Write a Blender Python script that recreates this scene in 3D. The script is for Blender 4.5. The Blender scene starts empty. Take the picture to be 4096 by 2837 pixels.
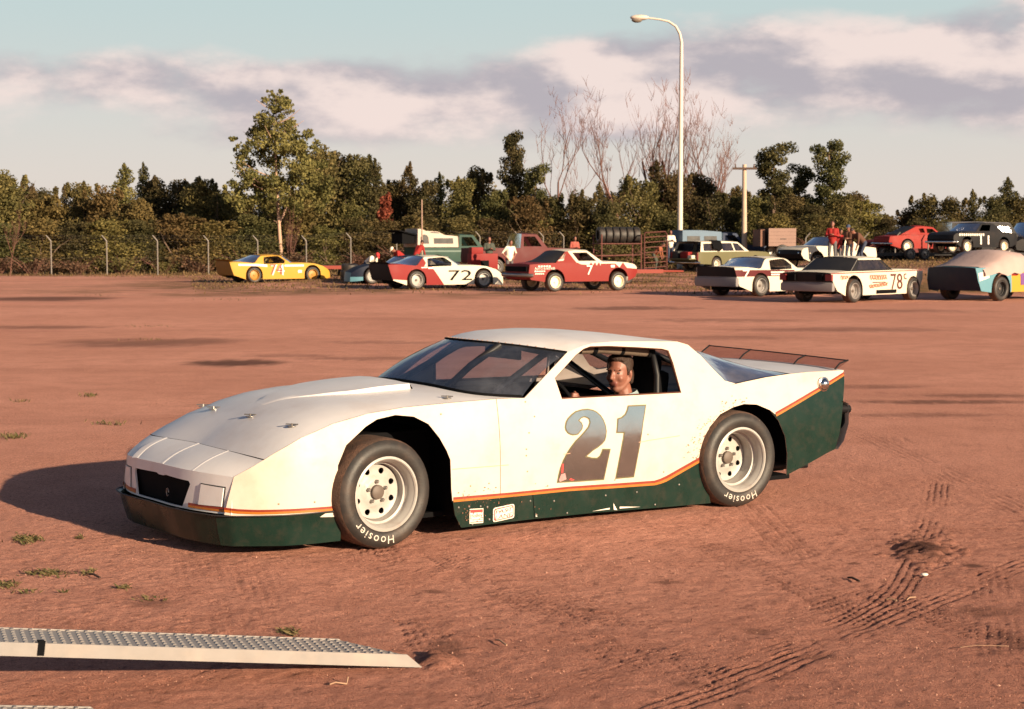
import bpy, bmesh, math, random
import numpy as np
from mathutils import Vector, Matrix, geometry
from math import sin, cos, pi, radians, sqrt, atan2, hypot

rng = random.Random(11)
nrng = np.random.default_rng(11)
scene = bpy.context.scene
COL = scene.collection

# ------------------------------------------------------------------ camera, sky, sun, exposure
CAM_H = 1.785
cam_data = bpy.data.cameras.new("camera")
cam = bpy.data.objects.new("camera", cam_data)
COL.objects.link(cam)
cam.location = (0, 0, CAM_H)
cam.rotation_euler = (radians(90 - 4.02), 0, 0)
cam_data.sensor_width = 36.0
cam_data.lens = 56.25
cam_data.clip_start = 0.1
cam_data.clip_end = 4000
cam_data.dof.use_dof = True
cam_data.dof.focus_distance = 10.2
cam_data.dof.aperture_fstop = 8.0
scene.camera = cam

SUN_EL = radians(15.6)
SUN_DIR = Vector((0.699 * cos(SUN_EL), -0.716 * cos(SUN_EL), sin(SUN_EL))).normalized()   # towards the sun
SUN_AZ = atan2(SUN_DIR.x, SUN_DIR.y)

scene.view_settings.view_transform = 'Standard'
scene.view_settings.look = 'None'
scene.view_settings.gamma = 1.0
scene.view_settings.use_curve_mapping = False
scene.view_settings.exposure = 1.0

world = bpy.data.worlds.new("World")
scene.world = world
world.use_nodes = True
SKY_STRENGTH = 0.05
CLOUD_STRENGTH = 0.47

sun_data = bpy.data.lights.new("sun", 'SUN')
sun_data.energy = 5.0
sun_data.angle = radians(0.5)
sun_data.color = (1.0, 0.78, 0.53)
sun = bpy.data.objects.new("sun", sun_data)
COL.objects.link(sun)
sun.location = SUN_DIR * 60
sun.rotation_euler = SUN_DIR.to_track_quat('Z', 'Y').to_euler()


class NB:
    """small node-tree helper"""
    def __init__(self, tree):
        self.t = tree
        self.n = tree.nodes
        self.l = tree.links

    def new(self, typ, **kw):
        nd = self.n.new(typ)
        for k, v in kw.items():
            if k == 'inputs':
                for i, val in v.items():
                    if hasattr(val, 'is_linked') or hasattr(val, 'links'):
                        self.l.new(val, nd.inputs[i])
                    else:
                        nd.inputs[i].default_value = val
            else:
                setattr(nd, k, v)
        return nd

    def math(self, op, a, b=0.0, c=None, clamp=False):
        ins = {0: a, 1: b}
        if c is not None:
            ins[2] = c
        return self.new('ShaderNodeMath', operation=op, use_clamp=clamp, inputs=ins).outputs[0]

    def mix(self, fac, a, b):
        nd = self.new('ShaderNodeMix', data_type='RGBA')
        for i, v in ((0, fac), (6, a), (7, b)):
            if hasattr(v, 'links'):
                self.l.new(v, nd.inputs[i])
            else:
                nd.inputs[i].default_value = (v if i == 0 else (*v[:3], 1.0))
        return nd.outputs[2]

    def ramp(self, fac, lo, hi):
        return self.new('ShaderNodeMapRange', inputs={0: fac, 1: lo, 2: hi, 3: 0.0, 4: 1.0}, interpolation_type='SMOOTHSTEP').outputs[0]

    def noise(self, vec, scale, detail=4, rough=0.55):
        nd = self.new('ShaderNodeTexNoise', inputs={'Scale': scale, 'Detail': detail, 'Roughness': rough})
        if vec is not None:
            self.l.new(vec, nd.inputs['Vector'])
        return nd.outputs[0]


def build_world():
    nb = NB(world.node_tree)
    nb.n.clear()
    out = nb.new('ShaderNodeOutputWorld')
    sky = nb.new('ShaderNodeTexSky', sky_type='NISHITA')
    sky.sun_disc = False
    sky.sun_elevation = SUN_EL
    sky.sun_rotation = SUN_AZ
    sky.altitude = 200
    sky.air_density = 0.6
    sky.dust_density = 1.2
    sky.ozone_density = 1.0
    tc = nb.new('ShaderNodeTexCoord').outputs['Generated']
    sep = nb.new('ShaderNodeSeparateXYZ', inputs={0: tc})
    x, y, z = sep.outputs
    az = nb.math('ARCTAN2', x, y)
    horiz = nb.math('SQRT', nb.math('ADD', nb.math('MULTIPLY', x, x), nb.math('MULTIPLY', y, y)))
    el = nb.math('ARCTAN2', z, horiz)
    # the cloud layer, seen flatter towards the horizon
    scl = nb.new('ShaderNodeVectorMath', operation='MULTIPLY', inputs={0: tc, 1: (9.0, 9.0, 21.0)}).outputs[0]

    def density(vec):
        return nb.noise(vec, 1.0, 7, 0.56)
    d0 = density(scl)
    up = nb.new('ShaderNodeVectorMath', operation='ADD', inputs={0: scl, 1: (0.28, -0.1, 0.34)}).outputs[0]
    d1 = density(up)

    # banks of cloud: (azimuth, elevation, half width, half height, amount)
    banks = [(-0.255, 0.098, 0.17, 0.019, 0.44), (-0.07, 0.094, 0.11, 0.018, 0.28), (0.03, 0.080, 0.12, 0.018, 0.15),
             (0.155, 0.118, 0.09, 0.020, 0.34), (0.075, 0.118, 0.045, 0.014, 0.24), (0.19, 0.098, 0.16, 0.014, 0.22),
             (0.27, 0.112, 0.07, 0.017, 0.36), (0.24, 0.080, 0.12, 0.016, 0.15), (0.31, 0.140, 0.06, 0.012, 0.30),
             (0.30, 0.074, 0.06, 0.012, 0.26), (-0.09, 0.064, 0.12, 0.006, 0.14),
             (-0.20, 0.140, 0.22, 0.022, -0.40), (0.02, 0.146, 0.08, 0.012, -0.30), (0.22, 0.146, 0.05, 0.009, -0.22),
             (-0.1, 0.030, 0.6, 0.024, -0.22), (0.24, 0.036, 0.14, 0.022, -0.10)]
    tot = None
    for (a, e, wa, we, amt) in banks:
        da = nb.math('DIVIDE', nb.math('SUBTRACT', az, a), wa)
        de = nb.math('DIVIDE', nb.math('SUBTRACT', el, e), we)
        r2 = nb.math('ADD', nb.math('MULTIPLY', da, da), nb.math('MULTIPLY', de, de))
        g = nb.math('MULTIPLY', nb.math('EXPONENT', nb.math('MULTIPLY', r2, -0.7)), amt)
        tot = g if tot is None else nb.math('ADD', tot, g)
    dens = nb.math('ADD', nb.math('ADD', nb.math('MULTIPLY', nb.math('SUBTRACT', d0, 0.5), 1.35), 0.43), tot)
    dens = nb.math('SUBTRACT', dens, nb.math('MULTIPLY', nb.ramp(el, 0.20, 0.55), 0.16))
    mask = nb.ramp(dens, 0.43, 0.86)
    # side of the billow towards the sun bright, the rest lavender grey
    lit = nb.math('ADD', nb.math('MULTIPLY', nb.math('SUBTRACT', d0, d1), 3.0), 0.52)
    fine = nb.noise(scl, 3.2, 5, 0.6)
    lit = nb.math('ADD', lit, nb.math('MULTIPLY', nb.math('SUBTRACT', fine, 0.5), 0.5))
    lit = nb.ramp(lit, 0.12, 0.95)
    ccol = nb.mix(lit, (0.50, 0.455, 0.50), (0.97, 0.80, 0.745))
    # bright haze low in the sky all the way round, paler and pinker towards the horizon
    veil = nb.math('MULTIPLY', nb.math('SUBTRACT', 1.0, nb.ramp(el, 0.15, 0.34)), 0.93)
    veil_col = nb.mix(nb.ramp(el, 0.015, 0.165), (0.83, 0.73, 0.655), (0.60, 0.73, 0.715))
    bg = nb.new('ShaderNodeBackground', inputs={0: sky.outputs[0], 1: SKY_STRENGTH})
    bgv = nb.new('ShaderNodeBackground', inputs={0: veil_col, 1: CLOUD_STRENGTH})
    bgc = nb.new('ShaderNodeBackground', inputs={0: ccol, 1: CLOUD_STRENGTH})
    m1 = nb.new('ShaderNodeMixShader', inputs={0: veil, 1: bg.outputs[0], 2: bgv.outputs[0]})
    m2 = nb.new('ShaderNodeMixShader', inputs={0: nb.math('MULTIPLY', mask, 0.92), 1: m1.outputs[0], 2: bgc.outputs[0]})
    nb.l.new(m2.outputs[0], out.inputs[0])


build_world()


# ------------------------------------------------------------------ helpers
def material(name, col, rough=0.5, metal=0.0, var=0.12, vscale=6.0, bump=0.0, bscale=60.0, spec=0.5, coat=0.0,
             dirt=None, dirt_amt=0.0, dirt_scale=3.0, tint=None, trans=0.0):
    m = bpy.data.materials.new(name)
    m.use_nodes = True
    nb = NB(m.node_tree)
    bs = nb.n['Principled BSDF']
    tc = nb.new('ShaderNodeTexCoord').outputs['Object']
    n1 = nb.noise(tc, vscale, 5)
    c = nb.mix(n1, tuple(v * (1 - var) for v in col), tuple(min(1, v * (1 + var)) for v in col))
    if dirt is not None:
        n2 = nb.noise(tc, dirt_scale, 7, 0.65)
        c = nb.mix(nb.math('MULTIPLY', nb.ramp(n2, 0.42, 0.75), dirt_amt), c, dirt)
    if tint:
        at = nb.new('ShaderNodeAttribute', attribute_name=tint)
        nd = nb.new('ShaderNodeMix', data_type='RGBA', blend_type='MULTIPLY', inputs={0: 1.0, 6: c, 7: at.outputs['Color']})
        c = nd.outputs[2]
    nb.l.new(c, bs.inputs['Base Color'])
    r = nb.math('ADD', nb.math('MULTIPLY', nb.math('SUBTRACT', n1, 0.5), 0.25), rough, clamp=True)
    nb.l.new(r, bs.inputs['Roughness'])
    bs.inputs['Metallic'].default_value = metal
    bs.inputs['Specular IOR Level'].default_value = spec
    if coat:
        bs.inputs['Coat Weight'].default_value = coat
        bs.inputs['Coat Roughness'].default_value = 0.12
    if bump:
        nbp = nb.noise(tc, bscale, 4, 0.6)
        bp = nb.new('ShaderNodeBump', inputs={'Strength': bump, 'Distance': 0.02, 'Height': nbp})
        nb.l.new(bp.outputs[0], bs.inputs['Normal'])
    if trans:
        tr = nb.new('ShaderNodeBsdfTranslucent', inputs={'Color': c})
        mx = nb.new('ShaderNodeMixShader', inputs={0: trans, 1: bs.outputs[0], 2: tr.outputs[0]})
        nb.l.new(mx.outputs[0], nb.n['Material Output'].inputs[0])
    return m


def glass(name, col, gloss=0.10, rough=0.03, wave=0.0, film=0.10, film_col=(0.30, 0.22, 0.18)):
    """thin sheet: lets the view through, tinted, and mirrors the sky by its angle"""
    m = bpy.data.materials.new(name)
    m.use_nodes = True
    nb = NB(m.node_tree)
    nb.n.remove(nb.n['Principled BSDF'])
    tr = nb.new('ShaderNodeBsdfTransparent', inputs={0: (*col, 1)})
    gl = nb.new('ShaderNodeBsdfGlossy', inputs={0: (0.9, 0.9, 0.9, 1), 1: rough})
    fr = nb.new('ShaderNodeLayerWeight', inputs={0: 0.25})
    tc = nb.new('ShaderNodeTexCoord').outputs['Object']
    if wave:
        bp = nb.new('ShaderNodeBump', inputs={'Strength': wave, 'Distance': 0.05, 'Height': nb.noise(tc, 5.0, 2)})
        nb.l.new(bp.outputs[0], gl.inputs['Normal'])
    f = nb.math('ADD', nb.math('MULTIPLY', fr.outputs['Fresnel'], 0.8), gloss, clamp=True)
    mx = nb.new('ShaderNodeMixShader', inputs={0: f, 1: tr.outputs[0], 2: gl.outputs[0]})
    df = nb.new('ShaderNodeBsdfDiffuse', inputs={0: (*film_col, 1)})
    dust_sheen = nb.math('MULTIPLY', nb.math('ADD', 0.35, nb.ramp(nb.noise(tc, 4.0, 6, 0.65), 0.35, 0.8)), film)
    mx2 = nb.new('ShaderNodeMixShader', inputs={0: dust_sheen, 1: mx.outputs[0], 2: df.outputs[0]})
    nb.l.new(mx2.outputs[0], nb.n['Material Output'].inputs[0])
    return m


def link(o, parent=None):
    COL.objects.link(o)
    if parent is not None:
        o.parent = parent
    return o


def empty(name, loc=(0, 0, 0), rz=0.0, parent=None):
    o = bpy.data.objects.new(name, None)
    o.empty_display_size = 0.2
    o.location = loc
    o.rotation_euler = (0, 0, rz)
    return link(o, parent)


def tag(o, label=None, cat=None, group=None, kind=None):
    if label:
        o['label'] = label
    if cat:
        o['category'] = cat
    if group:
        o['group'] = group
    if kind:
        o['kind'] = kind
    return o


def copy_tree(o, parent=None):
    c = o.copy()
    COL.objects.link(c)
    c.parent = parent
    for ch in list(o.children):
        copy_tree(ch, c)
    return c


class MB:
    """collects shapes; build() links them as ONE mesh object"""
    def __init__(self):
        self.v, self.f, self.m, self.c = [], [], [], None

    def add(self, verts, faces, mat=0):
        b = len(self.v)
        self.v.extend(tuple(p) for p in verts)
        for f in faces:
            self.f.append(tuple(i + b for i in f))
            self.m.append(mat)

    def box(self, c, s, rot=None, mat=0, bev=0.0):
        hx, hy, hz = s[0] / 2, s[1] / 2, s[2] / 2
        if bev <= 0:
            vs = [Vector((sx * hx, sy * hy, sz * hz)) for sx in (-1, 1) for sy in (-1, 1) for sz in (-1, 1)]
            fs = [(0, 1, 3, 2), (4, 6, 7, 5), (0, 4, 5, 1), (2, 3, 7, 6), (0, 2, 6, 4), (1, 5, 7, 3)]
        else:
            bm = bmesh.new()
            bmesh.ops.create_cube(bm, size=1.0)
            for vv in bm.verts:
                vv.co = Vector((vv.co.x * s[0], vv.co.y * s[1], vv.co.z * s[2]))
            bmesh.ops.bevel(bm, geom=list(bm.edges), offset=min(bev, 0.45 * min(s)), segments=2, affect='EDGES', profile=0.6)
            bm.verts.index_update()
            vs = [vv.co.copy() for vv in bm.verts]
            fs = [tuple(vv.index for vv in ff.verts) for ff in bm.faces]
            bm.free()
        if rot is not None:
            vs = [rot @ p for p in vs]
        c = Vector(c)
        self.add([p + c for p in vs], fs, mat)
        return self

    def tube(self, pts, rad, seg=8, mat=0, caps=True):
        pts = [Vector(p) for p in pts]
        n = len(pts)
        if not hasattr(rad, '__len__'):
            rad = [rad] * n
        rings = []
        prev = None
        for i, p in enumerate(pts):
            d = (pts[min(i + 1, n - 1)] - pts[max(i - 1, 0)]).normalized()
            if prev is None:
                a = Vector((0, 0, 1)) if abs(d.z) < 0.9 else Vector((1, 0, 0))
                u = d.cross(a).normalized()
            else:
                u = (prev - d * prev.dot(d)).normalized()
            prev = u
            w = d.cross(u)
            rings.append([p + (u * cos(2 * pi * k / seg) + w * sin(2 * pi * k / seg)) * rad[i] for k in range(seg)])
        vs = [q for r in rings for q in r]
        fs = []
        for i in range(n - 1):
            for k in range(seg):
                a, b = i * seg + k, i * seg + (k + 1) % seg
                fs.append((a, b, b + seg, a + seg))
        if caps:
            fs.append(tuple(range(seg))[::-1])
            fs.append(tuple((n - 1) * seg + k for k in range(seg)))
        self.add(vs, fs, mat)
        return self

    def lathe(self, prof, seg=32, mat=0, axis='y', c=(0, 0, 0), closed=False):
        """prof: (radius, offset along the axis)"""
        vs, fs = [], []
        n = len(prof)
        for k in range(seg):
            a = 2 * pi * k / seg
            for (r, h) in prof:
                if axis == 'y':
                    vs.append((c[0] + r * cos(a), c[1] + h, c[2] + r * sin(a)))
                else:
                    vs.append((c[0] + r * cos(a), c[1] + r * sin(a), c[2] + h))
        m = n if closed else n - 1
        for k in range(seg):
            k2 = (k + 1) % seg
            for i in range(m):
                j = (i + 1) % n
                fs.append((k * n + i, k2 * n + i, k2 * n + j, k * n + j))
        self.add(vs, fs, mat)
        return self

    def sphere(self, c, r, seg=12, rings=8, mat=0, rot=None):
        if not hasattr(r, '__len__'):
            r = (r, r, r)
        vs = [Vector((0, 0, r[2]))]
        for i in range(1, rings):
            t = pi * i / rings
            for k in range(seg):
                a = 2 * pi * k / seg
                vs.append(Vector((r[0] * sin(t) * cos(a), r[1] * sin(t) * sin(a), r[2] * cos(t))))
        vs.append(Vector((0, 0, -r[2])))
        fs = []
        for k in range(seg):
            k2 = (k + 1) % seg
            fs.append((0, 1 + k, 1 + k2))
            for i in range(rings - 2):
                a = 1 + i * seg
                fs.append((a + k, a + seg + k, a + seg + k2, a + k2))
            a = 1 + (rings - 2) * seg
            fs.append((a + k, len(vs) - 1, a + k2))
        if rot is not None:
            vs = [rot @ p for p in vs]
        c = Vector(c)
        self.add([p + c for p in vs], fs, mat)
        return self

    def capsule(self, p0, r0, p1, r1, seg=10, mat=0):
        p0, p1 = Vector(p0), Vector(p1)
        d = (p1 - p0)
        ln = d.length
        if ln < 1e-6:
            return self.sphere(p0, r0, seg, 6, mat)
        d.normalize()
        pts, rad = [], []
        for t in (-0.98, -0.8, -0.5, 0.0):
            pts.append(p0 + d * r0 * t)
            rad.append(r0 * sqrt(max(0.0, 1 - t * t)))
        for t in (0.0, 0.5, 0.8, 0.98):
            pts.append(p1 + d * r1 * t)
            rad.append(r1 * sqrt(max(0.0, 1 - t * t)))
        return self.tube(pts, rad, seg, mat)

    def grid(self, rows, mat=0, matf=None, flip=False):
        nr, nc = len(rows), len(rows[0])
        vs = [p for r in rows for p in r]
        b = len(self.v)
        self.v.extend(tuple(p) for p in vs)
        for i in range(nr - 1):
            for j in range(nc - 1):
                q = (b + i * nc + j, b + i * nc + j + 1, b + (i + 1) * nc + j + 1, b + (i + 1) * nc + j)
                self.f.append(q[::-1] if flip else q)
                self.m.append(mat if matf is None else matf(i, j))
        return self

    def build(self, name, mats, parent=None, smooth=None, loc=None):
        me = bpy.data.meshes.new(name)
        me.from_pydata(self.v, [], self.f)
        if not isinstance(mats, (list, tuple)):
            mats = [mats]
        for m in mats:
            me.materials.append(m)
        me.polygons.foreach_set('material_index', self.m)
        if smooth is not None:
            me.polygons.foreach_set('use_smooth', [True] * len(me.polygons))
            if smooth < 180:
                me.set_sharp_from_angle(angle=radians(smooth))
        me.validate()
        o = bpy.data.objects.new(name, me)
        if loc is not None:
            o.location = loc
        return link(o, parent)


def in_poly(x, z, poly):
    c = False
    j = len(poly) - 1
    for i in range(len(poly)):
        xi, zi = poly[i]
        xj, zj = poly[j]
        if (zi > z) != (zj > z) and x < (xj - xi) * (z - zi) / (zj - zi) + xi:
            c = not c
        j = i
    return c


def cdt(poly, holes=(), cuts=(), step=0.1):
    """triangulate a flat outline with holes and inner cut lines, with inner points every step"""
    pts, edges = [], []

    def chain(ch, closed):
        b = len(pts)
        out = []
        n = len(ch)
        for i in range(n if closed else n - 1):
            a, c = ch[i], ch[(i + 1) % n]
            k = max(1, int(hypot(c[0] - a[0], c[1] - a[1]) / step))
            for q in range(k):
                out.append((a[0] + (c[0] - a[0]) * q / k, a[1] + (c[1] - a[1]) * q / k))
        if not closed:
            out.append(tuple(ch[-1]))
        pts.extend(out)
        m = len(out)
        for i in range(m if closed else m - 1):
            edges.append((b + i, b + (i + 1) % m))
        return out
    bp = list(chain(list(poly), True))
    for h in holes:
        bp += chain(list(h), True)
    for c in cuts:
        bp += chain(list(c), False)
    bpa = np.array(bp)
    x0, z0 = bpa.min(0)
    x1, z1 = bpa.max(0)
    for ix in range(1, int((x1 - x0) / step) + 1):
        for iz in range(1, int((z1 - z0) / step) + 1):
            p = (x0 + (ix + 0.13 * (iz % 2)) * step, z0 + iz * step)
            if in_poly(p[0], p[1], poly) and not any(in_poly(p[0], p[1], h) for h in holes):
                if np.min(np.hypot(bpa[:, 0] - p[0], bpa[:, 1] - p[1])) > 0.45 * step:
                    pts.append(p)
    r = geometry.delaunay_2d_cdt([Vector(p) for p in pts], edges, [], 0, 1e-6)
    vs = [(v.x, v.y) for v in r[0]]
    tris = []
    for f in r[2]:
        cx = sum(vs[i][0] for i in f) / len(f)
        cz = sum(vs[i][1] for i in f) / len(f)
        if in_poly(cx, cz, poly) and not any(in_poly(cx, cz, h) for h in holes):
            a = vs[f[0]]; b = vs[f[1]]; c = vs[f[2]]
            ar = (b[0] - a[0]) * (c[1] - a[1]) - (b[1] - a[1]) * (c[0] - a[0])
            if abs(ar) > 1e-9:
                tris.append(tuple(f) if ar > 0 else tuple(f)[::-1])
    return vs, tris


def side_panel(mb, poly, vf, side=1, t=0.006, holes=(), cuts=(), step=0.1, matf=None, mat=0):
    """flat outline (x, z) bent onto y = side * vf(x, z), with a folded-in thickness t"""
    vs, tris = cdt(poly, holes, cuts, step)
    n = len(vs)
    P = [(x, side * vf(x, z), z) for (x, z) in vs] + [(x, side * (vf(x, z) - t), z) for (x, z) in vs]
    cnt = {}
    for f in tris:
        for i in range(3):
            a, b = f[i], f[(i + 1) % 3]
            cnt[(a, b)] = 1
    b0 = len(mb.v)
    mb.v.extend(P)
    for f in tris:
        # a tri counter-clockwise in (x, z) faces -y
        m = mat
        if matf:
            m = matf(sum(vs[i][0] for i in f) / 3, sum(vs[i][1] for i in f) / 3)
        o = f if side < 0 else f[::-1]
        mb.f.append(tuple(b0 + i for i in o)); mb.m.append(m)
        mb.f.append(tuple(b0 + n + i for i in o[::-1])); mb.m.append(m)
    for (a, b) in cnt:
        if (b, a) not in cnt:
            q = (b0 + a, b0 + a + n, b0 + b + n, b0 + b)
            mb.f.append(q if side < 0 else q[::-1]); mb.m.append(mat)
    return mb


_text = {}


def text_shape(s):
    """the outline mesh of a word, height 1, left edge at 0"""
    if s not in _text:
        cu = bpy.data.curves.new("lettering", 'FONT')
        cu.body = s
        cu.resolution_u = 3
        o = bpy.data.objects.new("lettering", cu)
        COL.objects.link(o)
        dg = bpy.context.evaluated_depsgraph_get()
        me = bpy.data.meshes.new_from_object(o.evaluated_get(dg))
        vs = [(v.co.x, v.co.y) for v in me.vertices]
        fs = [tuple(p.vertices) for p in me.polygons]
        bpy.data.objects.remove(o)
        bpy.data.meshes.remove(me)
        bpy.data.curves.remove(cu)
        xs = [v[0] for v in vs]
        ys = [v[1] for v in vs]
        h = max(ys) - min(ys)
        x0, y0 = min(xs), min(ys)
        _text[s] = ([((a - x0) / h, (b - y0) / h) for a, b in vs], fs, (max(xs) - x0) / h)
    return _text[s]


def poly_flat(poly):
    vs, tris = cdt(poly, step=0.08)
    return vs, tris


def lettering(mb, s, fn, w=None, h=1.0, mat=0, slant=0.0, squeeze=None):
    """fn(tx, ty) -> 3-D point; word scaled to height h and width w"""
    vs, fs, wd = text_shape(s)
    k = (w / wd) if w else h
    P = [fn(a * k + b * h * slant, b * h) for a, b in vs]
    mb.add(P, fs, mat)
    mb.add(P, [f[::-1] for f in fs], mat) if False else None
    return mb


def smooth(a, b, x):
    t = min(1.0, max(0.0, (x - a) / (b - a)))
    return t * t * (3 - 2 * t)


def pix(px, y, z=0.0):
    """the spot on level ground at height z where a sight line of the photograph (2304 px wide) ends"""
    p = radians(4.02)
    f = Vector((0, cos(p), -sin(p)))
    u = Vector((0, sin(p), cos(p)))
    r = f + Vector((1, 0, 0)) * ((px - 1152) / 3600) + u * ((798 - y) / 3600)
    t = (z - CAM_H) / r.z
    return Vector((0, 0, CAM_H)) + r * t


def at(px, Z):
    """ground position at distance Z along a sight line"""
    return ((px - 1152) / 3600 * Z, Z)


# ------------------------------------------------------------------ materials
M = {}
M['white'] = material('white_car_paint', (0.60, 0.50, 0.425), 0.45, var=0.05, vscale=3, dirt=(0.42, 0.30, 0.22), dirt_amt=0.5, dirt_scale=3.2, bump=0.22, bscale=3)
M['hoodwhite'] = material('dusty_skylit_white', (0.67, 0.65, 0.655), 0.36, var=0.06, vscale=3, dirt=(0.46, 0.37, 0.32), dirt_amt=0.35, dirt_scale=2.6, bump=0.08, bscale=5)  # same white paint with cool skylight put into the colour, lightly dusty
M['green'] = material('dark_green_paint', (0.006, 0.021, 0.0155), 0.28, var=0.2, vscale=5, dirt=(0.045, 0.036, 0.028), dirt_amt=0.35, dirt_scale=16, bump=0.06, bscale=6, spec=0.3)
M['red_stripe'] = material('red_stripe_paint', (0.22, 0.025, 0.010), 0.4, var=0.1, vscale=20)
M['orange_stripe'] = material('orange_stripe_paint', (0.40, 0.125, 0.012), 0.4, var=0.1, vscale=20)
M['black'] = material('matt_black', (0.005, 0.005, 0.006), 0.8, var=0.3, spec=0.08)
M['interior'] = material('dark_sheet_metal', (0.018, 0.017, 0.018), 0.6, var=0.4, vscale=4)
M['cage'] = material('painted_tube', (0.012, 0.012, 0.014), 0.5, spec=0.3)
M['pad'] = material('roll_bar_padding', (0.13, 0.095, 0.07), 0.7, var=0.2, vscale=9, bump=0.3, bscale=30)
M['tyre'] = material('tyre_rubber', (0.020, 0.018, 0.017), 0.55, var=0.3, vscale=10, dirt=(0.085, 0.055, 0.04), dirt_amt=0.55, dirt_scale=6, bump=0.1, bscale=80)
M['tread'] = material('dusty_tread', (0.075, 0.042, 0.028), 0.85, var=0.35, vscale=25, dirt=(0.19, 0.095, 0.058), dirt_amt=0.8, dirt_scale=14, bump=0.5, bscale=90)
M['rim'] = material('cream_wheel_paint', (0.37, 0.355, 0.335), 0.45, var=0.06, vscale=8, dirt=(0.22, 0.15, 0.11), dirt_amt=0.45, dirt_scale=9)
M['steel'] = material('worn_steel', (0.30, 0.28, 0.26), 0.38, metal=0.8, var=0.25, vscale=14)
M['chrome'] = material('chrome', (0.65, 0.63, 0.60), 0.12, metal=1.0, var=0.1)
M['alu'] = material('bare_aluminium', (0.27, 0.25, 0.24), 0.5, metal=0.3, var=0.10, vscale=14, dirt=(0.45, 0.36, 0.30), dirt_amt=0.35, dirt_scale=6)
M['letter'] = material('white_lettering', (0.55, 0.48, 0.42), 0.6, var=0.15, vscale=30)
M['decal_white'] = material('white_decal', (0.72, 0.66, 0.58), 0.45, var=0.05)
M['decal_red'] = material('red_decal', (0.46, 0.04, 0.035), 0.45, var=0.1)
M['decal_brown'] = material('dark_print', (0.10, 0.03, 0.025), 0.5, var=0.1)
M['foil_pink'] = material('pink_reflection_tone', (0.40, 0.20, 0.20), 0.6, var=0.3, vscale=40)
M['hub'] = material('brown_hub', (0.11, 0.085, 0.07), 0.6, var=0.3, vscale=20)
M['screw'] = material('rivet_heads', (0.40, 0.24, 0.17), 0.5, metal=0.3, var=0.3)
M['ws'] = glass('tinted_windscreen', (0.48, 0.52, 0.62), 0.12, 0.08, 0.15, 0.17, (0.26, 0.28, 0.34))  # bluish film colour stands in for sky reflected on the glass
M['lexan'] = glass('plastic_rear_window', (0.58, 0.60, 0.66), 0.12, 0.12, 0.25, 0.22, (0.30, 0.27, 0.29))
M['smoke'] = glass('smoked_plastic', (0.68, 0.58, 0.55), 0.01, 0.1, 0.0, 0.05)
M['skin'] = material('skin', (0.235, 0.092, 0.062), 0.5, var=0.12, vscale=40)
M['hair'] = material('brown_hair', (0.032, 0.014, 0.008), 0.6, var=0.4, vscale=60, bump=0.6, bscale=90)
M['paleshirt'] = material('pale_shirt', (0.26, 0.33, 0.34), 0.8, var=0.15, vscale=25, bump=0.3, bscale=50)


def mirror_foil():
    m = bpy.data.materials.new('mirror_foil')
    m.use_nodes = True
    nb = NB(m.node_tree)
    bs = nb.n['Principled BSDF']
    tc = nb.new('ShaderNodeTexCoord').outputs['Object']
    n = nb.noise(tc, 7.0, 5)
    nb.l.new(nb.mix(n, (0.48, 0.51, 0.51), (0.62, 0.65, 0.65)), bs.inputs['Base Color'])
    bs.inputs['Metallic'].default_value = 1.0
    bs.inputs['Roughness'].default_value = 0.16
    bp = nb.new('ShaderNodeBump', inputs={'Strength': 0.12, 'Distance': 0.02, 'Height': nb.noise(tc, 4.0, 3)})
    nb.l.new(bp.outputs[0], bs.inputs['Normal'])
    return m


M['foil'] = mirror_foil()
M['foil_edge'] = material('bronze_outline', (0.10, 0.085, 0.03), 0.5, var=0.1)
# ------------------------------------------------------------------ the ground
def lattice_noise(x, y, cell, seed):
    """smooth random field, one value per cell"""
    r = np.random.default_rng(seed)
    tab = r.random((256, 256))
    gx, gy = x / cell, y / cell
    ix, iy = np.floor(gx).astype(int), np.floor(gy).astype(int)
    fx, fy = gx - ix, gy - iy
    fx = fx * fx * (3 - 2 * fx)
    fy = fy * fy * (3 - 2 * fy)
    a = tab[ix % 256, iy % 256]; b = tab[(ix + 1) % 256, iy % 256]
    c = tab[ix % 256, (iy + 1) % 256]; d = tab[(ix + 1) % 256, (iy + 1) % 256]
    return (a * (1 - fx) + b * fx) * (1 - fy) + (c * (1 - fx) + d * fx) * fy


def nsmooth(a, b, x):
    t = np.clip((x - a) / (b - a), 0, 1)
    return t * t * (3 - 2 * t)


def bank(x, y):
    """the low grassed bank on the right behind the first row of cars"""
    return 0.85 * nsmooth(9.5, 14.0, x) * nsmooth(53.0, 59.0, y) + 0.25 * nsmooth(63, 76, y) * nsmooth(-12, -7, x) * (1 - nsmooth(9.5, 14.0, x))


def bank_at(x, y):
    return float(bank(np.array([x]), np.array([y]))[0])


def axis(dense0, dense1, step, grow, cap, lo, hi):
    a = list(np.arange(dense0, dense1, step))
    s = step
    p = a[-1]
    up = []
    while p < hi:
        s = min(s * grow, cap) if p < 130 else s * 1.3
        p += s
        up.append(p)
    dn = []
    s = step
    p = a[0]
    while p > lo:
        s = min(s * grow, cap) if abs(p) < 130 else s * 1.3
        p -= s
        dn.append(p)
    return np.array(dn[::-1] + a + up)


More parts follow.
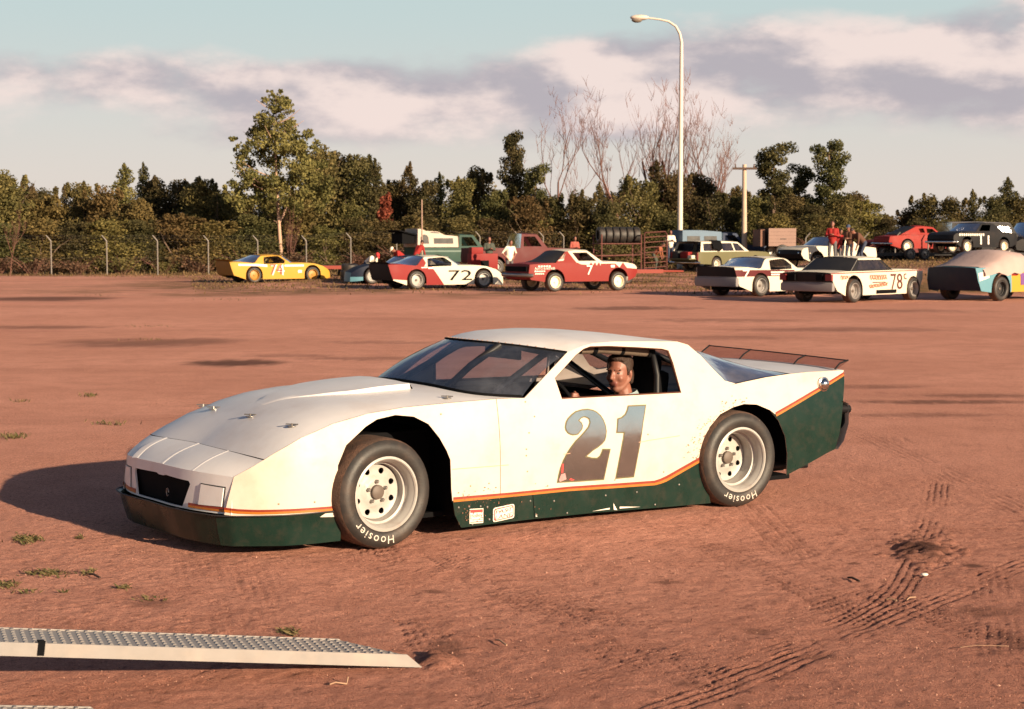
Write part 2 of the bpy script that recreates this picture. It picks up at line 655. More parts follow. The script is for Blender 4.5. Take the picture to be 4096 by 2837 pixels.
def curve_on_ground(knots, n=10):
    """a wheel track through pixels of the photograph laid on the ground, in metres"""
    q = [pix(*k) for k in knots]
    q = [q[0] * 2 - q[1]] + q + [q[-1] * 2 - q[-2]]
    out = []
    for i in range(1, len(q) - 2):
        for t in np.linspace(0, 1, n, endpoint=False):
            a, b, c, d = q[i - 1], q[i], q[i + 1], q[i + 2]
            p = 0.5 * ((2 * b) + (c - a) * t + (2 * a - 5 * b + 4 * c - d) * t * t + (3 * b - a - 3 * c + d) * t ** 3)
            out.append((p.x, p.y))
    out.append((q[-2].x, q[-2].y))
    return out


def build_ground():
    gx = axis(-3.7, 4.3, 0.017, 1.028, 0.45, -1500, 1500)
    gy = axis(5.0, 10.2, 0.017, 1.017, 0.8, -60, 2200)
    X, Y = np.meshgrid(gx, gy)
    near = np.exp(-np.maximum(0, np.hypot(X, Y - 7) - 4) / 10)
    Zh = (lattice_noise(X, Y, 1.9, 1) - 0.5) * 0.016 + (lattice_noise(X, Y, 0.55, 2) - 0.5) * 0.007
    Zh += near * ((lattice_noise(X, Y, 0.16, 3) - 0.5) * 0.0035 + (lattice_noise(X, Y, 0.07, 4) - 0.5) * 0.0050 + (lattice_noise(X, Y, 0.038, 5) - 0.5) * 0.0060)
    damp = np.zeros_like(X)
    grass = np.zeros_like(X)
    # tyre tracks pressed into the dirt (pixels of the photograph laid on the ground)
    tracks = [([(1390, 1600), (1620, 1510), (1850, 1425), (2000, 1350), (2065, 1260), (2100, 1170), (2112, 1090)], 0.21, 5, 1.0),
              ([(1480, 1600), (1700, 1520), (1960, 1410), (2150, 1330), (2304, 1270)], 0.20, 4, 0.7),
              ([(840, 1225), (930, 1370), (1010, 1520), (1050, 1600)], 0.24, 6, 0.8), ([(920, 1195), (1060, 1290), (1250, 1390), (1420, 1500), (1540, 1600)], 0.22, 6, 0.6),
              ([(1690, 1140), (1790, 1240), (1960, 1330), (2200, 1420), (2304, 1450)], 0.24, 6, 0.6), ([(430, 1235), (455, 1340), (470, 1450)], 0.26, 6, 0.45),
              ([(1350, 1160), (1100, 1240), (880, 1325), (700, 1410), (480, 1520)], 0.20, 5, 0.6), ([(1590, 1230), (1800, 1320), (2000, 1430), (2200, 1560)], 0.24, 6, 0.6),
              ([(1200, 1300), (1400, 1420), (1560, 1500), (1700, 1600)], 0.24, 6, 0.6), ([(2230, 1290), (2250, 1390), (2262, 1500)], 0.22, 5, 0.5),
              ([(1500, 1225), (1800, 1240), (2100, 1260), (2304, 1300)], 0.2, 5, 0.5), ([(560, 1280), (590, 1360), (620, 1440)], 0.24, 5, 0.4),
              ([(1750, 950), (2000, 985), (2304, 1010)], 0.3, 4, 0.5), ([(1900, 960), (2100, 1050), (2304, 1150)], 0.3, 5, 0.45), ([(1800, 1190), (2000, 1200), (2304, 1190)], 0.24, 5, 0.35),
              ([(0, 1390), (300, 1420), (700, 1460), (1100, 1520)], 0.22, 5, 0.35), ([(1100, 1600), (1500, 1470), (1800, 1380), (2304, 1220)], 0.2, 5, 0.4)]
    for ti, (knots, w, ribs, k) in enumerate(tracks):
        pl = curve_on_ground(knots)
        x0, x1 = min(p[0] for p in pl) - 0.5, max(p[0] for p in pl) + 0.5
        y0, y1 = min(p[1] for p in pl) - 0.5, max(p[1] for p in pl) + 0.5
        jx = np.where((gx > x0) & (gx < x1))[0]
        jy = np.where((gy > y0) & (gy < y1))[0]
        if len(jx) < 2 or len(jy) < 2:
            continue
        sl = (slice(jy[0], jy[-1] + 1), slice(jx[0], jx[-1] + 1))
        px_, py_ = X[sl], Y[sl]
        best = np.full(px_.shape, 9.0)
        off = np.full(px_.shape, 9.0)
        for (q0, q1) in zip(pl[:-1], pl[1:]):
            dx, dy = q1[0] - q0[0], q1[1] - q0[1]
            L = hypot(dx, dy)
            t = np.clip(((px_ - q0[0]) * dx + (py_ - q0[1]) * dy) / (L * L), 0, 1)
            d = np.hypot(px_ - q0[0] - t * dx, py_ - q0[1] - t * dy)
            sgn = ((px_ - q0[0]) * dy - (py_ - q0[1]) * dx) / L
            m = d < best
            best = np.where(m, d, best)
            off = np.where(m, sgn, off)
        off = off + (lattice_noise(px_, py_, 0.16, 61) - 0.5) * 0.014
        band = (1 - nsmooth(w * 0.42, w * 0.55, best)) * (0.45 + 0.55 * nsmooth(0.15, 0.5, lattice_noise(px_, py_, 0.06, 63)))
        patchy = nsmooth(0.30, 0.60, 0.7 * lattice_noise(px_, py_, 0.55, 21 + ti) + 0.3 * lattice_noise(px_, py_, 0.12, 31 + ti))
        rib = 0.5 + 0.5 * np.cos(off / w * ribs * 2 * pi)
        k = min(1.0, k * 1.12)
        Zh[sl] += band * patchy * k * (0.0025 * rib - 0.0105 * (1 - rib) ** 3)
        damp[sl] = np.maximum(damp[sl], band * patchy * k * (1 - rib) ** 3 * 0.52)
    # thrown-up crumbs of dirt
    for i in range(3400):
        if i < 420:
            c = pix(rng.gauss(2075, 30), rng.gauss(1242, 15))
            cx, cy = c.x, c.y
            r = rng.uniform(0.012, 0.032)
        elif i < 480:
            c = pix(rng.gauss(985, 14), rng.gauss(1490, 8))
            cx, cy = c.x, c.y
            r = rng.uniform(0.015, 0.04)
        else:
            cx, cy = rng.uniform(-3.6, 4.2), rng.uniform(5.1, 10.2)
            r = rng.uniform(0.010, 0.018) if rng.random() < 0.96 else rng.uniform(0.02, 0.03)
        jx = np.where(abs(gx - cx) < r * 1.3)[0]
        jy = np.where(abs(gy - cy) < r * 1.3)[0]
        if len(jx) and len(jy):
            sl = (slice(jy[0], jy[-1] + 1), slice(jx[0], jx[-1] + 1))
            q = 1 - (np.hypot(X[sl] - cx, Y[sl] - cy) / (r * 1.2)) ** 2
            Zh[sl] = np.maximum(Zh[sl], np.maximum(0, q) * r * (rng.uniform(0.5, 0.9) if i < 480 else rng.uniform(0.2, 0.5)) + Zh[sl] * (q <= 0) + (q > 0) * Zh[sl].min())
            damp[sl] = np.maximum(damp[sl], np.maximum(0, q) * 0.5)
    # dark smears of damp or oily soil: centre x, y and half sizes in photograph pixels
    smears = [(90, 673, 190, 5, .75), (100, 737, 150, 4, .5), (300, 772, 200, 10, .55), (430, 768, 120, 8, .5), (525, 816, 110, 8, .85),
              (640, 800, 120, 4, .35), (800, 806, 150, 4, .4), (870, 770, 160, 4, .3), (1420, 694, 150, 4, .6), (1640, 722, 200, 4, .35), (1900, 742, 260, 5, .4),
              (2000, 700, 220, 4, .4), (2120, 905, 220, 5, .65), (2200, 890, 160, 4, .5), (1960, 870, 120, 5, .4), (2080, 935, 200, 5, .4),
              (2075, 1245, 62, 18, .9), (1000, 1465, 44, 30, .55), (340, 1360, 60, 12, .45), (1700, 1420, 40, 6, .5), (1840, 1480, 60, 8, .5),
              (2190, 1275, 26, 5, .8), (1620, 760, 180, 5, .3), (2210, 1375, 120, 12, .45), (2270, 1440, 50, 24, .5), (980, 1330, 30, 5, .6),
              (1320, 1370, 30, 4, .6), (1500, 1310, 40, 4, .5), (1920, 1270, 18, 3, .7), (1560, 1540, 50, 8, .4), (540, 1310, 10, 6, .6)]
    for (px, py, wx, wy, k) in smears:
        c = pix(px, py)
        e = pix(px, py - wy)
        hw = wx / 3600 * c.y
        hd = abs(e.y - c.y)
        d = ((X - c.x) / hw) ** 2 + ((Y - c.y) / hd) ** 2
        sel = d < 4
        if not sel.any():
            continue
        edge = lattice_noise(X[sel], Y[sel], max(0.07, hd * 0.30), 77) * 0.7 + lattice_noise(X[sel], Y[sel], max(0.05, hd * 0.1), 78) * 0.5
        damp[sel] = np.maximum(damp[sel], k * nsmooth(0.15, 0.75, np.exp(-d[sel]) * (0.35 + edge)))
    # thin weeds and turf: bank, verge under the parked cars, strip along the fence
    n1 = lattice_noise(X, Y, 2.6, 41) * 0.6 + lattice_noise(X, Y, 0.7, 42) * 0.4
    verge = nsmooth(52, 60, Y + (lattice_noise(X, Y, 5, 43) - 0.5) * 12) * nsmooth(-23, -12, X) * 0.85
    strip = nsmooth(80, 88, Y + X * 0.05 + (lattice_noise(X, Y, 3, 44) - 0.5) * 5)
    grass = np.clip(np.maximum(np.maximum(verge * nsmooth(0.30, 0.62, n1), strip), (bank(X, Y) > 0.1) * nsmooth(0.15, 0.5, n1)), 0, 1)
    Zh += bank(X, Y)
    # keep the dirt flat under the race car's wheels, and away from the horizon
    far = nsmooth(300, 500, np.hypot(X, Y))
    Zh *= (1 - far)
    ny_, nx_ = X.shape
    co = np.stack([X, Y, Zh], -1).reshape(-1, 3).astype(np.float32)
    idx = np.arange(nx_ * ny_).reshape(ny_, nx_)
    quads = np.stack([idx[:-1, :-1], idx[:-1, 1:], idx[1:, 1:], idx[1:, :-1]], -1).reshape(-1, 4)
    me = bpy.data.meshes.new("ground")
    me.vertices.add(len(co))
    me.vertices.foreach_set('co', co.ravel())
    me.loops.add(quads.size)
    me.polygons.add(len(quads))
    me.loops.foreach_set('vertex_index', quads.ravel().astype(np.int32))
    me.polygons.foreach_set('loop_start', np.arange(0, quads.size, 4, dtype=np.int32))
    me.polygons.foreach_set('use_smooth', np.ones(len(quads), dtype=bool))
    for nm, arr in (('damp', damp), ('turf', grass)):
        a = me.attributes.new(nm, 'FLOAT', 'POINT')
        a.data.foreach_set('value', arr.ravel().astype(np.float32))
    me.update(calc_edges=True)
    o = bpy.data.objects.new("ground", me)
    o['kind'] = 'structure'
    COL.objects.link(o)

    m = bpy.data.materials.new("red_dirt")
    m.use_nodes = True
    nb = NB(m.node_tree)
    bs = nb.n['Principled BSDF']
    tc = nb.new('ShaderNodeTexCoord').outputs['Object']
    big = nb.noise(tc, 0.16, 6, 0.6)
    mid = nb.noise(tc, 2.2, 7, 0.65)
    fine = nb.noise(tc, 42.0, 6, 0.75)
    stretch = nb.new('ShaderNodeVectorMath', operation='MULTIPLY', inputs={0: tc, 1: (0.10, 0.42, 1)}).outputs[0]
    streak = nb.noise(stretch, 1.0, 7, 0.62)
    c = nb.mix(nb.ramp(big, 0.35, 0.65), (0.56, 0.250, 0.178), (0.69, 0.325, 0.240))
    c = nb.mix(nb.math('MULTIPLY', nb.ramp(mid, 0.40, 0.72), 0.55), c, (0.41, 0.170, 0.118))
    c = nb.mix(nb.math('MULTIPLY', nb.ramp(streak, 0.52, 0.74), 0.5), c, (0.36, 0.148, 0.104))
    c = nb.mix(nb.math('MULTIPLY', nb.ramp(fine, 0.50, 0.70), 0.65), c, (0.78, 0.40, 0.28))
    c = nb.mix(nb.math('MULTIPLY', nb.ramp(fine, 0.48, 0.34), 0.85), c, (0.19, 0.070, 0.046))
    speck = nb.noise(tc, 17.0, 6, 0.8)
    c = nb.mix(nb.math('MULTIPLY', nb.ramp(speck, 0.58, 0.70), 0.55), c, (0.15, 0.055, 0.036))
    grain = nb.noise(tc, 130.0, 3, 0.8)
    c = nb.mix(nb.math('MULTIPLY', nb.ramp(grain, 0.53, 0.66), 0.55), c, (0.86, 0.50, 0.38))
    c = nb.mix(nb.math('MULTIPLY', nb.ramp(grain, 0.47, 0.35), 0.70), c, (0.20, 0.072, 0.050))
    # darker towards the near right part, broken up by noise
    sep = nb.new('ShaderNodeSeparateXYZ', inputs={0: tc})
    near_dark = nb.math('ADD', nb.math('MULTIPLY', sep.outputs[0], 0.55), nb.math('MULTIPLY', sep.outputs[1], -1.0))
    near_dark = nb.math('ADD', near_dark, nb.math('MULTIPLY', mid, 3.0))
    c = nb.mix(nb.math('MULTIPLY', nb.ramp(near_dark, -9.5, -3.0), 0.62), c, (0.32, 0.130, 0.090))
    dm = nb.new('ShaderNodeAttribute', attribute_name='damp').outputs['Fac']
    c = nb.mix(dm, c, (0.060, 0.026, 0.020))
    tf = nb.new('ShaderNodeAttribute', attribute_name='turf').outputs['Fac']
    g = nb.mix(nb.ramp(nb.noise(tc, 1.6, 6, 0.7), 0.35, 0.68), (0.070, 0.060, 0.022), (0.22, 0.115, 0.055))
    c = nb.mix(nb.math('MULTIPLY', tf, nb.ramp(nb.noise(tc, 0.9, 7, 0.7), 0.22, 0.60)), c, g)
    nb.l.new(c, bs.inputs['Base Color'])
    bs.inputs['Roughness'].default_value = 0.95
    bs.inputs['Specular IOR Level'].default_value = 0.15
    h = nb.math('ADD', nb.math('MULTIPLY', fine, 0.5), nb.math('MULTIPLY', nb.noise(tc, 140.0, 3, 0.7), 0.5))
    bp = nb.new('ShaderNodeBump', inputs={'Strength': 1.0, 'Distance': 0.024, 'Height': h})
    nb.l.new(bp.outputs[0], bs.inputs['Normal'])
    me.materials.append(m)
    return o


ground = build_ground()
# ------------------------------------------------------------------ wheels (local: outward = +y, axle at the origin)
def tyre_mesh(name, R=0.325, r=0.217, w=0.29, seg=48):
    mb = MB()
    prof = [(r - 0.004, -0.012), (r + 0.004, 0.0), (r + 0.02, 0.010), (r + 0.045, 0.016), (R - 0.045, 0.014), (R - 0.024, 0.004), (R - 0.011, -0.012)]
    back = [(R - 0.011, -w + 0.012), (R - 0.03, -w), (r + 0.04, -w - 0.01), (r - 0.004, -w + 0.01)]
    tr = [(R - 0.003, -0.030), (R, -0.07), (R + 0.001, -w / 2), (R, -w + 0.07), (R - 0.003, -w + 0.03)]
    mb.lathe(prof, seg, 0)
    mb.lathe([prof[-1]] + tr + [back[0]], seg, 1)
    mb.lathe(back, seg, 0)
    return mb


def wheel(parent, loc, rz, dish, rim_mat, R=0.325, seg=48, holes=8, word=None, word_at=0.0, lugs=True, detail=True, w=0.29, hub_mat=None):
    e = empty('wheel', loc, rz, parent)
    mb = tyre_mesh('tyre', R=R, seg=seg, w=w)
    mb.build('tyre', [M['tyre'], M['tread']], e, smooth=50)
    r = 0.217
    rb = MB()
    # lip, stepped barrel, dish
    rb.lathe([(r + 0.004, -0.012), (r + 0.003, 0.004), (r - 0.010, 0.008), (r - 0.016, 0.0), (r - 0.014, -0.030), (r - 0.030, -0.034), (r - 0.033, -0.046), (r - 0.030, -0.072),
              (r - 0.046, -0.078), (r - 0.046, -dish + 0.01), (0.164, -dish - 0.012), (0.160, -dish + 0.004)], seg, 0)
    rb.lathe([(r - 0.010, 0.004), (r - 0.03, -0.03), (r - 0.045, -w + 0.03), (r - 0.0, -w + 0.01)], seg, 0)
    if detail:
        # disc with round holes
        outer = [(0.161 * cos(2 * pi * k / 40), 0.161 * sin(2 * pi * k / 40)) for k in range(40)]
        hl = []
        for k in range(holes):
            a = 2 * pi * (k + 0.5) / holes
            hl.append([(0.128 * cos(a) + 0.0185 * cos(2 * pi * q / 12), 0.128 * sin(a) + 0.0185 * sin(2 * pi * q / 12)) for q in range(12)])

        def disc(x, z):
            d = hypot(x, z)
            return -dish + 0.002 + 0.018 * (1 - smooth(0.07, 0.10, d)) - 0.006 * smooth(0.10, 0.128, d) + 0.008 * smooth(0.13, 0.16, d)
        side_panel(rb, outer, disc, 1, 0.006, hl, step=0.018)
    else:
        rb.lathe([(0.168, -dish), (0.09, -dish + 0.012), (0.0, -dish + 0.02)], seg, 0)
    rb.build('rim', rim_mat, e, smooth=40)
    hb = MB()
    hb.lathe([(0.044, -dish), (0.042, -dish + 0.040), (0.034, -dish + 0.046), (0.0, -dish + 0.046)], 20, 0)
    hb.build('hub_cap', hub_mat or M['hub'], e, smooth=40)
    if lugs:
        for k in range(5):
            a = 2 * pi * k / 5 + 0.3
            nb_ = MB()
            nb_.lathe([(0.012, -dish + 0.015), (0.012, -dish + 0.036), (0.006, -dish + 0.042), (0, -dish + 0.042)], 6, 0, c=(0.062 * cos(a), 0, 0.062 * sin(a)))
            nb_.build('lug_nut', M['steel'], e)
    if word:
        tb = MB()
        step = 0.0
        for ch_i, ch in enumerate(word):
            wd = text_shape(ch)[2]
            hgt = 0.047 if ch.isupper() else 0.034
            if ch in 'ti':
                hgt = 0.044
            kk = hgt
            a0 = word_at - step

            def put(tx, ty, a0=a0):
                rr = 0.243 + ty
                phi = a0 - tx / 0.262
                yo = 0.0185 if rr < 0.285 else 0.0165
                return (-cos(phi) * rr, yo, sin(phi) * rr)
            lettering(tb, ch, put, h=kk)
            step += (wd * kk + 0.016) / 0.262
        tb.build('sidewall_lettering', M['letter'], e)
    return e


# ------------------------------------------------------------------ the race car
CAR_POS = (-0.109, 10.673, 0.0)
CAR_ROT = radians(-146.985)


def vs(x, z):
    v = 0.838
    if z > 0.45:
        v -= 0.33 * (z - 0.45) ** 2
    if x > 1.65:
        v -= 0.20 * ((x - 1.65) / 0.55) ** 2.2
    if x < -1.9:
        v -= 0.02 * ((-1.9 - x) / 0.5) ** 2
    return v


def vg(x, z):
    return 0.797 - 0.33 * (z - 0.80)


def interp(pts, x):
    pts = sorted(pts)
    if x <= pts[0][0]:
        return pts[0][1]
    for a, b in zip(pts[:-1], pts[1:]):
        if x <= b[0]:
            return a[1] + (b[1] - a[1]) * (x - a[0]) / (b[0] - a[0])
    return pts[-1][1]


def resample(pl, n):
    d = [0.0]
    for a, b in zip(pl[:-1], pl[1:]):
        d.append(d[-1] + sqrt(sum((p - q) ** 2 for p, q in zip(a, b))))
    out = []
    for k in range(n):
        t = d[-1] * k / (n - 1)
        for i in range(len(pl) - 1):
            if t <= d[i + 1] + 1e-9:
                f = (t - d[i]) / max(1e-9, d[i + 1] - d[i])
                out.append(tuple(p + (q - p) * f for p, q in zip(pl[i], pl[i + 1])))
                break
    return out


def inset(poly, d):
    n = len(poly)
    area = sum(poly[i][0] * poly[(i + 1) % n][1] - poly[(i + 1) % n][0] * poly[i][1] for i in range(n))
    s = 1 if area > 0 else -1
    out = []
    for i in range(n):
        a, b, c = Vector(poly[i - 1]), Vector(poly[i]), Vector(poly[(i + 1) % n])
        e1, e2 = (b - a).normalized(), (c - b).normalized()
        n1, n2 = Vector((-e1.y, e1.x)) * s, Vector((-e2.y, e2.x)) * s
        m = (n1 + n2)
        if m.length < 1e-6:
            m = n1
        m.normalize()
        k = d / max(0.45, m.dot(n1))
        out.append((b.x + m.x * k, b.y + m.y * k))
    return out


FENDER_TOP = [(2.168, 0.466), (2.076, 0.526), (2.02, 0.563), (1.968, 0.597), (1.818, 0.679), (1.621, 0.746), (1.39, 0.79), (1.142, 0.813), (0.826, 0.822), (0.5, 0.828), (0.29, 0.823)]
ARCH_F = [(1.593, 0.211), (1.61, 0.328), (1.603, 0.509), (1.545, 0.621), (1.411, 0.718), (1.334, 0.755), (1.209, 0.773), (1.087, 0.757), (0.992, 0.708), (0.923, 0.622), (0.877, 0.542), (0.853, 0.485), (0.847, 0.306), (0.84, 0.236)]
STRIPE_TOP = [(0.835, 0.258), (0.4, 0.252), (-0.023, 0.252), (-0.363, 0.242), (-0.698, 0.234), (-0.769, 0.249), (-1.126, 0.381), (-1.749, 0.62), (-2.079, 0.736), (-2.461, 0.862)]
STRIPE_MID = [(0.835, 0.243), (0.4, 0.238), (-0.023, 0.237), (-0.363, 0.227), (-0.703, 0.218), (-0.777, 0.233), (-1.127, 0.363), (-1.748, 0.604), (-2.076, 0.72), (-2.457, 0.848)]
STRIPE_BOT = [(0.835, 0.228), (0.4, 0.224), (-0.023, 0.223), (-0.363, 0.212), (-0.71, 0.203), (-0.784, 0.217), (-1.127, 0.346), (-1.754, 0.59), (-2.074, 0.705), (-2.454, 0.834)]
ARCH_R = [(-1.127, 0.361), (-1.126, 0.425), (-1.156, 0.553), (-1.255, 0.634), (-1.374, 0.675), (-1.472, 0.691), (-1.587, 0.681), (-1.701, 0.637), (-1.775, 0.559), (-1.833, 0.45), (-1.855, 0.328), (-1.851, 0.177)]
DECK = [(-2.464, 0.873), (-2.109, 0.877), (-1.9, 0.871), (-1.697, 0.858), (-1.495, 0.836), (-1.378, 0.822), (-1.222, 0.801), (-0.939, 0.785), (-0.633, 0.787), (-0.217, 0.793), (0.014, 0.797), (0.29, 0.823)]
WIN = [(0.014, 0.802), (0.039, 0.933), (-0.154, 1.068), (-0.224, 1.105), (-0.278, 1.118), (-0.423, 1.116), (-0.648, 1.100), (-0.854, 1.083), (-0.907, 1.069), (-0.925, 0.988), (-0.944, 0.792)]
SAIL = [(-1.422, 0.83), (-1.333, 0.853), (-1.258, 0.928), (-1.17, 1.024), (-1.079, 1.100), (-0.993, 1.124)]
RAIL = [(-0.993, 1.124), (-0.738, 1.134), (-0.474, 1.142), (-0.299, 1.137), (-0.192, 1.116), (-0.092, 1.086)]
TWO = [(0.015, 0.628), (0.005, 0.661), (-0.01, 0.681), (-0.044, 0.706), (-0.077, 0.723), (-0.125, 0.732), (-0.172, 0.733), (-0.213, 0.724), (-0.243, 0.71), (-0.272, 0.685), (-0.291, 0.656), (-0.304, 0.621), (-0.309, 0.582), (-0.303, 0.548), (-0.293, 0.523), (-0.271, 0.503), (-0.239, 0.484), (-0.197, 0.465), (-0.149, 0.434), (-0.186, 0.423), (-0.228, 0.418), (-0.25, 0.431), (-0.263, 0.454), (-0.271, 0.473), (-0.337, 0.468), (-0.311, 0.371), (-0.285, 0.271), (-0.103, 0.275), (0.081, 0.282), (0.07, 0.332), (0.058, 0.373), (0.035, 0.422), (0.006, 0.467), (-0.025, 0.503), (-0.062, 0.539), (-0.105, 0.57), (-0.138, 0.597), (-0.164, 0.621), (-0.176, 0.646), (-0.173, 0.665), (-0.16, 0.674), (-0.14, 0.68), (-0.119, 0.675), (-0.102, 0.663), (-0.119, 0.649), (-0.126, 0.63), (-0.122, 0.611), (-0.112, 0.599), (-0.085, 0.575), (-0.064, 0.572), (-0.043, 0.572), (-0.018, 0.58), (-0.003, 0.589), (0.011, 0.607)]
ONE = [(-0.491, 0.736), (-0.641, 0.733), (-0.606, 0.62), (-0.579, 0.5), (-0.525, 0.269), (-0.373, 0.27), (-0.407, 0.416), (-0.442, 0.561), (-0.383, 0.565), (-0.398, 0.658), (-0.431, 0.665), (-0.46, 0.682), (-0.477, 0.705)]


def set_nose(mb):
    """the nose sits askew: its far corner reaches further forward"""
    mb.v = [(p[0] + (0.155 * smooth(1.7, 2.2, p[0]) * smooth(-0.05, 0.75, -p[1]) if p[1] < 0 else 0.0), p[1], p[2]) for p in mb.v]
    return mb


def build_race_car():
    car = empty('race_car', CAR_POS, CAR_ROT)
    tag(car, 'large cream white race car number 21 with green skirts, parked in the foreground', 'race car')

    # ---- side panels, both sides
    fender = [(2.168, 0.466), (2.183, 0.395), (2.199, 0.321), (2.208, 0.274), (2.214, 0.25), (2.158, 0.243), (2.016, 0.236), (1.819, 0.228)] + ARCH_F + \
             [(0.501, 0.238), (0.501, 0.828)] + [p for p in FENDER_TOP[::-1] if 0.501 < p[0] < 2.16]
    door = [(0.497, 0.239)] + STRIPE_MID[1:7] + ARCH_R[1:] + [(-2.062, 0.244), (-2.233, 0.30), (-2.321, 0.324), (-2.365, 0.429), (-2.406, 0.626), (-2.452, 0.80)] + DECK + [(0.497, 0.828)]
    skirt = [(0.838, 0.239), (0.822, 0.148), (0.777, 0.067), (0.239, 0.070), (-0.193, 0.066), (-0.862, 0.048), (-1.174, 0.042), (-1.134, 0.191), (-1.129, 0.359)] + STRIPE_MID[1:6][::-1]
    cut = [(-1.752, 0.602)] + STRIPE_MID[8:-1] + [(-2.448, 0.845)]

    def door_mat(x, z):
        return 1 if (x < -1.5 and z < interp(STRIPE_MID, x)) else 0
    for s in (1, -1):
        mb = MB()
        side_panel(mb, fender, vs, s, 0.006, step=0.07)
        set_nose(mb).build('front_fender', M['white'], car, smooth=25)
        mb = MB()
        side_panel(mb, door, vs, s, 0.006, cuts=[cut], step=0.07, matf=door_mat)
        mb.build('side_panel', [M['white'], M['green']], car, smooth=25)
        mb = MB()
        side_panel(mb, skirt, lambda x, z: vs(x, z) - 0.001 - 0.03 * max(0, 0.16 - z), s, 0.006, step=0.07)
        mb.build('side_skirt', M['green'], car, smooth=25)
        # stripes
        for nm, up, lo, mt in (('red_stripe', STRIPE_TOP, STRIPE_MID, M['red_stripe']), ('orange_stripe', STRIPE_MID, STRIPE_BOT, M['orange_stripe'])):
            for part, rg in ((0, (0, 7)), (1, (7, 10))):
                mb = MB()
                a, b = resample(up[rg[0]:rg[1]], 40), resample(lo[rg[0]:rg[1]], 40)
                mb.grid([[(p[0], s * (vs(*p) + 0.003), p[1]) for p in a], [(p[0], s * (vs(*p) + 0.003), p[1]) for p in b]], flip=(s > 0))
                mb.build(nm, mt, car)
        ft = [(2.214, 0.292), (2.157, 0.284), (2.061, 0.279), (1.92, 0.279), (1.765, 0.279), (1.612, 0.277)]
        for nm, o0, o1, mt in (('red_stripe', 0.0, -0.013, M['red_stripe']), ('orange_stripe', -0.013, -0.026, M['orange_stripe'])):
            mb = MB()
            a = resample([(p[0], p[1] + o0) for p in ft], 20)
            b = resample([(p[0], p[1] + o1) for p in ft], 20)
            mb.grid([[(p[0], s * (vs(*p) + 0.003), p[1]) for p in a], [(p[0], s * (vs(*p) + 0.003), p[1]) for p in b]], flip=(s > 0))
            set_nose(mb).build(nm, mt, car)

    # ---- numbers on the left door
    for nm, pl in (('number_two', TWO), ('number_one', ONE)):
        mb = MB()
        v2, t2 = cdt(pl, step=0.05)
        mb.add([(x, vs(x, z) + 0.0022, z) for x, z in v2], [f[::-1] for f in t2], 0)
        v2, t2 = cdt(inset(pl, 0.0085), step=0.05)
        mb.add([(x, vs(x, z) + 0.0040, z) for x, z in v2], [f[::-1] for f in t2], 1)
        mb.build(nm, [M['foil_edge'], M['foil']], car, smooth=180)

    # ---- hood
    def edge_z(x):
        return interp(FENDER_TOP, x)

    def hood_pt(s, u):
        a = abs(u)
        xf = 2.105 - 0.085 * a * a
        xr = 0.66 - 0.05 * a * a - 0.30 * a ** 8
        x = xf + (xr - xf) * s
        ze = edge_z(xf + (xr - xf) * s) if s < 1 else interp(FENDER_TOP, xr)
        xe = 2.02 + (0.31 - 2.02) * s
        zed = edge_z(xe)
        crown = 0.018 + 0.030 * smooth(0.0, 0.35, s) + 0.004 * s
        z = zed + crown * (1 - a ** 2.6)
        y = u * (vs(xe, zed) - 0.002)
        return (x, y, z + 0.002)
    us = [-1 + 2 * k / 32 for k in range(33)]
    mb = MB()
    mb.grid([[hood_pt(s / 26, u) for u in us] for s in range(27)], flip=True)
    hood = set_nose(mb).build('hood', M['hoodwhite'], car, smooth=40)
    # scoop: rises towards the windscreen
    rows = []
    for k in range(13):
        s = 0.26 + (0.86 - 0.26) * k / 12
        h = 0.031 * smooth(0.0, 1.0, k / 11)
        ww = 0.10 + 0.24 * smooth(0.0, 1.0, k / 7)
        r = []
        for (uu, hh) in ((-ww - 0.012, -0.006), (-ww, h - 0.004 * (k == 0)), (-ww * 0.5, h * 1.15), (0, h * 1.2), (ww * 0.5, h * 1.15), (ww, h), (ww + 0.012, -0.004)):
            p = hood_pt(s, uu / 0.80)
            r.append((p[0], uu, p[2] + hh))
        rows.append(r)
    mb = MB()
    mb.grid(rows, flip=True)
    b = len(mb.v)
    last = rows[-1]
    mb.add(list(last) + [(p[0] - 0.02, p[1], hood_pt(0.87, p[1] / 0.8)[2] - 0.005) for p in last], [(i, i + 1, i + 8, i + 7) for i in range(6)], 1)
    mb.build('hood_scoop', [M['hoodwhite'], M['black']], car, smooth=30)
    for (s, u) in ((0.17, 0.80), (0.17, 0.23), (0.17, -0.45), (0.17, -0.92), (0.80, 0.90)):
        p = hood_pt(s, u)
        mb = MB()
        mb.lathe([(0.026, 0.002), (0.026, 0.006), (0.0, 0.007)], 16, 0, axis='z', c=p)
        mb.tube([(p[0], p[1], p[2]), (p[0], p[1], p[2] + 0.020)], 0.006, 8, 0)
        mb.tube([(p[0] - 0.03, p[1] + 0.02, p[2] + 0.014), (p[0] + 0.03, p[1] - 0.02, p[2] + 0.016)], 0.004, 6, 0)
        set_nose(mb).build('hood_pin', M['steel'], car, smooth=40)

    # ---- nose
    def nose_b(u):
        return (2.335 - 0.172 * u * u, u * 0.655, 0.478 - 0.013 * u * u)

    def nose_pt(t, u):
        a, b_ = hood_pt(0.0, u), nose_b(u)
        bulge = 0.016 * sin(pi * t)
        ea, eb = hood_pt(0.0, 1.0), nose_b(1.0)
        exx, ezz = ea[0] + (eb[0] - ea[0]) * t, ea[2] + (eb[2] - ea[2]) * t
        bulge *= 1 - abs(u) ** 3
        return (a[0] + (b_[0] - a[0]) * t + bulge, u * (vs(exx, ezz) - 0.003), a[2] + (b_[2] - a[2]) * t - 0.001 + bulge * 0.5)
    mb = MB()
    mb.grid([[nose_pt(t / 8, u) for u in us] for t in range(9)])
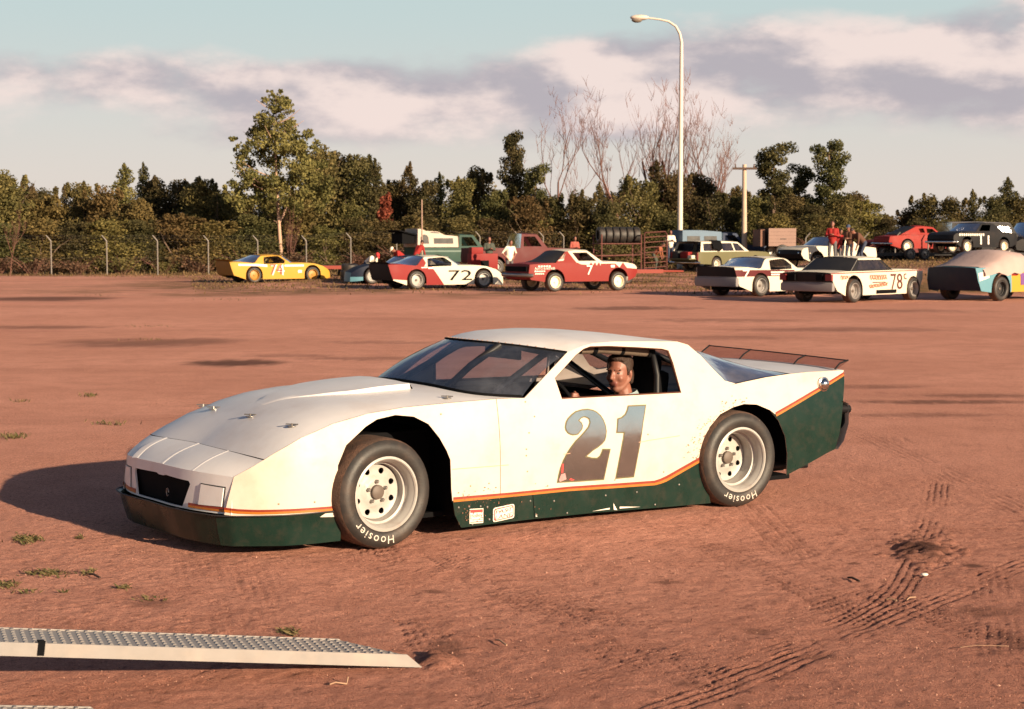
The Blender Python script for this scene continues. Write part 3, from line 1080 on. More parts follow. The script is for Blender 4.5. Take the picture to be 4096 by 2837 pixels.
    set_nose(mb).build('nose_panel', M['hoodwhite'], car, smooth=40)
    for u0 in (-0.52, 0.0, 0.52):
        mb = MB()
        rows = []
        for t in range(9):
            p = Vector(nose_pt(t / 8, u0))
            rows.append([p + Vector((0, 0.010, -0.002)), p + Vector((0.001, 0.004, 0.0015)), p + Vector((0.001, -0.006, 0.002)), p + Vector((0, -0.06, -0.003))])
        mb.grid(rows, flip=False)
        set_nose(mb).build('nose_rib', M['hoodwhite'], car, smooth=30)
    mb = MB()     # dark joint between nose and hood
    mb.grid([[(q[0] + o, q[1], q[2] - 0.0035 + 0.003 * (o == 0)) for q in [hood_pt(0, u) for u in us]] for o in (0.005, 0.0, -0.004)])
    set_nose(mb).build('hood_joint', M['black'], car)

    def face_x(y, z):
        return 2.342 - 0.172 * (y / 0.655) ** 2 + (0.47 - z) * 0.06

    def face_panel(mb, poly, off, t, holes=(), step=0.06, mat=0):
        side = MB()
        # outline (y, z) bent onto x = face_x
        vs_, tris = cdt(poly, holes, (), step)
        n = len(vs_)
        P = [(face_x(y, z) + off, y, z) for y, z in vs_] + [(face_x(y, z) + off - t, y, z) for y, z in vs_]
        cnt = {}
        for f in tris:
            for i in range(3):
                cnt[(f[i], f[(i + 1) % 3])] = 1
        fs = [f for f in tris] + [tuple(n + i for i in f[::-1]) for f in tris]
        for (a, b_) in cnt:
            if (b_, a) not in cnt:
                fs.append((a, a + n, b_ + n, b_))
        mb.add(P, fs, mat)
    top = [(u * 0.655, nose_b(u)[2]) for u in [1 - 2 * k / 16 for k in range(17)]]
    grille = [(0.340, 0.395), (0.325, 0.412), (0.06, 0.420), (0.03, 0.412), (-0.03, 0.412), (-0.06, 0.420), (-0.36, 0.412), (-0.37, 0.395), (-0.315, 0.258), (0.275, 0.258)]
    mb = MB()
    face_panel(mb, top + [(-0.655, 0.30), (-0.655, 0.25), (0.655, 0.25), (0.655, 0.30)], 0, 0.012, [grille])
    set_nose(mb).build('nose_face', M['hoodwhite'], car, smooth=40)
    mb = MB()
    mb.box((2.10, -0.015, 0.335), (0.34, 0.74, 0.170), mat=0)
    set_nose(mb).build('grille_opening', M['black'], car)
    mb = MB()      # small ring in the grille
    mb.tube([(2.33, 0.06 + 0.016 * cos(a), 0.315 + 0.022 * sin(a)) for a in [2 * pi * k / 16 for k in range(15)]], 0.004, 6)
    mb.build('grille_badge', M['steel'], car, smooth=60)
    for s in (1, -1):
        mb = MB()
        face_panel(mb, [(s * 0.425, 0.288), (s * 0.44, 0.405), (s * 0.605, 0.398), (s * 0.595, 0.292)][::(-1 if s < 0 else 1)][::-1], 0.008, 0.010, step=0.08)
        set_nose(mb).build('headlight_cover', M['hoodwhite'], car, smooth=30)
        mb = MB()
        face_panel(mb, [(s * 0.418, 0.282), (s * 0.432, 0.411), (s * 0.613, 0.405), (s * 0.603, 0.286)][::(-1 if s < 0 else 1)][::-1], 0.0025, 0.003, step=0.08)
        set_nose(mb).build('headlight_gap', M['interior'], car)
        for (z0, z1, mt, nm) in ((0.288, 0.275, M['red_stripe'], 'red_stripe'), (0.275, 0.262, M['orange_stripe'], 'orange_stripe')):
            mb = MB()
            face_panel(mb, [(s * 0.335, z0), (s * 0.335, z1), (s * 0.656, z1), (s * 0.656, z0)][::(1 if s > 0 else -1)], 0.004, 0.002, step=0.06)
            set_nose(mb).build(nm, mt, car)
    mb = MB()
    mb.box((2.345, -0.40, 0.275), (0.03, 0.05, 0.045), bev=0.01)
    mb.build('marker_lamp', material('amber_lens', (0.75, 0.22, 0.03), 0.2), car)

    # ---- air dam: four bent panels
    path = [(1.585, 0.845), (1.80, 0.842), (1.92, 0.828), (2.02, 0.790), (2.13, 0.735), (2.205, 0.69), (2.27, 0.60), (2.335, 0.42), (2.375, 0.22), (2.39, 0.0)]
    full = path + [(x, -y) for x, y in path[:-1][::-1]]
    fr = resample(full, 81)
    for (a, b_) in ((0, 22), (22, 40), (40, 58), (58, 80)):
        mb = MB()
        rows = []
        for (z, o) in ((0.246, 0.004), (0.238, 0.016), (0.15, 0.034), (0.068, 0.058)):
            row = []
            for i in range(a, b_ + 1):
                p, q, r = fr[max(0, i - 1)], fr[i], fr[min(80, i + 1)]
                t = Vector((r[0] - p[0], r[1] - p[1])).normalized()
                nrm = Vector((t.y, -t.x))
                k = o * (0.4 + 0.6 * smooth(1.7, 2.2, q[0])) + (0.0015 if (a in (22,)) else 0.0)
                row.append((q[0] + nrm.x * -k if False else q[0] - nrm.x * k * -1, q[1] - nrm.y * k * -1, z))
            rows.append(row)
        mb.grid(rows)
        n0 = len(mb.v)
        mb.grid([[(p[0] - 0.004, p[1] * 0.995, p[2]) for p in r] for r in rows], flip=True)
        set_nose(mb).build('air_dam_panel', M['green'], car, smooth=35)
    mb = MB()
    mb.tube([(p[0] + 0.003, p[1] * 1.003, 0.249) for p in fr[::2]], 0.004, 6)
    set_nose(mb).build('dam_trim', M['interior'], car, smooth=60)
    # ---- roof
    zc = [(-1.05, 1.128), (-0.75, 1.168), (-0.57, 1.185), (-0.35, 1.196), (0.0, 1.188), (0.15, 1.168), (0.25, 1.140)]
    rail = resample(RAIL, 21)

    def roof_pt(k, u, dz=0.0):
        ex, ez = rail[k]
        t = k / 20
        cx = -1.05 + 1.30 * t
        cz = interp(zc, cx)
        a = abs(u)
        return (ex + (cx - ex) * (1 - a ** 2.2), u * (vg(ex, ez) + 0.002), ez + (cz - ez) * (1 - a ** 2.6) + dz)
    mb = MB()
    mb.grid([[roof_pt(k, u) for u in us] for k in range(21)])
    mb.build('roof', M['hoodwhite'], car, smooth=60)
    mb = MB()
    mb.grid([[roof_pt(k, u * 0.97, -0.016) for u in us[::4]] for k in range(21)], flip=True)
    mb.build('roof_lining', M['black'], car)
    # side window frames
    frame = [(0.29, 0.823), (0.095, 0.957)] + RAIL[::-1] + SAIL[::-1] + [p for p in DECK if p[0] > -1.40]
    for s in (1, -1):
        mb = MB()
        side_panel(mb, frame[::-1] if False else frame, vg, s, 0.008, [WIN], step=0.06)
        mb.build('window_frame', M['white'], car, smooth=30)
        mb = MB()
        mb.tube([(p[0], s * (vg(*p) - 0.012), p[1]) for p in WIN + WIN[:1]], 0.009, 6)
        mb.build('window_trim', material('brown_edge_trim', (0.10, 0.035, 0.02), 0.6), car, smooth=60)
    # windscreen
    def base_pt(u):
        p = hood_pt(1.0, u)
        a = abs(u)
        return (p[0] - 0.004, u * 0.785, p[2] + 0.006)
    mb = MB()
    rows = []
    for k in range(11):
        t = k / 10
        r = []
        for u in us:
            a, b_ = base_pt(u), roof_pt(20, u)
            r.append((a[0] + (b_[0] - a[0]) * t + 0.02 * sin(pi * t), a[1] + (b_[1] - a[1]) * t, a[2] + (b_[2] - a[2]) * t + 0.018 * sin(pi * t)))
        rows.append(r)
    mb.grid(rows)
    mb.build('windscreen', M['ws'], car, smooth=180)
    mb = MB()
    mb.tube([(p[0] + 0.003, p[1], p[2] + 0.003) for p in rows[-1]], 0.006, 6)
    mb.tube([(p[0] + 0.003, p[1], p[2] + 0.002) for p in rows[0]], 0.010, 6)
    mb.build('windscreen_seal', M['black'], car, smooth=60)
    mb = MB()
    for k in range(1, 30):
        u = -0.97 + 1.94 * k / 30
        p = roof_pt(20, u)
        mb.sphere((p[0] - 0.012, p[1], p[2] + 0.006), 0.006, 6, 4)
    mb.build('screen_screws', M['screw'], car)['kind'] = 'stuff'
    # rear window
    edge = resample(SAIL[::-1] + [(-1.495, 0.838), (-1.697, 0.860), (-1.93, 0.876)], 21)
    mb = MB()
    rows = []
    for k in range(21):
        t = k / 20
        ex, ez = edge[k]
        ve = vg(ex, ez) if ez > 0.84 and ex > -1.45 else vs(ex, ez) - 0.03
        cx, cz = -1.05 - 0.92 * t, 1.130 + (0.888 - 1.130) * t + 0.035 * sin(pi * t)
        rows.append([(ex + (cx - ex) * (1 - abs(u) ** 2.2), u * (ve - 0.004), ez + (cz - ez) * (1 - abs(u) ** 2.2) - 0.003) for u in us])
    mb.grid(rows, flip=True)
    mb.build('rear_window', M['lexan'], car, smooth=180)
    # deck lid and tail
    mb = MB()
    rows = []
    for k in range(7):
        x = -1.93 - (2.462 - 1.93) * k / 6
        ze = interp(DECK, x)
        rows.append([(x - 0.03 * (1 - u * u) * (k == 6), u * (vs(x, ze) - 0.001), ze + 0.014 * (1 - abs(u) ** 3) + 0.001) for u in us])
    mb.grid(rows, flip=True)
    mb.build('deck_lid', M['hoodwhite'], car, smooth=40)
    mb = MB()
    te = [(-2.462, 0.872), (-2.452, 0.80), (-2.406, 0.626), (-2.365, 0.429), (-2.321, 0.324)]
    mb.grid([[(x - 0.03 * (1 - u * u), u * (vs(x, z) - 0.002), z) for u in us] for (x, z) in te], flip=True)
    mb.build('tail_panel', M['green'], car, smooth=40)
    mb = MB()
    rows = []
    for (x, z) in ((-2.40, 0.66), (-2.455, 0.64), (-2.450, 0.50), (-2.40, 0.38), (-2.335, 0.322)):
        rows.append([(x - 0.03 * (1 - u * u), u * (vs(x, z) + 0.012), z) for u in us])
    mb.grid(rows, flip=True)
    mb.build('rear_bumper_cover', M['white'], car, smooth=50)
    mb = MB()
    mb.tube([(-2.40, 0.74, 0.60), (-2.47, 0.80, 0.60), (-2.50, 0.74, 0.60), (-2.52, 0.3, 0.60), (-2.52, -0.3, 0.60), (-2.50, -0.74, 0.60), (-2.40, -0.78, 0.60)], 0.030, 10)
    mb.tube([(-2.48, 0.775, 0.60), (-2.455, 0.76, 0.44)], 0.022, 8)
    mb.build('rear_bumper_bar', M['cage'], car, smooth=60)
    mb = MB()
    mb.sphere((-2.225, vs(-2.2, 0.785) + 0.012, 0.787), (0.042, 0.030, 0.042), 16, 10)
    mb.lathe([(0.052, 0.0), (0.052, 0.01), (0.04, 0.014)], 20, axis='y', c=(-2.225, vs(-2.2, 0.785) + 0.001, 0.787))
    mb.build('fuel_filler', M['chrome'], car, smooth=60)
    # spoiler
    mb = MB()
    mb.grid([[(-2.38 - 0.03 * (1 - u * u), u * 0.76, 0.888 - 0.012 * abs(u) ** 3 + 0.0) for u in us[::4]], [(-2.49 - 0.03 * (1 - u * u), u * 0.77, 0.952 - 0.012 * u) for u in us[::4]]])
    sp = mb.build('rear_spoiler', M['smoke'], car)
    mb = MB()
    mb.tube([(-2.49 - 0.03 * (1 - u * u), u * 0.77, 0.954 - 0.012 * u) for u in us[::4]], 0.0045, 6)
    mb.build('spoiler_frame', M['cage'], sp, smooth=60)
    for yy in (0.755, 0.30, -0.30, -0.755):
        mb = MB()
        u = yy / 0.77
        mb.tube([(-2.375 - 0.03 * (1 - u * u), yy, 0.885), (-2.42 - 0.03 * (1 - u * u), yy * 1.004, 0.925), (-2.495 - 0.03 * (1 - u * u), yy * 1.01, 0.956 - 0.012 * u)], 0.006, 6)
        mb.build('spoiler_brace', M['cage'], sp, smooth=60)

    # ---- dark inside: floor, inner fenders, liners, shelves
    mb = MB()
    mb.box((0, 0, 0.13), (4.1, 1.30, 0.03))
    mb.box((1.28, 0, 0.38), (1.0, 0.96, 0.5))
    mb.box((0.78, 0, 0.45), (0.02, 1.58, 0.66))
    mb.box((-1.5, 0, 0.42), (1.30, 0.96, 0.55))
    mb.box((-1.05, 0, 0.42), (0.02, 1.58, 0.60))
    mb.box((-1.93, 0, 0.50), (0.02, 1.50, 0.5))
    for s in (1, -1):
        mb.box((-0.13, s * 0.745, 0.44), (1.80, 0.012, 0.64))
        mb.box((1.68, s * 0.62, 0.42), (0.02, 0.34, 0.46))
    mb.build('inner_body', M['black'], car)
    mb = MB()
    mb.grid([[(x, u * 0.75, interp(DECK, x) - 0.03) for u in us[::4]] for x in (-1.0, -1.25, -1.5, -1.75, -1.95)], flip=True)
    mb.build('rear_shelf', M['interior'], car)
    mb = MB()
    mb.grid([[(0.28 + (0.36 - 0.04 * u * u) * t - 0.25 * t * abs(u) ** 8, u * 0.76, 0.795 + 0.045 * t * (1 - u * u)) for u in us[::2]] for t in (0, 0.5, 1.0)], flip=True)
    mb.build('dashboard', M['interior'], car)
    # roll cage
    bars = [[(-0.88, 0.62, 0.2), (-0.88, 0.62, 0.9), (-0.88, 0.57, 1.06), (-0.88, 0.45, 1.10), (-0.88, -0.45, 1.10), (-0.88, -0.57, 1.06), (-0.88, -0.62, 0.9), (-0.88, -0.62, 0.2)],
            [(-0.88, 0.50, 1.095), (-0.10, 0.52, 1.08), (-0.02, 0.53, 1.06), (0.52, 0.62, 0.78)],
            [(-0.88, -0.50, 1.095), (-0.10, -0.52, 1.08), (-0.02, -0.53, 1.06), (0.52, -0.62, 0.78)],
            [(-0.06, 0.52, 1.075), (-0.02, 0.2, 1.10), (-0.02, -0.2, 1.10), (-0.06, -0.52, 1.075)],
            [(-0.88, 0.4, 1.08), (-1.75, 0.55, 0.72)], [(-0.88, -0.4, 1.08), (-1.75, -0.55, 0.72)],
            [(-0.88, 0.60, 0.55), (-0.88, -0.60, 1.0)],
            [(-0.88, 0.68, 0.62), (0.6, 0.68, 0.62)]]
    for pl in bars:
        mb = MB()
        mb.tube(pl, 0.021, 10)
        mb.build('cage_bar', M['cage'], car, smooth=60)
    mb = MB()
    mb.tube([(0.60, 0.36, 0.865), (0.42, 0.36, 1.00), (0.20, 0.36, 1.125)], 0.024, 8)
    mb.build('windscreen_brace', M['cage'], car, smooth=60)
    mb = MB()
    mb.tube([(-0.30, 0.55, 1.088), (-0.47, 0.56, 1.092), (-0.55, 0.56, 1.085), (-0.57, 0.56, 1.083), (-0.70, 0.555, 1.072), (-0.88, 0.55, 1.050)], [0.030, 0.036, 0.038, 0.038, 0.038, 0.036], 14)
    mb.build('bar_padding', M['pad'], car, smooth=60)
    for x in (-0.40, -0.62, -0.85):
        mb = MB()
        z = 1.091 if x > -0.5 else (1.078 if x > -0.7 else 1.053)
        mb.lathe([(0.0405, -0.014), (0.0405, 0.014)], 14, axis='y', c=(0, 0, 0))
        mb.v = [(x + v[1], 0.557 + v[0], z + v[2]) for v in mb.v]
        mb.build('padding_strap', M['black'], car, smooth=60)
    mb = MB()
    mb.box((0.02, 0.12, 1.055), (0.025, 0.42, 0.075), bev=0.012)
    mb.tube([(0.02, 0.0, 1.09), (0.0, 0.0, 1.15)], 0.006, 6)
    mb.tube([(0.02, 0.25, 1.09), (0.0, 0.25, 1.15)], 0.006, 6)
    mb.build('rear_view_mirror', M['black'], car, smooth=40)
    # seat
    mb = MB()
    mb.box((-0.90, 0.42, 0.62), (0.09, 0.44, 0.62), rot=Matrix.Rotation(radians(-8), 3, 'Y'), bev=0.04)
    mb.box((-0.62, 0.42, 0.30), (0.52, 0.44, 0.14), bev=0.05)
    mb.build('seat', M['black'], car, smooth=40)
    mb = MB()
    mb.box((-0.935, 0.42, 0.885), (0.075, 0.27, 0.26), rot=Matrix.Rotation(radians(-8), 3, 'Y'), bev=0.035)
    mb.build('headrest', M['black'], car, smooth=40)
    # steering wheel
    e = empty('steering_wheel', (-0.22, 0.42, 0.74), 0, car)
    e.rotation_euler = (0, radians(-62), 0)
    mb = MB()
    mb.tube([(0.175 * cos(a), 0.175 * sin(a), 0) for a in [2 * pi * k / 28 for k in range(29)]], 0.014, 8)
    mb.build('wheel_rim', M['black'], e, smooth=60)
    mb = MB()
    for a in (0, 2.1, 4.2):
        mb.tube([(0.03 * cos(a), 0.03 * sin(a), -0.02), (0.17 * cos(a), 0.17 * sin(a), 0)], 0.008, 6)
    mb.lathe([(0, -0.03), (0.045, -0.03), (0.045, 0.015), (0, 0.02)], 16, axis='z')
    mb.tube([(0, 0, -0.02), (0, 0, -0.45)], 0.014, 8)
    mb.build('wheel_hub', M['black'], e, smooth=60)

    # ---- rivets, bolt heads and small marks on the left side
    mb = MB()
    for (x, z) in [(0.234, 0.707), (0.283, 0.61), (0.308, 0.511), (0.309, 0.471), (0.301, 0.372), (0.581, 0.321), (0.713, 0.316), (0.29, 0.80),
                   (-0.769, 0.285), (-0.372, 0.265), (0.15, 0.27), (-0.64, 0.54), (-1.02, 0.46), (0.9, 0.76), (1.75, 0.31), (1.95, 0.31)]:
        mb.sphere((x, vs(x, z) + 0.001, z), (0.006, 0.003, 0.006), 8, 5)
    mb.build('bolt_heads', M['screw'], car)['kind'] = 'stuff'
    mb = MB()
    for (x, z) in [(0.796, 0.192), (0.722, 0.190), (0.641, 0.185), (0.592, 0.177), (0.578, 0.099), (0.278, 0.186), (0.231, 0.092), (0.70, 0.080), (0.1, 0.17), (-0.3, 0.17), (-0.55, 0.17), (-0.9, 0.19), (0.0, 0.085), (-0.7, 0.075)]:
        mb.sphere((x, vs(x, z) - 0.001, z), (0.007, 0.005, 0.007), 8, 5)
    mb.build('skirt_rivets', M['steel'], car)['kind'] = 'stuff'
    mb = MB()
    for (x0, z0, x1, z1) in ((0.03, 0.460, -0.02, 0.462), (-0.62, 0.500, -0.90, 0.515), (0.84, 0.428, 0.44, 0.424), (-0.56, 0.494, -0.64, 0.500)):
        a = resample([(x0, z0), (x1, z1)], 12)
        mb.grid([[(p[0], vs(*p) + 0.0045, p[1] + 0.0022) for p in a], [(p[0], vs(*p) + 0.0045, p[1] - 0.0022) for p in a]], flip=True)
    mb.build('paint_scratches', material('rubbed_paint', (0.50, 0.30, 0.20), 0.6), car)['kind'] = 'stuff'
    mb = MB()
    for (x0, z0, x1, z1, x2, z2) in ((-0.36, 0.116, -0.39, 0.068, -0.363, 0.072), (-0.33, 0.088, -0.19, 0.078, -0.33, 0.078), (-0.41, 0.088, -0.58, 0.072, -0.41, 0.076), (0.24, 0.105, 0.228, 0.082, 0.24, 0.084)):
        mb.add([(x0, vs(x0, z0) + 0.002, z0), (x1, vs(x1, z1) + 0.002, z1), (x2, vs(x2, z2) + 0.002, z2)], [(0, 1, 2)])
        mb.add([(x0, vs(x0, z0) + 0.0018, z0), (x1, vs(x1, z1) + 0.0018, z1), (x2, vs(x2, z2) + 0.0018, z2)], [(2, 1, 0)])
    mb.build('skirt_scuffs', M['decal_white'], car)['kind'] = 'stuff'
    mb = MB()     # seam of the splice in the skirt
    a = resample([(0.262, 0.235), (0.245, 0.075)], 6)
    mb.grid([[(p[0] + 0.002, vs(*p) + 0.0015 - 0.03 * max(0, 0.16 - p[1]), p[1]) for p in a], [(p[0] - 0.002, vs(*p) + 0.0015 - 0.03 * max(0, 0.16 - p[1]), p[1]) for p in a]], flip=True)
    mb.build('skirt_seam', M['black'], car)
    # mud thrown on the panel ahead of the rear wheel and behind the front one
    mb = MB()
    for k in range(210):
        if k < 120:
            x, z = -1.13 + abs(rng.gauss(0, 0.10)), rng.uniform(0.33, 0.70)
            if z > 0.56:
                x = rng.uniform(-1.5, -1.05)
                z = interp([(-1.156, 0.553), (-1.255, 0.634), (-1.374, 0.675), (-1.472, 0.691)], x) + abs(rng.gauss(0, 0.035)) + 0.005
        else:
            x, z = 0.80 - abs(rng.gauss(0, 0.25)), rng.uniform(0.08, 0.30)
        r_ = rng.uniform(0.0015, 0.0045)
        mb.add([(x + r_ * cos(a) * rng.uniform(0.6, 1.4), vs(x, z) + 0.0045, z + r_ * sin(a)) for a in [2 * pi * q / 6 for q in range(6)]], [tuple(range(6))[::-1]])
    mb.build('mud_spatter', material('dried_mud', (0.20, 0.085, 0.05), 0.9), car)['kind'] = 'stuff'
    for (pl, mt) in (([(0.045, 0.40), (0.030, 0.40), (0.035, 0.345), (0.052, 0.34)], 'decal_red'), ([(-0.02, 0.305), (-0.055, 0.292), (-0.03, 0.287), (-0.01, 0.296)], 'decal_red'), ([(0.05, 0.335), (0.02, 0.34), (0.01, 0.30), (0.06, 0.288), (0.068, 0.30)], 'foil_pink')):
        mb = MB()
        mb.add([(x, vs(x, z) + 0.0052, z) for x, z in pl], [tuple(range(len(pl)))])
        mb.add([(x, vs(x, z) + 0.0050, z) for x, z in pl], [tuple(range(len(pl)))[::-1]])
        mb.build('reflection_patch', M[mt], car)  # red and pink reflections in the foil, painted on as flat patches
    # ---- stickers on the skirt
    def sk(x, z, o):
        return (x, vs(x, z) - 0.001 - 0.03 * max(0, 0.16 - z) + o, z)

    def quad(mb, x0, z0, x1, z1, o, mat, sh=0.0):
        # x0 is the front (left in the photograph), sh lifts the rear end
        P = [sk(x0, z0, o), sk(x1, z0 + sh, o), sk(x1, z1 + sh, o), sk(x0, z1, o)]
        mb.add(P, [(3, 2, 1, 0)], mat)
        mb.add([(p[0], p[1] - 0.0003, p[2]) for p in P], [(0, 1, 2, 3)], mat)
    mb = MB()
    quad(mb, 0.720, 0.086, 0.623, 0.176, 0.0022, 0, -0.004)
    quad(mb, 0.716, 0.152, 0.627, 0.171, 0.0034, 1, -0.004)
    quad(mb, 0.716, 0.107, 0.627, 0.110, 0.0034, 1, -0.004)
    quad(mb, 0.716, 0.092, 0.627, 0.097, 0.0034, 1, -0.004)
    lettering(mb, 'Holley', lambda tx, ty: sk(0.714 - tx, 0.114 + ty, 0.0036), w=0.085, h=0.031, mat=2)
    mb.build('carburettor_sticker', [M['decal_white'], M['decal_red'], M['decal_brown']], car)
    mb = MB()

    def rr(x0, z0, x1, z1, r, sh):
        pts = []
        for (cx, cz, a0) in ((x0 - r, z0 + r, pi), (x1 + r, z0 + r, 1.5 * pi), (x1 + r, z1 - r, 0), (x0 - r, z1 - r, 0.5 * pi)):
            for q in range(5):
                a = a0 + q * pi / 8
                xx, zz = cx - r * cos(a), cz + r * sin(a)
                pts.append((xx, zz + sh * (x0 - xx) / (x0 - x1)))
        return pts
    for (d, mt, o) in ((0, 0, 0.0022), (0.006, 1, 0.0030), (0.012, 0, 0.0038)):
        pl = rr(0.552 - d, 0.078 + d, 0.398 + d, 0.166 - d, 0.014, 0.014)
        mb.add([sk(x, z, o) for x, z in pl], [tuple(range(len(pl)))], mt)
        mb.add([sk(x, z, o - 0.0003) for x, z in pl], [tuple(range(len(pl)))[::-1]], mt)
    lettering(mb, 'FAST', lambda tx, ty: sk(0.536 - tx, 0.126 + ty + 0.014 * tx / 0.15, 0.0048), w=0.120, h=0.024, mat=2, slant=0.2)
    lettering(mb, 'LANE', lambda tx, ty: sk(0.538 - tx, 0.094 + ty + 0.014 * tx / 0.15, 0.0048), w=0.120, h=0.024, mat=2, slant=0.2)
    mb.build('speed_shop_sticker', [M['decal_white'], M['decal_red'], M['decal_brown']], car)

    # ---- wheels
    wheel(car, (1.314, 0.885, 0.325), radians(6), 0.125, M['rim'], word='Hoosier', word_at=radians(-82))
    wheel(car, (-1.390, 0.885, 0.325), 0, 0.165, M['rim'], word='Hoosier', word_at=radians(-62))
    wheel(car, (1.314, -0.885, 0.325), radians(186), 0.125, M['rim'])
    wheel(car, (-1.390, -0.885, 0.325), radians(180), 0.165, M['rim'])
    for x in (1.314, -1.39):
        mb = MB()
        mb.tube([(x, -0.70, 0.325), (x, 0.70, 0.325)], 0.05, 10)
        mb.build('axle', M['cage'], car, smooth=60)
    mb = MB()
    mb.tube([(-1.9, 0.6, 0.21), (-2.15, 0.72, 0.22)], 0.03, 8)
    mb.build('tail_pipe', M['cage'], car, smooth=60)
    return car


race_car = build_race_car()
# ------------------------------------------------------------------ trees behind the fence
def leaf_material(name, a, b, trans=0.33):
    m = bpy.data.materials.new(name)
    m.use_nodes = True
    nb = NB(m.node_tree)
    bs = nb.n['Principled BSDF']
    at_ = nb.new('ShaderNodeAttribute', attribute_name='leaf_tone').outputs['Fac']
    oi = nb.new('ShaderNodeObjectInfo').outputs['Random']
    c = nb.mix(at_, a, b)
    hs = nb.new('ShaderNodeHueSaturation', inputs={0: nb.math('ADD', 0.475, nb.math('MULTIPLY', oi, 0.05)), 1: 0.95, 2: nb.math('ADD', 0.75, nb.math('MULTIPLY', oi, 0.5)), 4: c})
    nb.l.new(hs.outputs[0], bs.inputs['Base Color'])
    bs.inputs['Roughness'].default_value = 0.75
    bs.inputs['Specular IOR Level'].default_value = 0.2
    tr = nb.new('ShaderNodeBsdfTranslucent', inputs={'Color': hs.outputs[0]})
    mx = nb.new('ShaderNodeMixShader', inputs={0: trans, 1: bs.outputs[0], 2: tr.outputs[0]})
    nb.l.new(mx.outputs[0], nb.n['Material Output'].inputs[0])
    return m


LEAF = {
    'olive': leaf_material('olive_leaves', (0.060, 0.056, 0.018), (0.235, 0.175, 0.062)),
    'dark': leaf_material('dark_leaves', (0.040, 0.042, 0.015), (0.160, 0.130, 0.048)),
    'gold': leaf_material('yellowing_leaves', (0.065, 0.055, 0.016), (0.265, 0.185, 0.060)),
    'red': leaf_material('red_autumn_leaves', (0.12, 0.030, 0.012), (0.42, 0.115, 0.045)),
    'brown': leaf_material('dead_brush', (0.050, 0.028, 0.016), (0.20, 0.105, 0.065)),
}
BARK = material('grey_brown_bark', (0.16, 0.105, 0.075), 0.9, var=0.35, vscale=3)
PALEBARK = material('pale_pink_bark', (0.46, 0.29, 0.21), 0.85, var=0.3, vscale=3)
REDBARK = material('reddish_bark', (0.14, 0.062, 0.045), 0.9, var=0.3, vscale=3)


def limb(mb, p, d, length, r, depth, tips, spread=0.55, up=0.15, seg=5, kids=(2, 4)):
    """one limb with its branches; collects the tips"""
    pts, rad = [Vector(p)], [r]
    q = Vector(p)
    d = Vector(d).normalized()
    n = 5 if depth > 0 else 3
    for i in range(n):
        d = (d + Vector((rng.gauss(0, 0.12), rng.gauss(0, 0.12), rng.gauss(0, 0.08) + up * 0.25))).normalized()
        q = q + d * length / n
        pts.append(q.copy())
        rad.append(r * (1 - 0.75 * (i + 1) / n) if depth == 0 else r * (1 - 0.45 * (i + 1) / n))
    mb.tube(pts, rad, seg if depth > 0 else 3, caps=False)
    tips.append((pts[-1], depth))
    if depth > 0:
        for k in range(rng.randint(*kids)):
            i = rng.randint(1, n)
            a = rng.uniform(0, 2 * pi)
            nd = (d + Vector((cos(a), sin(a), rng.uniform(-0.1, 0.5))) * spread * rng.uniform(0.8, 1.5)).normalized()
            limb(mb, pts[i], nd, length * rng.uniform(0.5, 0.75), rad[i] * 0.62, depth - 1, tips, spread, up, seg, kids)


def leaves(pts, size, name, mat, dens_shadow=None):
    """pts: (position, tone) of every leaf-spray; ONE crown mesh of small bent faces"""
    n = len(pts)
    P = np.array([p for p, _ in pts])
    tone = np.array([t for _, t in pts])
    nr = np.random.default_rng(len(pts))
    # random frames
    a = nr.normal(size=(n, 3)); a /= np.linalg.norm(a, axis=1)[:, None]
    b = nr.normal(size=(n, 3)); b -= a * (a * b).sum(1)[:, None]; b /= np.linalg.norm(b, axis=1)[:, None]
    s = size * nr.uniform(0.6, 1.35, size=(n, 1))
    V = np.stack([P - a * s * 0.6, P + b * s * 0.42, P + a * s * 0.7, P - b * s * 0.42], 1)
    V[:, 1] += nr.normal(size=(n, 3)) * size * 0.12
    me = bpy.data.meshes.new(name)
    idx = np.arange(4 * n).reshape(n, 4)
    me.vertices.add(4 * n)
    me.vertices.foreach_set('co', V.astype(np.float32).ravel())
    me.loops.add(4 * n)
    me.polygons.add(n)
    me.loops.foreach_set('vertex_index', idx.ravel().astype(np.int32))
    me.polygons.foreach_set('loop_start', np.arange(0, 4 * n, 4, dtype=np.int32))
    at_ = me.attributes.new('leaf_tone', 'FLOAT', 'POINT')
    at_.data.foreach_set('value', np.repeat(tone, 4).astype(np.float32))
    me.update(calc_edges=True)
    me.materials.append(mat)
    return me


def cloud(c, r, n, tone, hollow=0.25):
    """leaf positions through one clump"""
    out = []
    for _ in range(n):
        v = Vector((rng.gauss(0, 1), rng.gauss(0, 1), rng.gauss(0, 1))).normalized()
        k = rng.random() ** 0.45
        k = hollow + (1 - hollow) * k
        p = (c[0] + v.x * r[0] * k, c[1] + v.y * r[1] * k, c[2] + v.z * r[2] * k)
        out.append((p, min(1, max(0, tone + rng.gauss(0, 0.22)))))
    return out


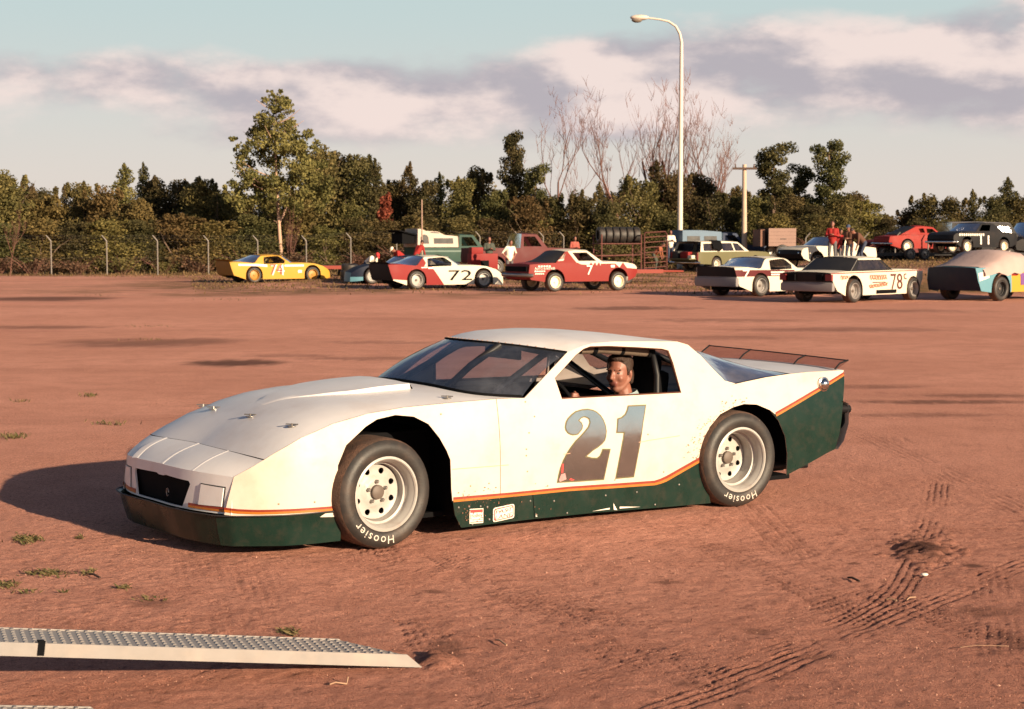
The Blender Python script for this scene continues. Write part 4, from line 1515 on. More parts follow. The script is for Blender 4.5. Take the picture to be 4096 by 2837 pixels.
def make_tree(kind, H, Wd, seed, leafmat, bark, size=0.16, n=3000):
    """returns (trunk mesh, crown mesh)"""
    global rng
    rng = random.Random(seed)
    mb = MB()
    tips = []
    pts = []
    if kind == 'bushy':
        for k in range(rng.randint(1, 3)):
            limb(mb, (rng.uniform(-.3, .3), rng.uniform(-.2, .2), 0), (rng.uniform(-.15, .15), rng.uniform(-.1, .1), 1), H * 0.55, 0.05 * H / 5, 1, tips, 0.4, 0.3)
        lobes = rng.randint(26, 32)
        for k in range(lobes):
            t = (k + 0.5) / lobes
            z = H * (0.10 + 0.80 * t)
            rad = Wd * 0.5 * (0.55 + 0.75 * sin(pi * min(1, 0.22 + 0.72 * t))) * rng.uniform(0.45, 0.72)
            a = rng.uniform(0, 2 * pi)
            off = Wd * rng.uniform(0.08, 0.40) * (1 - 0.65 * t)
            c = (off * cos(a), off * sin(a), z)
            pts += cloud(c, (rad * 0.70, rad * 0.70, H * rng.uniform(0.06, 0.12)), n // lobes, rng.uniform(0.15, 0.75), 0.0)
        for k in range(rng.randint(3, 6)):       # ragged tips
            a = rng.uniform(0, 2 * pi)
            o = Wd * rng.uniform(0.05, 0.30)
            zz = H * rng.uniform(0.84, 0.95)
            pts += cloud((o * cos(a), o * sin(a), zz), (0.13, 0.13, H * 0.06), n // 60, rng.uniform(0.3, 0.7))
    elif kind == 'spire':
        mb.tube([(0, 0, 0), (0.04, 0, H * 0.5), (0, 0, H * 0.96)], [0.06, 0.04, 0.008], 6)
        lobes = 34
        for k in range(lobes):
            t = k / lobes
            z = H * (0.08 + 0.88 * t)
            rad = Wd * 0.5 * (1.0 - 0.85 * t) * rng.uniform(0.7, 1.15) + 0.10
            a = rng.uniform(0, 2 * pi)
            pts += cloud((rad * 0.4 * cos(a), rad * 0.4 * sin(a), z), (rad * 0.75, rad * 0.75, H * 0.045), int(n / lobes * (1.5 - t)), rng.uniform(0.15, 0.7))
        pts += cloud((0, 0, H * 0.97), (0.08, 0.08, H * 0.04), n // 60, 0.5)
    elif kind == 'airy':
        # tall thin-leaved tree with a pale forked trunk
        mb.tube([(0, 0, 0), (-0.03, 0, H * .13), (-0.12, 0, H * .28), (-0.20, 0, H * .42), (-0.26, 0, H * .62), (-0.22, 0, H * .95)], [0.12, 0.11, 0.095, 0.075, 0.045, 0.01], 7)
        mb.tube([(-0.12, 0, H * .27), (0.10, 0.05, H * .31), (0.45, .1, H * .40), (0.8, .15, H * .55), (1.0, .2, H * .68)], [0.07, 0.065, 0.05, 0.035, 0.01], 6)
        mb.tube([(-0.11, 0, H * .265), (-0.45, 0, H * .29)], [0.04, 0.02], 5)
        for k in range(16):
            z = H * rng.uniform(0.42, 0.9)
            a = rng.uniform(0, 2 * pi)
            ln = Wd * 0.5 * (1.15 - z / H) * rng.uniform(0.9, 1.5)
            x0 = -0.22
            q = Vector((x0 + cos(a) * ln, sin(a) * ln, z + ln * 0.55))
            mb.tube([(x0, 0, z), ((x0 + q.x) / 2, q.y / 2, z + ln * 0.2), q], [0.04, 0.025, 0.008], 4, caps=False)
            tips.append((q, 0))
            tips.append((Vector(((x0 + q.x) / 2, q.y / 2, z + ln * 0.25)), 0))
        sil = [(-0.29, .40, .16), (-0.36, .50, .10), (-0.20, .52, .17), (-0.05, .47, .2), (0.12, .50, .2), (0.28, .47, .17), (0.40, .42, .14), (-0.30, .62, .13), (-0.12, .63, .17), (0.05, .60, .18), (0.20, .62, .15),
               (0.32, .58, .12), (-0.22, .72, .13), (-0.05, .73, .15), (0.10, .72, .14), (0.22, .70, .1), (-0.14, .80, .12), (-0.02, .82, .12), (0.08, .80, .1), (-0.04, .90, .09), (0.03, .95, .05), (-0.09, .97, .03), (-0.44, .73, .035), (-0.38, .68, .05),
               (0.33, .68, .05), (0.28, .76, .04), (-0.47, .45, .06), (-0.42, .38, .07), (-0.1, .40, .13), (0.22, .40, .16)]
        for q in range(90):
            t = rng.random()
            hw = 0.44 * (1 - t) ** 0.8 + 0.05
            pts += cloud((-0.15 + Wd * rng.uniform(-hw, hw), rng.gauss(0, 0.12 * Wd), H * (0.36 + 0.58 * t + rng.uniform(-.02, .02))), (0.42, 0.42, 0.34), n // 230, rng.uniform(0.2, 0.8), 0.0)
        for (x, z, r) in sil:
            for q in range(5):
                c = (x * Wd + rng.gauss(0, r * Wd * 0.45), rng.gauss(0, 0.16 * Wd), z * H + rng.gauss(0, r * Wd * 0.42))
                pts += cloud(c, (r * Wd * 0.44, r * Wd * 0.44, r * Wd * 0.40), int(n / 165 * r / 0.13) + 1, rng.uniform(0.2, 0.8), 0.0)
    elif kind == 'oak':
        mb.tube([(0, 0, 0), (0.03, 0, H * .3), (-0.05, 0, H * .6), (0.05, 0, H * .9)], [0.16, 0.13, 0.09, 0.02], 7)
        lobes = 34
        for k in range(lobes):
            t = (k + 0.5) / lobes
            z = H * (0.22 + 0.72 * t)
            a = rng.uniform(0, 2 * pi)
            ln = Wd * 0.5 * rng.uniform(0.25, 0.95) * (1 - 0.35 * t)
            c = (ln * cos(a), ln * sin(a) * 0.8, z)
            mb.tube([(0, 0, z - 0.5 * ln), c], [0.04, 0.01], 4, caps=False)
            r = rng.uniform(0.36, 0.60)
            pts += cloud(c, (r * 1.15, r * 1.15, r * 0.8), n // lobes, rng.uniform(0.1, 0.75), 0.0)
    elif kind == 'bare':
        for k in range(rng.randint(1, 2)):
            limb(mb, (rng.uniform(-.1, .1), 0, 0), (rng.uniform(-.12, .12), rng.uniform(-.1, .1), 1), H * 0.62, 0.125, 3, tips, 0.42, 0.6, 5, (3, 5))
        # fine twigs at the limb ends
        for (p, d) in tips:
            for q in range(3):
                e = p + Vector((rng.gauss(0, .26), rng.gauss(0, .26), rng.uniform(0.3, 1.0)))
                mb.tube([p, (p + e) / 2 + Vector((rng.gauss(0, .05), 0, 0.03)), e], [0.012, 0.009, 0.006], 3, caps=False)
    elif kind == 'brush':
        for k in range(26):
            a = rng.uniform(0, 2 * pi)
            mb.tube([(0.2 * cos(a), 0.2 * sin(a), 0), (Wd * .3 * cos(a), Wd * .3 * sin(a), H * .6), (Wd * .5 * cos(a), Wd * .5 * sin(a), H * rng.uniform(.7, 1))], [0.02, 0.012, 0.005], 3, caps=False)
        for k in range(9):
            a = rng.uniform(0, 2 * pi)
            r = Wd * 0.3 * rng.random()
            pts += cloud((r * cos(a), r * sin(a), H * rng.uniform(0.25, 0.7)), (Wd * .24, Wd * .24, H * .22), n // 9, rng.uniform(0.1, 0.8))
    tr = mb.build('trunk_source', bark, smooth=60)
    tme = tr.data
    bpy.data.objects.remove(tr)
    cme = leaves(pts, size, 'crown', leafmat) if pts else None
    zz = np.array([v.co.z for v in (cme or tme).vertices])
    rng = random.Random(seed + 5)
    return tme, cme, float(np.percentile(zz, 99.7 if cme else 99.0))


PROTO = {}


def proto(key, *a, **k):
    PROTO[key] = make_tree(*a, **k)


for i in range(4):
    proto('bushy%d' % i, 'bushy', 5.6, 3.9, 100 + i, LEAF['olive'], BARK, 0.108, 10500)
for i in range(3):
    proto('dark%d' % i, 'bushy', 5.6, 3.7, 120 + i, LEAF['dark'], BARK, 0.108, 10500)
for i in range(2):
    proto('gold%d' % i, 'bushy', 4.6, 3.8, 130 + i, LEAF['gold'], BARK, 0.112, 9000)
for i in range(3):
    proto('spire%d' % i, 'spire', 6.4, 3.3, 140 + i, LEAF['olive' if i else 'dark'], BARK, 0.105, 8000)
proto('airy', 'airy', 10.2, 5.9, 160, LEAF['olive'], PALEBARK, 0.125, 17000)
for i in range(2):
    proto('oak%d' % i, 'oak', 7.6, 3.0, 170 + i, LEAF['dark'], BARK, 0.12, 10500)
proto('red', 'bushy', 5.0, 1.7, 181, LEAF['red'], REDBARK, 0.17, 2000)
for i in range(4):
    proto('bare%d' % i, 'bare', 10.0, 3.0, 190 + i, None, REDBARK)
for i in range(3):
    proto('brush%d' % i, 'brush', 1.7, 2.6, 200 + i, LEAF['brown' if i else 'olive'], REDBARK, 0.12, 700)
rng = random.Random(77)


def tree(px, top, Z, key, label, group=None, wide=1.0, name='tree', cat='tree', base=0.0):
    tme, cme, H0 = PROTO[key]
    x, y = at(px, Z)
    zb = bank_at(x, y) + base
    H = CAM_H + (545 - top) * Z / 3600 - zb
    k = H / H0
    root = empty(name, (x, y, zb - 0.02), rng.uniform(-0.5, 0.5) if key == 'airy' else rng.uniform(0, 2 * pi))
    if key == 'airy':
        root.rotation_euler.z = 0.0
    root.scale = (k * wide, k * wide, k)
    tag(root, label, cat, group)
    t = bpy.data.objects.new('trunk', tme)
    link(t, root)
    if cme:
        c = bpy.data.objects.new('crown', cme)
        link(c, root)
    return root


G1 = 'trees behind the fence'
# along the left, from the edge of the picture to the tall pale tree
tree(14, 392, 97, 'bushy0', 'broad olive tree at the left edge, behind the bare sapling', G1, 1.2)
tree(62, 412, 101, 'bushy2', 'round olive tree just right of the one at the left edge', G1)
tree(108, 440, 99, 'gold0', 'low yellowish tree above the first fence post from the left', G1, 1.1)
tree(150, 418, 103, 'spire1', 'thin pointed tree between the first and second fence posts', G1, 0.9)
tree(190, 412, 100, 'bushy1', 'bushy olive tree left of the second fence post', G1)
tree(232, 424, 98, 'gold1', 'yellowing bushy tree above the second fence post from the left', G1)
tree(284, 372, 100, 'spire2', 'pointed tree with the highest tip left of the tall pale tree', G1, 1.15)
tree(327, 370, 104, 'spire0', 'slim dark spire beside the highest pointed tip on the left', G1, 0.75)
tree(308, 450, 96, 'gold0', 'golden green tree in front of the two pointed spires on the left', G1, 1.2)
tree(362, 402, 101, 'dark0', 'dark tree right of the two pointed spires on the left', G1, 1.1)
tree(410, 405, 103, 'dark1', 'second dark tree right of the pointed spires on the left', G1)
tree(452, 404, 98, 'bushy3', 'olive tree just left of the tall pale tree', G1)
tree(500, 432, 100, 'gold1', 'yellowish tree at the left foot of the tall pale tree', G1, 1.1)
tree(634, 212, 94, 'airy', 'tallest leafy tree with thin gold leaves and pale forked trunk', None)
tree(560, 450, 102, 'bushy1', 'olive tree behind the trunk of the tall pale tree, left side', G1, 1.1)
tree(612, 460, 103, 'dark2', 'dark tree behind the fork of the tall pale trunk', G1, 1.1)
tree(672, 430, 99, 'gold0', 'yellowish tree at the right foot of the tall pale tree', G1, 1.25)
tree(722, 338, 103, 'bushy0', 'high olive tree at the right shoulder of the tall pale tree', G1, 1.0)
tree(762, 346, 106, 'dark0', 'dark round-headed tree two places right of the tall pale tree', G1, 1.0)
tree(812, 352, 105, 'dark2', 'dark ragged tree above the red tree, with high tips', G1, 1.0)
tree(846, 362, 101, 'spire0', 'dark spire close left of the red tree', G1, 0.9)
tree(790, 452, 97, 'bushy2', 'bright olive tree in front of the dark ragged tree', G1, 1.2)
tree(868, 436, 96, 'red', 'slender red and orange autumn tree left of the camper pickup', None, 1.0)
tree(892, 405, 105, 'bushy3', 'olive tree just right of the red autumn tree', G1, 1.0)
tree(924, 368, 104, 'spire1', 'pointed olive tree above the raised hatch of the camper', G1, 0.95)
tree(962, 408, 102, 'dark1', 'dark tree above the white camper shell, left end', G1, 1.1)
tree(990, 392, 107, 'spire2', 'pale pointed tree above the middle of the white camper shell', G1, 0.9)
tree(1036, 402, 102, 'bushy1', 'olive tree above the cab of the green camper pickup', G1, 1.0)
tree(1078, 382, 104, 'bushy0', 'rounded olive tree left of the slim leaning oak', G1, 1.0)
tree(1154, 300, 101, 'oak0', 'slim tall oak with clumped dark leaves, left of the bare trees', None, 0.72)
tree(1118, 430, 99, 'dark2', 'low dark tree at the left foot of the slim oak', G1, 1.1)
tree(1204, 372, 100, 'oak1', 'small ragged oak between the slim oak and first bare tree', None, 0.9)
tree(1192, 445, 97, 'gold1', 'yellowish tree above the maroon pickup cab', G1, 1.2)
tree(1250, 440, 99, 'dark0', 'low dark tree at the foot of the first bare tree', G1, 1.1)
tree(1302, 430, 98, 'bushy2', 'low olive tree above the roof of the red number 7 car', G1, 1.1)
tree(1348, 412, 103, 'spire1', 'small pointed tree left of the tyre rack', G1, 0.9)
tree(1372, 456, 97, 'dark1', 'dark low tree behind the row of tyres', G1, 1.2)
tree(1432, 398, 99, 'bushy3', 'olive tree above the red ramp gate', G1, 1.1)
tree(1476, 365, 101, 'spire2', 'pointed tree left of the lamp post', G1, 1.1)
tree(1520, 392, 100, 'bushy0', 'olive tree right behind the lamp post', G1, 1.1)
tree(1572, 392, 102, 'dark2', 'dark tree just right of the lamp post', G1, 1.0)
tree(1612, 432, 98, 'dark0', 'low dark tree between lamp post and power pole', G1, 1.1)
tree(1652, 442, 100, 'bushy1', 'low olive tree just left of the power pole', G1, 1.0)
# right of the power pole
tree(1738, 326, 98, 'oak1', 'tall oak just right of the power pole, left of a pair', None, 1.15)
tree(1862, 320, 99, 'oak0', 'tall oak with a forked head, right of a pair', None, 1.05)
tree(1796, 372, 101, 'oak1', 'shorter oak joining the pair of tall oaks', None, 1.0)
tree(1700, 442, 96, 'bushy2', 'olive tree at the foot of the power pole, right side', G1, 1.2)
tree(1770, 440, 95, 'bushy0', 'olive tree above the weathered box trailer', G1, 1.3)
tree(1832, 462, 94, 'dark1', 'low dark tree left of the man in red', G1, 1.3)
tree(1890, 442, 96, 'bushy3', 'olive tree above the man in red', G1, 1.3)
tree(1944, 452, 97, 'gold0', 'yellowish tree on the slope right of the man in red', G1, 1.2)
tree(1984, 482, 98, 'bushy1', 'lowest olive tree beside the gap in the trees', G1, 1.3)
tree(2036, 470, 100, 'gold1', 'brownish tree on the right of the gap, above the red car', G1, 1.2)
tree(2082, 438, 99, 'bushy2', 'rounded olive tree above the roof of the red fastback', G1, 1.3)
tree(2142, 446, 98, 'bushy0', 'olive tree above the bonnet of the black number 11 car', G1, 1.4)
tree(2184, 428, 100, 'spire1', 'pointed tree above the black number 11 car', G1, 1.0)
tree(2232, 440, 97, 'dark0', 'dark tree left of the leaning pine at the right edge', G1, 1.3)
tree(2262, 402, 99, 'spire0', 'dark leaning pine with the highest tip at the right edge', None, 1.3)
tree(2300, 436, 98, 'bushy3', 'olive tree cut off by the right edge', G1, 1.4)
# bare trees
B1 = 'leafless trees'
tree(1268, 208, 112, 'bare0', 'leafless tree with long crooked limbs, leftmost of the bare trees', B1)
tree(1405, 205, 111, 'bare1', 'leafless tree with two spreading stems, second of the bare trees', B1, 1.1)
tree(1494, 182, 112, 'bare2', 'tallest leafless tree, just left of the lamp post', B1, 0.95)
tree(1600, 205, 110, 'bare3', 'leafless fan-shaped tree just right of the lamp post', B1, 1.15)
tree(24, 470, 86, 'bare1', 'leafless pale sapling at the left edge in front of the fence', None, 0.8, 'sapling')
tree(655, 470, 92, 'bare2', 'thin leafless sapling beside the tall pale trunk', None, 0.5, 'sapling')
# a second rank of trees behind, filling the gaps
RANK = ['at the far left edge', 'behind the first fence post', 'behind the second fence post', 'left of the two pointed spires', 'right of the two pointed spires', 'left of the tall pale tree', 'behind the tall pale trunk',
        'right of the tall pale tree', 'left of the red autumn tree', 'right of the red autumn tree', 'behind the white camper shell', 'behind the green cab', 'left of the slim oak', 'right of the slim oak', 'behind the first bare tree',
        'behind the red number 7 car', 'behind the tyre rack', 'left of the lamp post', 'right of the lamp post', 'left of the power pole', 'right of the power pole', 'between the pair of tall oaks', 'right of the pair of tall oaks']
for i, where in enumerate(RANK):
    px = 5 + 1900 * i / (len(RANK) - 1) + rng.uniform(-10, 10)
    tree(px, rng.uniform(420, 455), 112 + rng.uniform(-2, 3), rng.choice(('dark0', 'dark1', 'dark2', 'bushy0', 'bushy2', 'bushy3')), 'shaded tree of the second rank, ' + where, 'second rank of trees', rng.uniform(1.15, 1.5))
# a low hedge of bushes in front of the trees
HEDGE = ['left of the first fence post', 'between the first two fence posts', 'behind the second fence post', 'behind the third fence post', 'left of the yellow car', 'behind the tail of the yellow car',
         'behind the roof of the yellow car', 'behind the bonnet of the yellow car', 'left of the red autumn tree', 'behind the raised hatch of the camper', 'behind the camper shell', 'behind the green cab',
         'left of the maroon pickup cab', 'behind the maroon pickup cab', 'behind the roof of the red number 7 car', 'left of the row of racing tyres', 'behind the row of racing tyres', 'behind the red loading gate',
         'left of the lamp post', 'right of the lamp post', 'left of the power pole', 'right of the power pole', 'behind the box trailer', 'left of the man in red', 'right of the man in red',
         'left of the red fastback on the trailer', 'behind the red fastback on the trailer', 'behind the black number 11 car', 'above the black van', 'at the far right edge']
for i, where in enumerate(HEDGE):
    px = 10 + 2290 * i / (len(HEDGE) - 1) + rng.uniform(-14, 14)
    if abs(px - 634) < 62:
        continue
    Zz = 89.8 + 0.0066 * min(px, 1268) if px < 1700 else 92
    tree(px, 497 + rng.uniform(-22, 12), Zz, rng.choice(('bushy0', 'bushy1', 'bushy2', 'bushy3', 'dark1', 'gold0')), 'low leafy bush in the hedge ' + where, 'low hedge in front of the trees', rng.uniform(1.7, 2.1), 'bush', 'bush')
# dead brush under the hedge
for i in range(26):
    px = -10 + 2330 * i / 25 + rng.uniform(-10, 10)
    Zz = 87.6 + 0.0066 * min(px, 1268) + rng.uniform(-0.3, 0.6) if px < 1700 else 89.5 + rng.uniform(-.5, 1)
    tme, cme, H0 = PROTO['brush%d' % rng.choice((0, 1, 2))]
    x, y = at(px, Zz)
    zb = bank_at(x, y)
    root = empty('shrub', (x, y, zb - 0.02), rng.uniform(0, 6.28))
    s = rng.uniform(0.5, 0.85)
    root.scale = (s * 1.6, s * 1.6, s)
    tag(root, 'low scrub of dry brown twigs along the foot of the fence', 'shrub', 'scrub along the fence')
    link(bpy.data.objects.new('stems', tme), root)
    link(bpy.data.objects.new('crown', cme), root)


# ------------------------------------------------------------------ fence
GALV = material('galvanised_steel', (0.21, 0.185, 0.165), 0.55, metal=0.2, var=0.12)


def fence(label, posts, lean, h=1.85):
    f = empty('wire_fence', (*at(posts[0][0], posts[0][1]), 0))
    tag(f, label, 'fence')
    ox, oy, _ = f.location
    P = []
    for (px, Z) in posts:
        x, y = at(px, Z)
        zb = bank_at(x, y)
        x, y = x - ox, y - oy
        mb = MB()
        mb.tube([(x, y, zb - 0.05), (x, y, zb + h)], 0.038, 7)
        mb.tube([(x, y, zb + h - 0.01), (x + lean * 0.10, y, zb + h + 0.12), (x + lean * 0.26, y, zb + h + 0.30)], [0.040, 0.034, 0.026], 6)
        mb.build('fence_post', GALV, f, smooth=50)
        P.append((x, y, zb))
    for (dz, dx) in ((h - 0.03, 0), (h + 0.12, lean * 0.10), (h + 0.21, lean * 0.18), (h + 0.29, lean * 0.25), (h * 0.5, 0), (0.08, 0)):
        mb = MB()
        mb.tube([(x + dx, y, zb + dz) for x, y, zb in P], 0.0022, 3, caps=False)
        mb.build('strand_wire', GALV, f)
    mb = MB()      # woven wire: diagonal strands
    for a, b in zip(P[:-1], P[1:]):
        n = 8
        for k in range(n):
            for sgn in (0, 1):
                t0, t1 = k / n, min(1, (k + 3) / n)
                if sgn:
                    t0, t1 = t1, t0
                p = (a[0] + (b[0] - a[0]) * t0, a[1] + (b[1] - a[1]) * t0, a[2] + 0.06)
                q = (a[0] + (b[0] - a[0]) * t1, a[1] + (b[1] - a[1]) * t1, a[2] + h - 0.05)
                mb.tube([p, q], 0.0007, 3, caps=False)
    o = mb.build('woven_wire', GALV, f)
    o['kind'] = 'stuff'
    return f


fence('long wire fence with grey posts bent outward, along the left trees',
      [(q, 85.5 + 0.0066 * q) for q in (-6, 117, 242, 356, 470, 581, 690, 790, 893, 990, 1080, 1168, 1222, 1268)], -1)
fence('wire fence on the bank at right, posts bent to the right', [(1811, 86), (1942, 85), (2012, 84), (2086, 84), (2165, 83), (2246, 83), (2330, 82)], 1, 1.15)


# ------------------------------------------------------------------ lamp post and power pole
def lamp_post():
    x, y = at(1529, 91)
    e = empty('street_lamp', (x, y, 0))
    tag(e, 'tall pale lamp post with curved arm and single lamp head', 'street lamp')
    k = 91 / 3600
    top = CAM_H + (545 - 50) * k
    white = material('pale_pole_paint', (0.62, 0.52, 0.44), 0.5, var=0.08)
    pts = [(0, 0, 0), (0, 0, top - 2.2), (0, 0, top - 1.30), (-0.10, 0, top - 0.82), (-0.32, 0, top - 0.42), (-0.72, 0, top - 0.15), (-1.25, 0, top - 0.03), (-1.90, 0, top + 0.05)]
    mb = MB()
    mb.tube(pts[:3], [0.165, 0.105, 0.092], 12)
    mb.build('pole', white, e, smooth=60)
    mb = MB()
    mb.tube(pts[2:], [0.091, 0.08, 0.07, 0.064, 0.058, 0.055], 10)
    mb.build('arm', white, e, smooth=60)
    mb = MB()
    mb.sphere((-2.36, 0, top + 0.07), (0.54, 0.23, 0.16), 16, 10)
    mb.build('lamp_head', white, e, smooth=60)
    mb = MB()
    mb.sphere((-2.51, 0, top - 0.05), (0.31, 0.18, 0.17), 14, 8)
    mb.build('lamp_lens', material('dusty_lens', (0.20, 0.16, 0.13), 0.2), e, smooth=60)


def power_pole():
    Z = 87
    x, y = at(1674, Z)
    e = empty('power_pole', (x, y, 0))
    tag(e, 'weathered wooden power pole with a single short crossarm', 'power pole')
    top = CAM_H + (545 - 372) * Z / 3600
    wood = material('pale_pole_wood', (0.50, 0.36, 0.27), 0.9, var=0.2, vscale=4)  # one even pale brown for the whole pole
    mb = MB()
    mb.tube([(0, 0, 0), (-0.05, 0, top)], [0.16, 0.11], 10)
    mb.build('pole', wood, e, smooth=60)
    mb = MB()
    mb.box((-0.05, -0.13, top - 0.22), (1.30, 0.10, 0.12))
    mb.build('crossarm', material('dark_wood', (0.08, 0.05, 0.04), 0.9), e)
    for dx in (-0.55, 0.45):
        mb = MB()
        mb.lathe([(0.03, -0.16), (0.05, -0.10), (0.03, -0.05), (0.04, 0.0), (0, 0.02)], 8, axis='z', c=(dx, -0.13, top))
        mb.build('insulator', material('brown_ceramic', (0.10, 0.05, 0.035), 0.3), e, smooth=60)


lamp_post()
power_pole()


# the same wood running on past both edges of the photograph, as one mass
def far_wood():
    r = random.Random(3)
    pts = []
    for side in (-1, 1):
        for k in range(420):
            t = r.random() ** 1.2
            X = side * (36 + 110 * t)
            Y = 101 + r.uniform(-4, 8) - 25 * t
            if side < 0:
                X = -(36 + 110 * t)
            H = r.uniform(1.0, 5.6)
            pts += cloud((X, Y, H * r.uniform(0.5, 1.0) + bank_at(X, Y) * 0.5), (r.uniform(0.7, 1.3), r.uniform(0.7, 1.3), r.uniform(0.4, 0.9)), 95, r.uniform(0.1, 0.75), 0.0)
        for k in range(160):
            t = r.random()
            X, Y = side * (36 + 110 * t), 97 - 25 * t
            pts += cloud((X, Y, 0.9), (1.3, 0.9, 0.9), 95, r.uniform(0.1, 0.7), 0.0)
    o = bpy.data.objects.new('woods', leaves(pts, 0.17, 'woods', LEAF['olive']))
    o['kind'] = 'stuff'
    link(o)


far_wood()
# ------------------------------------------------------------------ vehicles in the paddock
def paint(name, col, rough=0.6, dirt=0.10):
    return material(name, col, rough, var=0.08, vscale=2.5, dirt=(0.16, 0.085, 0.055), dirt_amt=dirt, dirt_scale=2.5, spec=0.25)


P = {
    'yellow': paint('yellow_paint', (0.46, 0.25, 0.03)), 'tan': paint('dull_yellow_paint', (0.3, 0.15, 0.03)),
    'red': paint('red_paint', (0.2, 0.008, 0.008)), 'cream': paint('cream_paint', (0.60, 0.54, 0.44)),
    'brickred': paint('faded_red_paint', (0.2, 0.016, 0.013)), 'grey': paint('grey_bumper_paint', (0.22, 0.2, 0.2)),
    'black': paint('black_paint', (0.007, 0.007, 0.009), dirt=0.06), 'navy': paint('navy_paint', (0.006, 0.011, 0.028), dirt=0.06),
    'cyan': paint('pale_blue_paint', (0.1, 0.24, 0.3)), 'maroon': paint('maroon_paint', (0.09, 0.01, 0.012)),
    'brightred': paint('bright_red_paint', (0.27, 0.011, 0.006), dirt=0.1), 'sage': paint('sage_green_paint', (0.125, 0.115, 0.058)),
    'teal': paint('green_truck_paint', (0.012, 0.048, 0.036)), 'palegreen': paint('pale_green_trim', (0.12, 0.17, 0.15)),
    'blue': paint('dark_blue_paint', (0.014, 0.028, 0.065)), 'paleblue': paint('pale_blue_cap', (0.11, 0.17, 0.24)),
    'shell': paint('cream_shell', (0.46, 0.36, 0.3), 0.5, 0.1), 'tarp': material('pink_grey_tarp', (0.40, 0.29, 0.27), 0.85, var=0.2, vscale=2, bump=0.4, bscale=6),
    'trailerred': paint('faded_trailer_red', (0.24, 0.045, 0.032), 0.6), 'whitewheel': material('white_wheel_disc', (0.82, 0.68, 0.50), 0.5, var=0.06),
    'yellowwheel': material('yellow_wheel', (0.36, 0.17, 0.02), 0.5, var=0.1), 'darkred': material('dark_red_number', (0.17, 0.008, 0.008), 0.5),
}
RUST = material('rusty_red_tube', (0.115, 0.036, 0.028), 0.8, var=0.4, vscale=3)
GLASS = glass('car_window', (0.30, 0.30, 0.34), 0.10, 0.06, 0.1)
SCREEN = glass('dusty_slanted_window', (0.42, 0.42, 0.47), 0.22, 0.16, 0.2)


def arch_pts(cx, r, zc, zb):
    """bottom edge of a wheel opening, rear to front"""
    out = [(cx - r, zb)]
    for k in range(0, 13):
        a = pi - pi * k / 12
        out.append((cx + r * cos(a), zc + r * sin(a)))
    out.append((cx + r, zb))
    return out


